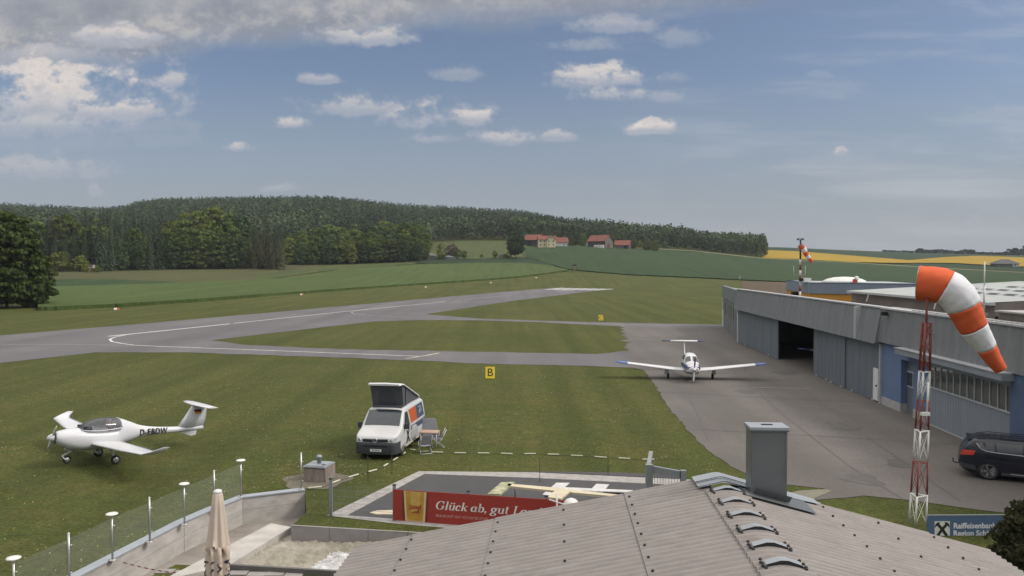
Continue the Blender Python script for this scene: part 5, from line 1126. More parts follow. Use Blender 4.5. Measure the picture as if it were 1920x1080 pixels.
for x, s in ((.0, .9), (.15, 1.5), (-.18, 1.3)): b = MB(); b.tube([(x, s, 1.80), (x, s + .12, 2.06)], .012, BLACK, 5); b.build('aerial', cab)
b = MB(); b.tube([(3.9, .6, .98), (3.9, .6, .72)], .012, ALLOY, 5); b.build('pitot_tube', tp_)
tp_.rotation_euler = (0, 0, R(-6.5)); tp_.location = pz0 - Matrix.Rotation(R(-6.5), 3, 'Z') @ Vector((0, .8, 0))
inside = copy_thing(tp_); inside['label'] = 'blue tipped aeroplane standing in the dark open hangar bay'
inside.rotation_euler = (0, 0, R(-3.8)); inside.location = Vector((24.5, 68.2, .0)) + Vector((5.4, -.95, 0))
# ------------------------------------------------------------------ camper van with raised roof
VW = mat('van_white', (.52, .52, .52), .35, 0, .03, 1, spec=.5); TENT = mat('tent_grey', (.085, .088, .10), .9, 0, .12, 4, .2, 30, stretch=(6, 6, .6)); VORANGE = mat('window_orange', (.42, .085, .025), .5); VNAVY = mat('decal_navy', (.05, .075, .12), .5)
LAMPG = mat('headlamp_glass', (.50, .52, .55), .15, .3, .35, 9); PLATE = mat('plate_white', (.70, .70, .68), .6)
vo = Vector((-5.80, 33.75, 0)); van = thing('camper_van', 'white camper van with a raised grey pop-up roof on the lawn', 'van', vo, R(-8.5))
vzt = lerp_tab([(0, .86), (.04, .95), (.15, 1.02), (.5, 1.12), (.86, 1.22), (1.15, 1.53), (1.45, 1.82), (1.62, 1.91), (1.9, 1.945), (4.5, 1.93), (4.72, 1.86), (4.85, 1.70), (4.89, 1.5)]); vzb = lerp_tab([(0, .32), (.15, .26), (4.7, .28), (4.89, .38)])
vpl = lerp_tab([(0, .78), (.05, .85), (.2, .905), (.5, .94), (4.4, .95), (4.75, .92), (4.89, .84)])
def VWd(y, z): return vpl(y) * (1 if z < 1.0 else 1 - .155 * ((z - 1.0) / .95) ** 1.3) * (1 if z > .45 else 1 - .1 * (.45 - z))
ys = [0, .02, .05, .1, .16, .25, .4, .55, .7, .86, .95, 1.05, 1.15, 1.25, 1.35, 1.45, 1.54, 1.62, 1.75, 1.9, 2.3, 2.8, 3.3, 3.8, 4.2, 4.5, 4.62, 4.72, 4.79, 4.85, 4.89]
b = MB(); body(b, ys, vzt, vzb, VWd, VW, .025, .10); vb = b.build('body', van)
cut = []
for y in (.93, 3.93):
    for sd_ in (1, -1): b = MB(); b.lathe([(.40, -.3), (.40, .3)], BLACK, 32, (sd_ * .85, y, .335), 'x', False); cut.append(b.build('cut'))
boolean_cut(vb, cut)
for y in (.93, 3.93):
    for sd_ in (1, -1): wheel(van, (sd_ * .835, y, .335), .335, .21, ALLOY)
def vtop(y, x, off=.012): dz = (vzt(y + .01) - vzt(y - .01)) / .02; n = Vector((0, -dz, 1)).normalized(); return Vector((x, y, vzt(y) + .025 * (1 - min(1, abs(x) / .8) ** 2))) + n * off
b = MB(); b.grid([[vtop(y, x * (.79 - .05 * (y - .9) / .6)) for x in np.linspace(-1, 1, 13)] for y in np.linspace(.92, 1.50, 9)], CARGLASS, True); b.build('windscreen', van)
b = MB(); b.grid([[vtop(y, x, .016) for x in np.linspace(-.45, .62, 5)] for y in np.linspace(1.46, 1.52, 3)], BLACK, True); b.build('sun_strip', van)
b = MB()      # lower front of dark plastic, wrapped round the corners
P = []
for z in (.24, .34, .5, .62, .70, .74):
    row = []
    for t in np.linspace(-1, 1, 41):
        if abs(t) < .62: y_ = -.06 + .02 * (t / .62) ** 2; x = t / .62 * .76
        else: f = (abs(t) - .62) / .38; y_ = -.04 + f * .56; x = math.copysign(max(.76 + .06 * min(1, f * 6), vpl(max(0, y_ + .02)) + .018), t)
        row.append(Vector((x, y_ + (.03 if z in (.24, .74) else 0), z)))
    P.append(row)
b.grid(P, PLASTIC, True); bump = b.build('bumper', van)
b = MB(); b.box((0, -.058, .60), (1.05, .02, .05), BLACK); b.build('air_slot', bump)
b = MB(); b.grid([[Vector((x, -.03 + .035 * abs(x / .6) ** 2, z)) for x in np.linspace(-.60, .60, 9)] for z in (.76, .89)], PLASTIC, True); b.box((0, -.038, .825), (1.1, .02, .018), BLACK); gr = b.build('grille', van)
b = MB(); pts = [(.095 * math.cos(a), -.052, .835 + .095 * math.sin(a)) for a in np.linspace(0, 2 * math.pi, 25)]; b.tube(pts, .014, CHROME, 6)
b.bar((-.055, -.052, .90), (-.005, -.052, .845), .022, .02, CHROME); b.bar((.055, -.052, .90), (.005, -.052, .845), .022, .02, CHROME)
for s in (-1, 1): b.bar((s * .085, -.052, .85), (s * .04, -.052, .765), .02, .02, CHROME); b.bar((s * .04, -.052, .765), (0, -.052, .83), .02, .02, CHROME)
b.build('badge', gr)
for sd_ in (1, -1): b = MB(); b.grid([[Vector((sd_ * (.56 + .345 * u), -.028 + float(np.interp(.56 + .345 * u, [.78, .85, .905], [0, .05, .2])) + .05 * v * v, .745 + (.17 + .03 * u) * v + .02 * u)) for u in np.linspace(0, 1, 7)] for v in np.linspace(0, 1, 4)], LAMPG, True); b.lathe([(.065, 0), (.07, .02), (.02, .03)], CHROME, 12, (sd_ * .70, -.03, .84), 'y'); b.build('headlamp', van)
b = MB(); b.box((.02, -.066, .42), (.52, .012, .11), PLATE); pl = b.build('number_plate', van)
b = MB(); b.box((-.22, -.0735, .42), (.035, .002, .105), NAVY); b.build('country_band', pl)
lettering('lettering', 'SD 194 KR', .10, REG, pl, frame((1, 0, 0), (0, 0, 1), (0, -1, 0), (.04, -.0735, .42)), 0, .001, .002, 'CENTER', 1.0, .78)
for sd_ in (1, -1):
    b = MB(); b.box((sd_ * 1.06, 1.16, 1.24), (.20, .10, .25), PLASTIC); b.tube([(sd_ * .9, 1.2, 1.18), (sd_ * 1.02, 1.17, 1.16)], .03, PLASTIC, 6); b.build('mirror', van)
    b = MB(); side_patch(b, [(1.15, 1.14), (2.05, 1.14), (1.95, 1.76), (1.56, 1.76)], VWd, CARGLASS, sd_); b.build('side_window', van)
    b = MB(); side_patch(b, [(2.25, 1.16), (3.30, 1.16), (3.28, 1.78), (2.17, 1.78)], VWd, VORANGE if sd_ > 0 else CARGLASS, sd_); b.build('side_window', van)
    b = MB(); side_patch(b, [(3.32, 1.16), (4.52, 1.16), (4.42, 1.78), (3.30, 1.78)], VWd, VNAVY if sd_ > 0 else CARGLASS, sd_); sw = b.build('side_window', van)
    if sd_ > 0:
        b = MB()
        for k in range(2): b.tube([(VWd(3.9, 1.5) + .016, 3.62 + .26 * k + .17 * math.cos(a), 1.46 + .2 * math.sin(a)) for a in np.linspace(-1.2, 1.8, 10)], .018, PLATE, 5)
        b.build('window_print', sw)
    b = MB()
    for z in (1.06, .47): side_patch(b, [(1.1, z), (4.6, z), (4.6, z + .016), (1.1, z + .016)], VWd, STEEL, sd_, .006)
    for y in (2.12, 3.34): side_patch(b, [(y, .4), (y + .014, .4), (y + .014, 1.75), (y, 1.75)], VWd, STEEL, sd_, .006)
    b.build('panel_gap', vb)
    b = MB(); side_patch(b, [(1.35, .30), (3.5, .30), (3.5, .37), (1.35, .37)], VWd, SEG, sd_, .03); b.build('sill', van)
# graphics on the side towards the table
b = MB(); side_patch(b, [(1.42, .42), (1.60, .42), (1.98, 1.0), (1.80, 1.0)], VWd, REG, 1, .010); b.build('decal', vb)
b = MB(); side_patch(b, [(1.86, .42), (2.02, .42), (1.58, 1.0), (1.44, 1.0)], VWd, REG, 1, .012); b.build('decal', vb)
b = MB(); side_patch(b, [(2.22, .84), (3.32, .84), (3.32, 1.04), (2.22, 1.04)], VWd, VNAVY, 1, .010); dc = b.build('decal', vb)
for r_ in range(2): b = MB(); side_patch(b, [(2.32, .875 + r_ * .075), (3.15 - .2 * r_, .875 + r_ * .075), (3.15 - .2 * r_, .915 + r_ * .075), (2.32, .915 + r_ * .075)], VWd, PLATE, 1, .014); b.build('decal_line', dc)
b = MB(); side_patch(b, [(3.36, .80), (4.75, .80), (4.75, 1.04), (3.36, 1.04)], VWd, VNAVY, 1, .010); b.build('decal', vb)
b = MB(); side_patch(b, [(2.22, .45), (3.28, .45), (3.28, .78), (2.22, .78)], VWd, mat('decal_grey', (.36, .36, .36), .5), 1, .010); b.build('decal', vb)
# pop-up roof: hinged behind, high in front
zr = 1.95; b = MB(); hx = .70
front = [Vector((-hx, 1.85, zr)), Vector((hx, 1.85, zr)), Vector((hx + .03, 1.55, zr + .97)), Vector((-hx - .03, 1.55, zr + .97))]; rear = [Vector((-hx, 4.35, zr)), Vector((hx, 4.35, zr)), Vector((hx, 4.35, zr + .10)), Vector((-hx, 4.35, zr + .10))]
rings = []
for i in range(9):
    f = i / 8; ring = [front[k].lerp(rear[k], f) for k in range(4)]; sag = .05 * math.sin(f * math.pi); ring[0].x += sag; ring[1].x -= sag; rings.append(ring)
b.loft(rings, TENT, True, False); tn = b.build('tent', van)
b = MB(); pts = [(.42 * math.cos(a) + .0, 0, 0) for a in (0,)]; pane_ = [Vector((x, 0, z)) for x, z in [(-.40, .12), (.40, .12)] + [(.40 * math.cos(a), .45 + .36 * math.sin(a)) for a in np.linspace(0, math.pi, 14)]]
b.poly([Vector((p.x, 1.85 - .309 * p.z - .012, zr + p.z)) for p in pane_], mat('tent_mesh', (.065, .067, .078), .9)); b.build('tent_window', tn)
b = MB(); lid = []
for y, z, w in ((1.28, zr + 1.02, .70), (1.40, zr + 1.055, .78), (1.7, zr + 1.0, .80), (3.0, zr + .54, .80), (4.3, zr + .10, .78), (4.48, zr + .03, .72)): lid.append([Vector((-w, y, z)), Vector((w, y, z)), Vector((w - .04, y + .0, z + .065)), Vector((0, y, z + .085)), Vector((-w + .04, y, z + .065))])
b.loft(lid, VW, True, False); b.build('roof_lid', van)
for sd_ in (1, -1): b = MB(); b.bar((sd_ * .72, 2.15, zr), (sd_ * .74, 2.05, zr + .87), .025, .03, BLACK); b.build('lid_strut', van)
b = MB(); b.box((0, 1.75, zr + .03), (1.36, .16, .07), TENT); b.build('tent_hem', tn)

# ------------------------------------------------------------------ camping table, windscreen board and chairs
WOODT = mat('table_top', (.40, .27, .20), .6, 0, .1, 3); CGREY = mat('grey_fabric', (.28, .28, .305), .9, 0, .12, 6); CAL = mat('white_metal', (.58, .58, .58), .4, .2)
tpos = G(806, 838); tb_ = thing('camping_table', 'folding camping table with a brown top beside the camper van', 'table', tpos, R(-8)); 
b = MB(); b.box((0, 0, .70), (.84, .6, .035), WOODT); b.build('table_top', tb_)
for x in (-.37, .37):
    for y in (-.26, .26): b = MB(); b.tube([(x, y, 0), (x, y, .69)], .016, CAL, 6); b.build('leg', tb_)
b = MB(); b.bar((-.37, 0, .35), (.37, 0, .35), .02, .02, CAL); b.build('brace', tb_)
sp2 = G(803, 826); bd = thing('folded_bed', 'grey fabric lounger leaning upright behind the camping table', 'lounger', sp2, R(-5))
b = MB(); b.loft([[Vector((x, y, z)) for x, y, z in ((-.36 + o, yy_, zz_), (.36 + o, yy_, zz_), (.36 + o, yy_ + .05, zz_), (-.36 + o, yy_ + .05, zz_))] for o, yy_, zz_ in ((.14, 0, .05), (.10, .05, .4), (0, .13, .8), (-.06, .18, 1.02))], CGREY, True, False); b.build('panel', bd)
for x in (-.3, .42): b = MB(); b.tube([(x, .05, .45), (x, .5, 0)], .016, CAL, 6); b.build('leg', bd)
def chair(pos, rz, label):
    t = thing('camping_chair', label, 'chair', pos, rz, 'folding chairs beside the van'); 
    b = MB(); b.grid([[Vector((x, y, .44 - .05 * math.cos(x * 5))) for x in np.linspace(-.24, .24, 7)] for y in (-.22, 0, .22)], CGREY, True); b.build('seat', t)
    b = MB(); b.grid([[Vector((x, .22 + .20 * v, .46 + .50 * v)) for x in np.linspace(-.24, .24, 5)] for v in (0, .5, 1)], CGREY, True); b.build('backrest', t)
    for sd_ in (-1, 1):
        b = MB(); b.tube([(sd_ * .27, -.28, 0), (sd_ * .27, .18, .46), (sd_ * .27, .42, .98)], .016, CAL, 6); b.build('frame', t)
        b = MB(); b.tube([(sd_ * .28, .30, 0), (sd_ * .28, -.24, .46), (sd_ * .28, -.2, .62)], .016, CAL, 6); b.build('leg', t)
        b = MB(); b.bar((sd_ * .28, -.24, .63), (sd_ * .28, .26, .65), .045, .025, PLASTIC); b.build('armrest', t)
    b = MB(); b.tube([(-.28, .30, .015), (.28, .30, .015)], .014, CAL, 6); b.tube([(-.27, -.28, .015), (.27, -.28, .015)], .014, CAL, 6); b.build('stretcher', t); return t
c1 = chair(G(797, 849), R(200), 'low white metal camping chair in front of the camping table')
c1.scale = (.88, .88, .84); c2 = copy_thing(c1); c2['label'] = 'second camping chair at the right end of the camping table'; c2.location = G(821, 838); c2.rotation_euler = (0, 0, R(-80))

# ------------------------------------------------------------------ dark estate car at the right edge
NAVYPAINT = mat('dark_navy_paint', (.016, .018, .028), .22, .3, .1, 1, spec=.7); TAIL = mat('tail_lamp_red', (.50, .045, .025), .25, 0, .2, 8, spec=.6); SILV = mat('silver_trim', (.50, .51, .53), .3, .6)
sa = R(62); RM = Matrix.Rotation(sa, 3, 'Z'); so = G(1853, 900) - RM @ Vector((-.82, 3.62, 0)); suv = thing('parked_car', 'dark navy off-road estate car parked on the apron at the right edge', 'car', so, sa)
szt = lerp_tab([(0, .70), (.08, .84), (.3, .98), (1.0, 1.08), (1.25, 1.12), (1.6, 1.33), (2.0, 1.51), (2.4, 1.56), (3.4, 1.555), (4.1, 1.50), (4.28, 1.40), (4.42, 1.22), (4.50, 1.08), (4.56, .95), (4.60, .8)]); szb = lerp_tab([(0, .30), (.3, .22), (4.2, .24), (4.45, .34), (4.60, .45)])
spl = lerp_tab([(0, .62), (.15, .80), (.5, .90), (1.2, .925), (3.8, .92), (4.3, .87), (4.5, .80), (4.60, .70)])
def SW(y, z): return spl(y) * ((1 - .03 * abs(z - .75) / .4) if z < 1.05 else .978 - .24 * ((z - 1.05) / .6) ** 1.15)
ys = [0, .03, .08, .15, .3, .5, .8, 1.0, 1.25, 1.45, 1.6, 1.8, 2.0, 2.2, 2.4, 2.8, 3.2, 3.5, 3.8, 4.0, 4.1, 4.2, 4.28, 4.35, 4.42, 4.5, 4.56, 4.60]
b = MB(); body(b, ys, szt, szb, SW, NAVYPAINT, .03, .09); sb_ = b.build('body', suv); cut = []
for y in (.95, 3.62):
    for sd_ in (1, -1): b = MB(); b.lathe([(.42, -.3), (.42, .3)], BLACK, 32, (sd_ * .88, y, .37), 'x', False); cut.append(b.build('cut'))
boolean_cut(sb_, cut)
for y in (.95, 3.62):
    for sd_ in (1, -1): wheel(suv, (sd_ * .80, y, .36), .36, .225, ALLOY, spokes=5)
for sd_ in (1, -1):
    b = MB(); side_patch(b, [(1.55, 1.08), (2.45, 1.08), (2.45, 1.46), (2.05, 1.44)], SW, CARGLASS, sd_); b.build('side_window', suv)
    b = MB(); side_patch(b, [(2.52, 1.08), (3.35, 1.10), (3.38, 1.45), (2.52, 1.46)], SW, CARGLASS, sd_); b.build('side_window', suv)
    b = MB(); side_patch(b, [(3.42, 1.10), (3.78, 1.14), (4.00, 1.40), (3.45, 1.45)], SW, CARGLASS, sd_); b.build('side_window', suv)
    b = MB(); b.tube([(sd_ * (SW(y, z) + .012), y, z) for y, z in ((1.5, 1.055), (2.4, 1.06), (3.3, 1.085), (3.7, 1.115), (3.88, 1.19), (4.03, 1.38))], .013, SILV, 6); b.build('window_trim', suv)
    b = MB(); side_patch(b, [(1.5, .31), (2.9, .31), (2.9, .35), (1.5, .35)], SW, SILV, sd_, .03); b.build('sill_trim', suv)
    b = MB(); side_patch(b, [(1.35, .24), (3.2, .24), (3.2, .36), (1.35, .36)], SW, PLASTIC, sd_, .014); side_patch(b, [(4.02, .36), (4.58, .42), (4.58, .60), (4.08, .54)], SW, PLASTIC, sd_, .014); b.build('cladding', suv)
    b = MB(); side_patch(b, [(4.12, .93), (4.565, .88), (4.50, 1.09), (4.06, 1.10)], SW, TAIL, sd_, .014); b.build('tail_lamp', suv)
    b = MB(); b.tube([(sd_ * .62, 1.95, 1.51), (sd_ * .64, 2.2, 1.60), (sd_ * .64, 3.6, 1.60), (sd_ * .62, 4.0, 1.52)], .018, BLACK, 6); b.build('roof_rail', suv)
    b = MB(); b.box((sd_ * 1.02, 1.75, 1.12), (.18, .10, .15), NAVYPAINT); b.build('mirror', suv)
    for y in (2.40, 3.30): b = MB(); side_patch(b, [(y, .4), (y + .012, .4), (y + .012, 1.07), (y, 1.07)], SW, BLACK, sd_, .005); b.build('door_gap', sb_)
    for y in (2.22, 3.15): b = MB(); b.bar((sd_ * (SW(y, .93) + .03), y - .1, .93), (sd_ * (SW(y, .93) + .03), y + .1, .935), .03, .035, NAVYPAINT); b.build('handle', sb_)
    b = MB(); side_patch(b, [(1.3, .70), (3.9, .80), (3.9, .815), (1.3, .715)], SW, mat('navy_crease', (.05, .055, .075), .25, .3), sd_, .006); b.build('crease', sb_)
    b = MB(); side_patch(b, [(.05, .68), (.5, .72), (.55, .86), (.12, .80)], SW, LAMPG, sd_, .012); b.build('headlamp', suv)
def stop(y, x, off=.012): dz = (szt(y + .01) - szt(y - .01)) / .02; n = Vector((0, -dz, 1)).normalized(); return Vector((x, y, szt(y) + .03 * (1 - min(1, abs(x) / .7) ** 2))) + n * off
b = MB(); b.grid([[stop(y, x * .62) for x in np.linspace(-1, 1, 9)] for y in np.linspace(4.22, 4.44, 6)], CARGLASS, True); b.build('rear_window', suv)
b = MB(); b.grid([[stop(y, x * .66) for x in np.linspace(-1, 1, 9)] for y in np.linspace(1.3, 2.0, 8)], CARGLASS, True); b.build('windscreen', suv)
b = MB(); b.box((0, 4.22, 1.475), (1.20, .26, .035), NAVYPAINT, Matrix.Rotation(R(4), 3, 'X')); b.build('roof_spoiler', suv)
b = MB(); b.box((0, 4.585, .60), (1.3, .08, .16), PLASTIC); b.build('rear_bumper', suv)
b = MB(); b.tube([(0, 4.45, .40), (0, 4.72, .38), (0, 4.80, .42), (0, 4.80, .50)], .022, BLACK, 8); b.lathe([(.01, .49), (.025, .50), (.03, .525), (.02, .55)], BLACK, 10, (0, 4.80, 0)); b.build('tow_hook', suv)
b = MB(); b.tube([(0, 3.7, 1.56), (0, 3.85, 1.72)], .008, BLACK, 5); b.build('aerial', suv)

# ------------------------------------------------------------------ taxiway letters, runway edge markers, hides, small markers
YEL = mat('sign_yellow', (.62, .46, .02), .6, 0, .05)
def letterboard(x, y, ch, label):
    p = G(x, y); t = thing('taxiway_sign', label, 'sign', p, math.atan2(-p.x, p.y) * -1 * 0, 'letter boards on the lawn')
    b = MB(); b.add([(-.34, .0, .06), (.34, .0, .06), (.34, .28, .86), (-.34, .28, .86), (-.34, .06, .06), (.34, .06, .06), (.34, .32, .86), (-.34, .32, .86)], [(0, 1, 2, 3), (7, 6, 5, 4), (0, 4, 5, 1), (1, 5, 6, 2), (2, 6, 7, 3), (3, 7, 4, 0)], YEL); bd_ = b.build('board', t)
    a = math.atan2(.28, .80); lettering('letter', ch, .82, REG, bd_, Matrix.Translation((0, .14 - .012, .46)) @ Matrix.Rotation(math.pi / 2 - a, 4, 'X'), 0, .004, .0)
    for x_ in (-.28, .28): b = MB(); b.tube([(x_, .30, 0), (x_, .32, .8)], .02, GALV, 6); b.build('leg', t)
letterboard(919, 711, 'B', 'yellow board with the black letter B on the lawn'); letterboard(1127, 601.5, 'C', 'small yellow board with the black letter C far across the taxiway')
MK = ['white and red runway marker in front of the crop field, nearest the big tree', 'second white and red runway marker along the crop field', 'third white and red runway marker along the crop field', 'fourth white and red runway marker along the crop field', 'farthest white and red runway marker near the grey hide']
for (x, y), l in zip(((218, 581), (566, 553), (799, 539), (921, 531), (1006, 521.5)), MK):
    p = T(x, y); t = thing('runway_marker', l, 'marker', p, 0, 'runway edge markers'); k = .78
    b = MB(); b.add([(-.6 * k, -.25, 0), (.6 * k, -.25, 0), (.6 * k, .25, 0), (-.6 * k, .25, 0), (-.6 * k, 0, .45 * k), (.1, 0, .45 * k), (.1, -.25, 0), (.1, .25, 0)], [(0, 6, 5, 4), (3, 4, 5, 7), (0, 4, 3)], WHITE); b.build('white_half', t)
    b = MB(); b.add([(.1, -.25, 0), (.6 * k, -.25, 0), (.6 * k, 0, .45 * k), (.1, 0, .45 * k), (.1, .25, 0), (.6 * k, .25, 0)], [(0, 1, 2, 3), (4, 3, 2, 5), (1, 5, 2)], mat('marker_red', (.42, .07, .03), .6)); b.build('red_half', t)
p = T(58, 571); t = thing('marker_box', 'white box on a post at the foot of the big tree', 'marker', p); b = MB(); b.box((0, 0, .75), (.85, .3, .85), WHITE); b.build('box', t); b = MB(); b.box((0, 0, .17), (.12, .12, .34), STEEL); b.build('post', t)
def hide(x, y, h, mats, label):
    p = T(x, y); t = thing('hunting_hide', label, 'hide', p, 0, 'raised hides'); w = h * .24
    for sx in (-1, 1):
        for sy in (-1, 1): b = MB(); b.bar((sx * w * 1.25, sy * w * 1.25, 0), (sx * w * .85, sy * w * .85, h * .55), .12, .12, mats[1]); b.build('leg', t)
    b = MB(); b.box((0, 0, h * .70), (w * 2, w * 2, h * .34), mats[0]); b.build('cabin', t)
    b = MB(); b.box((0, -w - .01, h * .74), (w * 1.5, .04, h * .1), BLACK); b.build('window', t)
    b = MB(); b.box((0, 0, h * .90), (w * 2.4, w * 2.4, .12), mats[2]); b.build('roof', t)
    b = MB(); b.bar((0, -w * 2.2, 0), (0, -w, h * .55), .5, .06, mats[1]); b.build('ladder', t)
GREYWOOD = mat('grey_wood', (.17, .175, .165), .9, 0, .2, 3); BROWNWOOD = mat('brown_wood', (.13, .085, .055), .9, 0, .2, 3); PALEWOOD = mat('pale_boards', (.30, .29, .27), .85)
hide(1077, 510, 4.6, (GREYWOOD, BROWNWOOD, SLATEGREY), 'grey raised hunting hide at the corner of the fields'); hide(172, 512, 4.0, (PALEWOOD, BROWNWOOD, BROWNWOOD), 'pale raised hunting hide in front of the left forest edge')
p = T(1387, 529); t = thing('field_post', 'pale post with a small box behind the left end of the hangar', 'post', p); b = MB(); b.tube([(0, 0, 0), (0, 0, 2.2)], .07, TRIM, 8); b.build('post', t); b = MB(); b.box((0, 0, 2.3), (.5, .4, .5), WHITE); b.build('box', t)
# ------------------------------------------------------------------ trees
BARK = mat('bark', (.075, .06, .045), .95, 0, .25, 4, .5, 20)
LEAFS = {'oak': leafmat('leaf_oak', (0.081, 0.117, 0.032), (0.133, 0.166, 0.043), .3), 'lime': leafmat('leaf_lime', (0.124, 0.161, 0.035), (0.190, 0.190, 0.046), .25),
         'dark': leafmat('leaf_dark', (0.052, 0.087, 0.039), (0.089, 0.124, 0.046), .3), 'spruce': leafmat('needle_spruce', (0.044, 0.068, 0.039), (0.081, 0.099, 0.051), .35), 'brown': leafmat('needle_brown', (0.090, 0.095, 0.046), (0.133, 0.121, 0.059), .25), 'purple': leafmat('leaf_purple', (0.101, 0.079, 0.066), (0.133, 0.106, 0.074), .2)}
def quads_mesh(name, cen, nrm, size, m, tint=None):
    """many leaf-sized faces: centres, facing directions and sizes"""
    n = len(cen); a = np.cross(nrm, rng.normal(size=(n, 3))); a /= np.linalg.norm(a, axis=1, keepdims=True) + 1e-9; b = np.cross(nrm, a); s = size[:, None]
    asp = rng.uniform(.55, 1.0, (n, 1)); v = np.stack([cen - a * s - b * s * asp * .5, cen + a * s * .3 - b * s * asp, cen + a * s + b * s * asp * .4, cen - a * s * .2 + b * s * asp], 1).reshape(-1, 3)
    me = bpy.data.meshes.new(name); me.vertices.add(n * 4); me.vertices.foreach_set('co', v.ravel()); me.loops.add(n * 4); me.loops.foreach_set('vertex_index', np.arange(n * 4, dtype=np.int32)); me.polygons.add(n); me.polygons.foreach_set('loop_start', np.arange(0, n * 4, 4, dtype=np.int32))
    me.materials.append(m); me.update(calc_edges=True)
    if tint is not None:
        at = me.attributes.new('tint', 'FLOAT_COLOR', 'POINT'); c = np.ones((n * 4, 4), np.float32); c[:, :3] = np.repeat(tint, 4, 0); at.data.foreach_set('color', c.ravel())
    return me
def crown_points(h, rad, base, n_clump, per, flat=1.0, top=.62, clump_r=.27):
    """clumps hung in an uneven egg-shaped crown"""
    C_, N2, S_ = [], [], []
    for i in range(n_clump):
        d = rng.normal(size=3); d /= np.linalg.norm(d); d[2] = d[2] * .9 + .1; r = rng.uniform(.55, 1.0) ** .6
        zc = base + (h - base) * (1 - top); hz = (h - zc) if d[2] > 0 else (zc - base)
        c = np.array([d[0] * rad * r, d[1] * rad * r, zc + d[2] * hz * r * .93]); cr = rad * clump_r * rng.uniform(.7, 1.35)
        e = rng.normal(size=(per, 3)); e /= np.linalg.norm(e, axis=1, keepdims=True); e[:, 2] = np.abs(e[:, 2]) * .9 - .25
        p = c + e * cr * rng.uniform(.55, 1.0, (per, 1)) * np.array([1, 1, .8]); C_.append(p); N2.append(e + rng.normal(size=(per, 3)) * .55); S_.append(np.full(per, 1.0))
    cen = np.concatenate(C_); nr = np.concatenate(N2); nr /= np.linalg.norm(nr, axis=1, keepdims=True); return cen, nr
def trunk_mesh(name, h, r, rad, base):
    b = MB(); top = base + (h - base) * .55; b.tube([(0, 0, -.3), (.05, 0, base * .6), (.0, .1, base), (.1, 0, top)], [r * 1.3, r, r * .8, r * .3], BARK, 8)
    for k in range(6):
        a = k * 1.05 + rng.uniform(-.3, .3); z0 = base * .8 + (top - base) * k / 8; b.tube([(0, 0, z0), (math.cos(a) * rad * .35, math.sin(a) * rad * .35, z0 + rad * .35), (math.cos(a) * rad * .75, math.sin(a) * rad * .75, z0 + rad * .6)], [r * .5, r * .3, r * .1], BARK, 6)
    o = b.build(name); me = o.data; bpy.data.objects.remove(o); return me
def leafy(m, h, rad, base, n_clump, per, size, top=.62, clump_r=.27):
    cen, nr = crown_points(h, rad, base, n_clump, per, 1, top, clump_r); return quads_mesh('crown', cen, nr, size * rng.uniform(.7, 1.25, len(cen)), m), trunk_mesh('trunk', h, max(.12, h * .014), rad, max(base, .08 * h))
def conifer(m, h, rad, layers=26, per=15, size=.55):
    C_, N2, S_ = [], [], []
    for i in range(layers):
        f = i / (layers - 1); z = h * (.05 + .94 * f); r = rad * (1 - f) ** .8 * rng.uniform(.8, 1.12) + .1; k = max(4, int(per * (1 - f * .75)))
        for j in range(k):
            a = 2 * math.pi * (j + rng.uniform(-.35, .35)) / k + i * .9; L = r * rng.uniform(.65, 1.1)
            for q in (.3, .55, .78, 1.0):
                C_.append((math.cos(a) * L * q, math.sin(a) * L * q, z - L * q * .38 + rng.uniform(-.12, .12))); N2.append((math.cos(a) * .6 + rng.normal() * .3, math.sin(a) * .6 + rng.normal() * .3, .75)); S_.append(size * (1.15 - .45 * q) * (1 - .35 * f))
    N2 = np.array(N2); N2 /= np.linalg.norm(N2, axis=1, keepdims=True); me = quads_mesh('crown', np.array(C_), N2, np.array(S_), m)
    b = MB(); b.tube([(0, 0, -.3), (0, 0, h * .5), (0, 0, h * .97)], [h * .013, h * .009, .02], BARK, 7); o = b.build('trunk'); tm = o.data; bpy.data.objects.remove(o); return me, tm
def plant(name, kinds, p, h, label, cat, group, wide=1.0, rz=None):
    me, tm, h0 = kinds; t = thing(name, label, cat, p, rng.uniform(0, 6.28) if rz is None else rz, group); s = h / h0; t.scale = (s * wide, s * wide, s)
    c = bpy.data.objects.new('crown', me); C.objects.link(c); c.parent = t
    if tm: k = bpy.data.objects.new('trunk', tm); C.objects.link(k); k.parent = t
    return t
def K(f, h, *a, **k): return (*f(a[0], h, *a[1:], **k), h)
OAK = [K(leafy, 22, LEAFS['oak'], 6.0, -1.0, 95, 26, .62, .68) for _ in range(3)]; LIME = [K(leafy, 21, LEAFS['lime'], 5.6, -1.0, 95, 26, .6, .68) for _ in range(2)]; DARKL = [K(leafy, 22, LEAFS['dark'], 5.2, -1.0, 95, 26, .62, .68) for _ in range(2)]
SPRUCE = [K(conifer, 26, LEAFS['spruce'], 3.6, 30, 15, .62) for _ in range(3)]; BROWNC = [K(conifer, 22, LEAFS['brown'], 4.0, 28, 16, .66) for _ in range(2)]
BUSH = [K(leafy, 5, LEAFS['lime'], 2.4, .0, 40, 20, .34, .7) for _ in range(2)]; SMALLT = [K(leafy, 10, LEAFS['oak'], 3.4, .6, 60, 22, .42) for _ in range(2)]; PURP = [K(leafy, 10, LEAFS['purple'], 4.0, .5, 60, 22, .42)]
def pick(k): return k[int(rng.integers(len(k)))]
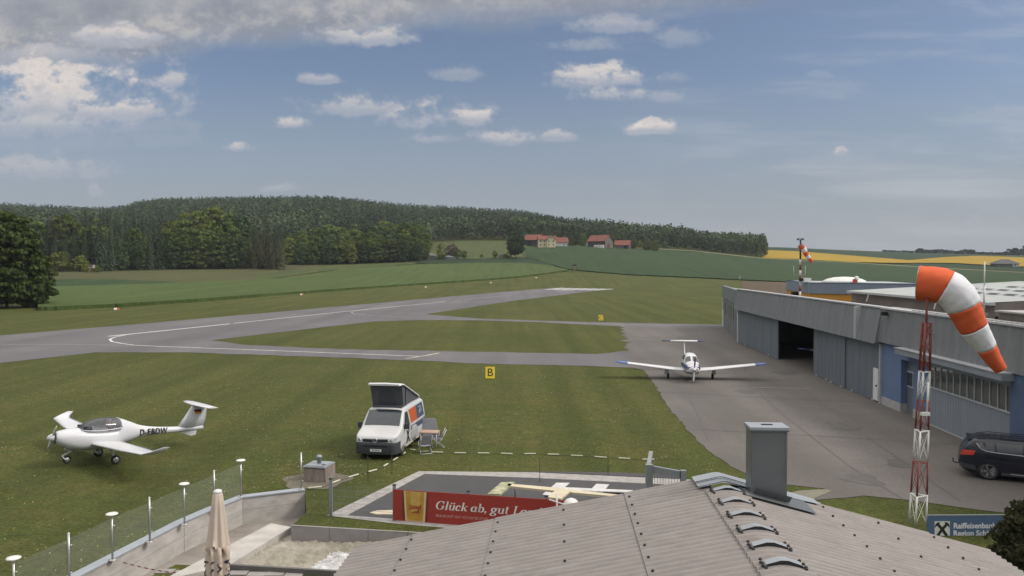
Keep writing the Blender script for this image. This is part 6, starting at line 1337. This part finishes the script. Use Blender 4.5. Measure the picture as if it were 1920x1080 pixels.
# tall trees at the left edge, close to the runway
LEAFS['big'] = leafmat('leaf_big_tree', (.046, .066, .018), (.074, .096, .026), .12)
BIG = [K(leafy, 18.5, LEAFS['big'], 6.0, -.8, 320, 52, .34, .68, .25), K(leafy, 14, LEAFS['big'], 4.8, -.8, 230, 42, .34, .72, .22)]
for x, y, d, h, k, wd, l in ((12, 571, 158, 20.0, 0, 1.0, 'tallest of the leafy trees at the left edge beside the runway'), (-34, 572, 160, 19.5, 0, 1.0, 'leafy tree cut by the left edge of the picture beside the runway'), (58, 572, 161, 14.5, 1, .85, 'lower leafy tree beside the white box at the left edge')):
    p = D(x, y, d); p.z = tz(p.x, p.y) - .1; plant('leafy_tree', BIG[k], p, h, l, 'tree', 'leafy trees at the left edge', wd)
# forest edge behind the crop field, tree by tree
EDGE_G = 'trees of the forest edge behind the crop field'
LBL = {'SPRUCE': 'dark spruce in the dense forest edge behind the crop field', 'OAK': 'broad leafy tree in the forest edge behind the crop field', 'LIME': 'light green leafy tree in the forest edge behind the crop field', 'DARKL': 'dark green leafy tree in the forest edge behind the crop field', 'BROWNC': 'brownish conifer in the forest edge behind the crop field'}
def forest_kind(x, row):
    if x < 175: return ('OAK' if rng.random() < .25 else 'SPRUCE')
    if x < 305: return 'SPRUCE' if rng.random() < .82 else ('DARKL' if row < 2 else 'OAK')
    if x < 462: return ('OAK', 'LIME', 'DARKL', 'OAK')[int(rng.integers(4))] if row > 0 else ('DARKL', 'OAK')[int(rng.integers(2))]
    if x < 532: return 'BROWNC' if row < 2 else 'SPRUCE'
    return ('OAK', 'DARKL', 'LIME', 'OAK')[int(rng.integers(4))]
def edge_base(x): return float(np.interp(x, [70, 180, 300, 440, 528, 532, 620, 700, 800], [507, 509.5, 506, 504, 506, 497, 496.5, 493.5, 490.5]))
def edge_top(x): return float(np.interp(x, [60, 130, 190, 230, 260, 300, 340, 370, 410, 440, 470, 500, 530, 560, 620, 680, 720, 760, 790, 812], [402, 392, 388, 402, 396, 398, 398, 388, 380, 390, 412, 418, 428, 424, 420, 415, 409, 407, 416, 440]))
kinds_of = {'SPRUCE': SPRUCE, 'OAK': OAK, 'LIME': LIME, 'DARKL': DARKL, 'BROWNC': BROWNC}
for row in range(6):
    x = -34 + row * 3.0
    while x < 806 - row * 2:
        if row < 2 and 40 < x < 104: x = 104
        d = depth_at(x, edge_base(x)) + row * 6.5 + rng.uniform(-1.5, 1.5); kd = forest_kind(x, row); p = Vector(((x - 960) / FOCAL * d, d, 0)); p.z = tz(p.x, p.y) - .2
        want = CAM_H + (500 - edge_top(x)) / FOCAL * d - p.z; h = want * ((.62 + .06 * row) if row < 4 else 1.0) * rng.uniform(.86, 1.04)
        if row == 0 and kd in ('SPRUCE', 'BROWNC'): h = want * rng.uniform(.72, .93)
        if x < 165 and row == 0: h *= .55
        plant('spruce' if kd in ('SPRUCE', 'BROWNC') else 'leafy_tree', pick(kinds_of[kd]), p, max(6, h), LBL[kd], 'tree', EDGE_G, rng.uniform(.85, 1.05) * (1.0 if kd not in ('SPRUCE',) else 1.1))
        x += {'SPRUCE': 17, 'BROWNC': 19}.get(kd, 25) * rng.uniform(.8, 1.15) * (500 / d) ** .5
# bushes along the edge and in the gap at the left
for i, (x, y, h) in enumerate(((98, 509, 6), (112, 510, 9), (126, 509, 5), (150, 510, 7.5), (163, 511, 4), (183, 511, 3.5))):
    p = T(x, y); p.z -= .1; plant('bush', pick(BUSH), p, h, ('light green bush between the big tree and the pale hide', 'taller light green bush between the big tree and the pale hide', 'low light green bush between the big tree and the pale hide', 'light green bush just left of the pale hide', 'low bush at the foot of the pale hide', 'low bush right of the pale hide')[i], 'bush', 'bushes around the pale hide')
# copse end and the garden in the middle distance
for x, y, h, k, l in ((828, 487, 11.5, LIME, 'light green tree at the end of the wood by the white huts'), (848, 486, 10.5, PURP, 'reddish tree behind the white huts'), (870, 486, 6, SMALLT, 'small tree right of the white huts'), (858, 486.5, 7.5, SMALLT, 'small dark tree between the white huts'), (903, 483, 2.4, BUSH, 'low dark bush in the garden left of the round tree'),
                     (928, 484, 5.2, SMALLT, 'small round tree in the garden left of the tall poplar'), (953, 484, 4.4, BUSH, 'bush in front of the tall poplar'), (945, 484, 3.2, BUSH, 'low bush beside the garden shed')):
    p = T(x, y); p.z -= .1; plant('leafy_tree' if h > 5 else 'bush', pick(k), p, h, l, 'tree' if h > 5 else 'bush', 'garden trees in the middle distance')
POP = K(leafy, 17, LEAFS['dark'], 6.6, .2, 150, 26, .55, .6, .22); p = T(967, 485); plant('leafy_tree', POP, p, 18.5, 'tall solitary tree standing in the green field left of the farm', 'tree', 'garden trees in the middle distance', .82)
for i, (x, y, w, h) in enumerate(((799, 487, 5, 2.6), (808, 485.5, 8.5, 3.6), (822, 486.5, 4.5, 2.4), (842, 486.8, 8, 2.6))):
    p = T(x, y); t = thing('hut', ('small white hut at the end of the wood, leftmost of four', 'white hut with a pointed roof beside the wood, largest of four', 'small white hut between two larger huts by the wood', 'white hut in front of the reddish tree')[i], 'hut', p, 0, 'white huts beside the wood')
    b = MB(); b.box((0, 0, h * .3), (w, 3, h * .6), GREYWOOD); b.build('wall', t); b = MB(); b.loft([[Vector((-w / 2 - .3, y_, h * .58)), Vector((w / 2 + .3, y_, h * .58)), Vector((0, y_, h))] for y_ in (-1.8, 1.8)], mat('pale_hut_roof', (.50, .51, .52), .6), True, False); b.build('roof', t)
p = T(940, 484); t = thing('garden_shed', 'small grey garden shed beside the bush left of the poplar', 'shed', p); b = MB(); b.box((0, 0, 1.0), (3.6, 2.5, 2.0), GREYWOOD); b.build('wall', t); b = MB(); b.loft([[Vector((-2.1, y_, 2.0)), Vector((2.1, y_, 2.0)), Vector((0, y_, 3.2))] for y_ in (-1.5, 1.5)], PALEWOOD, True, False); b.build('roof', t)
# ------------------------------------------------------------------ farm on the slope
TILE = mat('roof_tile', (.17, .058, .042), .85, 0, .18, .8, .2, 12, stretch=(1, 1, 4)); YELLOW = mat('yellow_render', (.62, .53, .33), .85, 0, .05); BARNWOOD = mat('weathered_barn_boards', (.135, .125, .115), .9, 0, .2, 1.5, stretch=(4, 4, .3)); BARNDARK = mat('dark_barn_boards', (.055, .048, .045), .9, 0, .2, 1.5); WWALL = mat('white_wall', (.62, .62, .60), .85); FRAME = mat('dark_eaves', (.10, .05, .03), .8)
def gabled(name, label, x, y, w, dep, hw, hr, rz, wallm, gablem, group, depth=None, axis='x'):
    """ridge along local x; local -y is the front"""
    p = T(x, y) if depth is None else D(x, y, depth)
    p.z = tz(p.x, p.y) - .2; t = thing(name, label, 'building', p, R(rz), group)
    b = MB(); b.box((0, dep / 2, hw / 2), (w, dep, hw), wallm)
    for sx in (-1, 1): b.poly([(sx * w / 2, 0, hw), (sx * w / 2, dep, hw), (sx * w / 2, dep / 2, hr)], gablem, .05, Vector((-sx, 0, 0)))
    for sx in (-1, 1): b.box((sx * (w / 2 + .03), dep / 2, hw / 2), (.05, dep - .02, hw), gablem)
    wl_ = b.build('wall', t); o = .7; sl = (hr - hw) / (dep / 2)
    b = MB()
    for s in (0, 1):
        e = -o if s == 0 else dep + o; ze = hw - o * sl; P = [Vector((-w / 2 - o, e, ze)), Vector((w / 2 + o, e, ze)), Vector((w / 2 + o, dep / 2, hr)), Vector((-w / 2 - o, dep / 2, hr))]
        b.add([q + Vector((0, 0, .12)) for q in P], [(0, 1, 2, 3)], TILE); b.add(P, [(3, 2, 1, 0)], FRAME); b.add(P + [q + Vector((0, 0, .12)) for q in P], [(0, 1, 5, 4), (1, 2, 6, 5), (3, 0, 4, 7)], FRAME)
    b.build('roof', t, fix=False); return t
def win(t, x, z, w=.9, h=1.2, y=-.03, side=None):
    b = MB(); b.box((x, y, z), (w + .25, .05, h + .25), WWALL); f = b.build('window', t); b = MB(); b.box((x, y - .03, z), (w, .04, h), WINDOW); b.build('pane', f)
def winside(t, xw, y, z, w=.9, h=1.2):
    sx = 1 if xw > 0 else -1; b = MB(); b.box((xw, y, z), (.05, w + .25, h + .25), WWALL); f = b.build('window', t); b = MB(); b.box((xw + sx * .03, y, z), (.04, w, h), WINDOW); b.build('pane', f)
FG = 'farm buildings on the slope'
fh = gabled('farm_house', 'yellow farm house with red tiled roof and gabled bay on the slope', 1026, 458, 13, 9, 6.4, 9.2, 3, YELLOW, YELLOW, FG, 618)
fh.location.z += .9
for x in (-5, -2.2): 
    for z in (2.1, 4.8): win(fh, x, z)
b = MB(); b.box((2.9, -1.2, 3.3), (6.2, 2.4, 6.6), YELLOW); b.poly([(-.2, -2.4, 6.6), (6.0, -2.4, 6.6), (2.9, -2.4, 9.8)], YELLOW, .05, Vector((0, 1, 0))); b.build('gable_bay', fh)
b = MB()
for s in (-1, 1): P = [Vector((2.9 + s * 3.7, -3.0, 5.95)), Vector((2.9, -3.0, 9.9)), Vector((2.9, 4.4, 9.9)), Vector((2.9 + s * 3.7, 4.4, 5.95))]; b.add(P, [(0, 1, 2, 3)], TILE); b.add(P + [q - Vector((0, 0, .3)) for q in P], [(0, 1, 5, 4)], FRAME)
b.build('bay_roof', fh, fix=False)
for x in (1.1, 4.6):
    for z in (2.1, 4.8): win(fh, x, z, .9, 1.2, -2.43)
win(fh, 2.9, 7.6, .7, .8, -2.43); b = MB(); b.box((-3.5, 5.5, 9.6), (.8, .8, 2.2), BRICK); b.build('chimney', fh)
bn = gabled('barn', 'dark barn with red tiled roof left of the yellow farm house', 998, 456, 12, 11, 5.6, 9.6, -12, BARNDARK, BARNDARK, FG, 640)
b = MB(); b.box((-2, -.03, 1.9), (3.4, .06, 3.8), BLACK); b.build('door', bn)
w2 = gabled('side_house', 'low house with red roof at the right end of the yellow farm house', 1054, 457, 9, 8, 4.2, 7.8, 4, WWALL, WWALL, FG, 640); win(w2, 1.5, 1.7); win(w2, 4.2, 1.7)
b2 = gabled('barn', 'large grey board barn with red roof and white lower wall in the farmyard', 1118, 459, 16.5, 12, 6.0, 10.6, -38, BARNDARK, BARNWOOD, FG, 640)
b = MB(); b.box((3.0, -.6, 1.3), (9, 1.2, 2.6), WWALL); b.build('annex', b2); win(b2, 1.0, 1.5, .7, .7, -1.24); win(b2, 3.6, 1.5, .7, .7, -1.24); b = MB(); b.box((8.35, 5, 1.9), (.08, 4, 3.6), FRAME); b.build('door', b2)
b3 = gabled('barn', 'small red roofed shed at the right end of the farm', 1167, 461, 11.5, 9, 3.8, 7.4, -14, BARNWOOD, BARNWOOD, FG, 650); b = MB(); b.box((2.5, -.03, 1.5), (3, .06, 3.0), BLACK); b.build('door', b3)
b = MB(); b.box((0, 1.4, 1.5), (2.6, 2.8, 3.0), WWALL); b.box((0, 1.4, 3.06), (3.0, 3.2, .14), STEEL); tag(b.build('silo_hut', None, T(1103, 461.5)), 'small white block left of the large barn', 'hut', FG)
b = MB(); b.box((0, 1.2, 1.3), (4.2, 2.4, 2.6), mat('straw', (.44, .33, .16), .9)); b.box((1.0, 1.2, 2.75), (2.0, 2.2, .3), mat('straw', (.44, .33, .16), .9)); tag(b.build('hay_stack', None, T(1134, 463.5)), 'pale hay stack in front of the large barn', 'hay stack', FG)
b = MB(); b.box((0, 1, 1.1), (3.2, 2, 2.0), WHITE); b.tube([(-1.0, -.1, .35), (-1.0, 2.1, .35)], .35, TYRE, 10); b.tube([(1.0, -.1, .35), (1.0, 2.1, .35)], .35, TYRE, 10); tag(b.build('trailer', None, T(1213, 466.5)), 'white trailer standing on the meadow right of the farm', 'trailer', FG)
b = MB(); b.box((0, 1, 1.2), (6.4, 3, .14), PALEWOOD)
for x in (-3, 3): b.bar((x, .3, 0), (x, .3, 1.2), .16, .16, GREYWOOD)
tag(b.build('shelter', None, T(1085, 455)), 'flat roofed pale shelter between the yellow house and the large barn', 'shelter', FG)
t = thing('paddock_fence', 'pale post fence along the meadow right of the farm', 'fence', T(1200, 467.5))
for i in range(24): p = T(1190 + i * 6.2, 466.2 + i * .22) - t.location; b = MB(); b.bar(p, p + Vector((0, 0, 1.5)), .12, .12, PALEWOOD); b.build('post', t)
for i, (x, y, h, k) in enumerate(((1043, 457.5, 3.6, BUSH), (1061, 457.5, 4.2, BUSH), (1187, 464, 9.5, SMALLT), (1200, 465, 7, BUSH), (1246, 468, 7.5, SMALLT), (1150, 462, 4.5, BUSH))):
    p = T(x, y); p.z -= .1; plant('leafy_tree' if k is SMALLT else 'bush', pick(k), p, h, ('dark bush in front of the yellow farm house', 'bush at the right end of the farm house', 'round tree right of the farm sheds', 'broad bush right of the farm sheds', 'pale green round tree on the meadow right of the farm', 'bush between the large barn and the shed')[i], 'tree' if k is SMALLT else 'bush', 'trees of the farm')
for i, (x, d_, h, k) in enumerate(((1069, 652, 10, OAK), (1079, 660, 12, DARKL), (1092, 656, 11, OAK), (1147, 664, 12, OAK), (1186, 662, 13, DARKL), (986, 652, 11, DARKL), (1040, 664, 12.5, OAK), (1213, 655, 11, OAK), (1228, 650, 10, LIME))):
    p = D(x, 455, d_); p.z = tz(p.x, p.y) - .3; plant('leafy_tree', pick(k), p, h, ('leafy tree just right of the farm house', 'dark tree behind the pale shelter, left of two', 'leafy tree behind the right end of the pale shelter', 'tree behind the gap between large barn and shed', 'dark tree behind the small red roofed shed', 'dark tree left of the dark barn', 'tree behind the yellow farm house', 'leafy tree behind the white trailer', 'light green tree right of the white trailer')[i], 'tree', 'trees of the farm', 1.15)
# house with a hipped roof far out on the right
p = T(1890, 502); p.z += .9; hh = thing('bungalow', 'low bungalow with grey hipped roof in front of the yellow rapeseed field', 'building', p); b = MB(); b.box((-3, 5, 1.2), (13, 10, 2.4), BARNWOOD); b.box((5.5, 5, 1.25), (8, 9.8, 2.5), WWALL); b.build('wall', hh)
b = MB(); e = [Vector((-11.5, -1, 2.4)), Vector((11, -1, 2.4)), Vector((11, 11, 2.4)), Vector((-11.5, 11, 2.4)), Vector((-3.5, 5, 6.4)), Vector((3, 5, 6.4))]; b.add(e, [(0, 1, 5, 4), (1, 2, 5), (2, 3, 4, 5), (3, 0, 4)], mat('grey_tiles', (.075, .075, .075), .8, 0, .15, 1)); b.build('roof', hh)
for x in (3.3, 6.2): win(hh, x, 1.3, 1.2, 1.2, .08)
# ------------------------------------------------------------------ hedges and copses on the right-hand skyline
SK = [K(leafy, 8, leafmat('leaf_far', (.026, .042, .030), (.036, .054, .036), .2), 3.8, .0, 34, 16, .8, .7) for _ in range(3)]
for i in range(46):
    x = 1655 + i * 6.1 + rng.uniform(-2, 2); hpx = float(np.interp(x, [1650, 1715, 1722, 1735, 1770, 1800, 1803, 1822, 1830, 1880, 1890, 1930], [2, 3, 9, 7, 6, 4, 10, 8, 4, 4, 9, 16])) * rng.uniform(.8, 1.25); d = 1240
    p = Vector(((x - 960) / FOCAL * d, d, 0)); p.z = tz(p.x, d) - .5; plant('skyline_tree', pick(SK), p, max(2.5, (hpx + 2) / FOCAL * d), 'bluish tree in the hedge line on the far right skyline', 'tree', 'trees along the right skyline', 1.5 if hpx < 5 else 1.0)
# ------------------------------------------------------------------ the wooded hill: one mass that nobody could count
FOREST = leafmat('forest_hill', (.050, .069, .038), (.072, .093, .044), 0, True)
cen_, nr_, sz_, ti_ = [], [], [], []
def far_base(x): return float(np.interp(x, [-300, 90, 700, 800, 815, 870, 985, 990, 1075, 1160, 1200, 1250, 1320, 1400, 1432], [452, 456, 470, 470, 453, 451, 452, 455, 456, 460, 463, 467, 472, 480, 485]))
nt = 0
from mathutils import noise as mnoise
for d in np.concatenate([np.arange(430, 800, 8.5), np.arange(800, 1330, 12)]):
    X0, X1 = (-300 - 960) / FOCAL * d, (1434 - 960) / FOCAL * d
    for X_ in np.arange(X0, X1, 7.0):
        Xj, Yj = X_ + rng.uniform(-3, 3), d + rng.uniform(-4, 4); x = 960 + FOCAL * Xj / Yj
        if x > 1432 or x < -290: continue
        zt6 = tz(Xj, Yj); yp = 500 - (zt6 - CAM_H) * FOCAL / Yj
        if yp > far_base(x) or (980 < x < 1190 and Yj < 668): continue
        nxt = 500 - (tz(Xj * 1.06, Yj * 1.06) - CAM_H) * FOCAL / (Yj * 1.06)
        if nxt > yp + 4: continue
        if x < 790 and yp > edge_top(max(x, 60)) + 50: continue
        nt += 1; pn = mnoise.noise(Vector((Xj * .012, Yj * .009, 3.1))); con = rng.random() < np.clip((.18 if x > 1150 else (.6 if 700 < x < 1010 else .42)) + pn * 1.5, .03, .95); edge = yp > far_base(x) - 5
        if edge and x > 800: con = rng.random() < .25
        h = rng.uniform(18, 24) * (1.03 if con else rng.uniform(.8, 1.02)) * (.85 if x > 1300 else 1); k = 46 if d < 800 else 30
        tone = rng.uniform(.78, 1.22) * (1 + .3 * mnoise.noise(Vector((Xj * .02, Yj * .015, 9.7)))) * (np.array([.80, .86, .98]) if con else np.array([1.2, 1.2, .95]) if rng.random() < .45 else np.array([1, 1, 1.]))
        if con:
            f = rng.random(k) ** .75; a = rng.uniform(0, 6.28, k); r = 3.9 * (1 - f) ** .75 * rng.uniform(.7, 1.1, k) + .1; c = np.stack([r * np.cos(a), r * np.sin(a), h * (.12 + .88 * f)], 1); n = np.stack([np.cos(a), np.sin(a), np.full(k, .7)], 1); s = 1.5 * (1 - .62 * f) + .12
        else:
            e = rng.normal(size=(k, 3)); e /= np.linalg.norm(e, axis=1, keepdims=True); lump = 1 + .22 * np.sin(e[:, 0] * 5 + nt) * np.cos(e[:, 1] * 5 + e[:, 2] * 4); r = rng.uniform(3.6, 5.2); c = e * lump[:, None] * np.array([r, r, h * .42]) + np.array([0, 0, h * .56]); n = e; s = np.full(k, 1.45)
        n = n + rng.normal(size=n.shape) * .35; n /= np.linalg.norm(n, axis=1, keepdims=True)
        cen_.append(c + np.array([Xj, Yj, zt6])); nr_.append(n); sz_.append(s * rng.uniform(.8, 1.2, k)); ti_.append(np.tile(tone, (k, 1)))
me = quads_mesh('forest', np.concatenate(cen_), np.concatenate(nr_), np.concatenate(sz_), FOREST, np.concatenate(ti_))
o = bpy.data.objects.new('forest', me); C.objects.link(o); o['kind'] = 'stuff'; tag(o, 'dense mixed forest covering the hill behind the airfield', None)
print('forest trees', nt, 'faces', len(me.polygons))
# clipped conifer bush at the lower right corner, next to the blue sign
HB_ = K(leafy, 3.0, leafmat('hedge_brown_green', (.036, .040, .018), (.055, .056, .024), .1), 1.35, -.1, 260, 60, .055, .6, .16); p = D(1972, 1050, 18.5); p.z = -.1; plant('conifer_bush', HB_, p, 2.95, 'dense brown green conifer bush at the lower right corner in front of the blue sign', 'bush', None)
# ------------------------------------------------------------------ flowers and tufts in the lawn
def scatter(n, x0, x1, y0, y1, seed):
    r = np.random.default_rng(seed); cl = r.uniform(size=(max(6, n // 60), 2)); k = r.integers(len(cl), size=n); p = cl[k] + r.normal(size=(n, 2)) * np.array([.035, .035]); free = r.random(n) < .45; p[free] = r.uniform(size=(free.sum(), 2))
    return x0 + p[:, 0] * (x1 - x0), y0 + p[:, 1] * (y1 - y0)
from mathutils.geometry import intersect_point_tri_2d
def inside_poly(X_, Y_, poly):
    P = np.array([(p.x, p.y) for p in poly]); ins = np.zeros(len(X_), bool); j = len(P) - 1
    for i in range(len(P)):
        c = ((P[i, 1] > Y_) != (P[j, 1] > Y_)) & (X_ < (P[j, 0] - P[i, 0]) * (Y_ - P[i, 1]) / (P[j, 1] - P[i, 1] + 1e-12) + P[i, 0]); ins ^= c; j = i
    return ins
LAWNPOLY = [G(-10, 683), G(100, 669), G(180, 663)] + [p for p in L_TOP[1:]] + [A_EDGE[i] for i in range(1, 10)] + [G(1300, 890), G(1000, 880), G(785, 880), G(600, 965), G(574, 940), G(572, 912), G(450, 926), G(350, 972), G(140, 1075), G(-10, 1075)]
def flowers(name, n, col, size, seed, label):
    X_, Y_ = scatter(n, -34, 16, 20, 66, seed); ok = inside_poly(X_, Y_, LAWNPOLY); X_, Y_ = X_[ok], Y_[ok]; k = len(X_); r = np.random.default_rng(seed + 1)
    c = np.stack([X_, Y_, r.uniform(.05, .10, k)], 1); nn = np.stack([r.normal(size=k) * .3, r.normal(size=k) * .3 - .3, np.ones(k)], 1); nn /= np.linalg.norm(nn, axis=1, keepdims=True)
    me = quads_mesh(name, c, nn, size * r.uniform(.6, 1.3, k), mat('petal_' + name, col, .7)); o = bpy.data.objects.new(name, me); C.objects.link(o); o['kind'] = 'stuff'; o['label'] = label
flowers('daisies', 2600, (.34, .34, .24), .020, 5, 'white daisies and clover dotted over the lawn'); flowers('dandelions', 1500, (.26, .20, .035), .026, 9, 'yellow dandelions dotted over the lawn')
# ------------------------------------------------------------------ moist air
air = bpy.data.materials.new('air'); air.use_nodes = True; an = air.node_tree.nodes; an.remove(an['Principled BSDF']); pv = an.new('ShaderNodeVolumePrincipled')
pv.inputs['Color'].default_value = (.80, .86, .95, 1); pv.inputs['Density'].default_value = .000085; pv.inputs['Anisotropy'].default_value = .1; air.node_tree.links.new(pv.outputs[0], an['Material Output'].inputs['Volume'])
b = MB(); b.box((0, 0, 84), (7200, 7200, 176), air); hz = b.build('haze'); hz['kind'] = 'stuff'
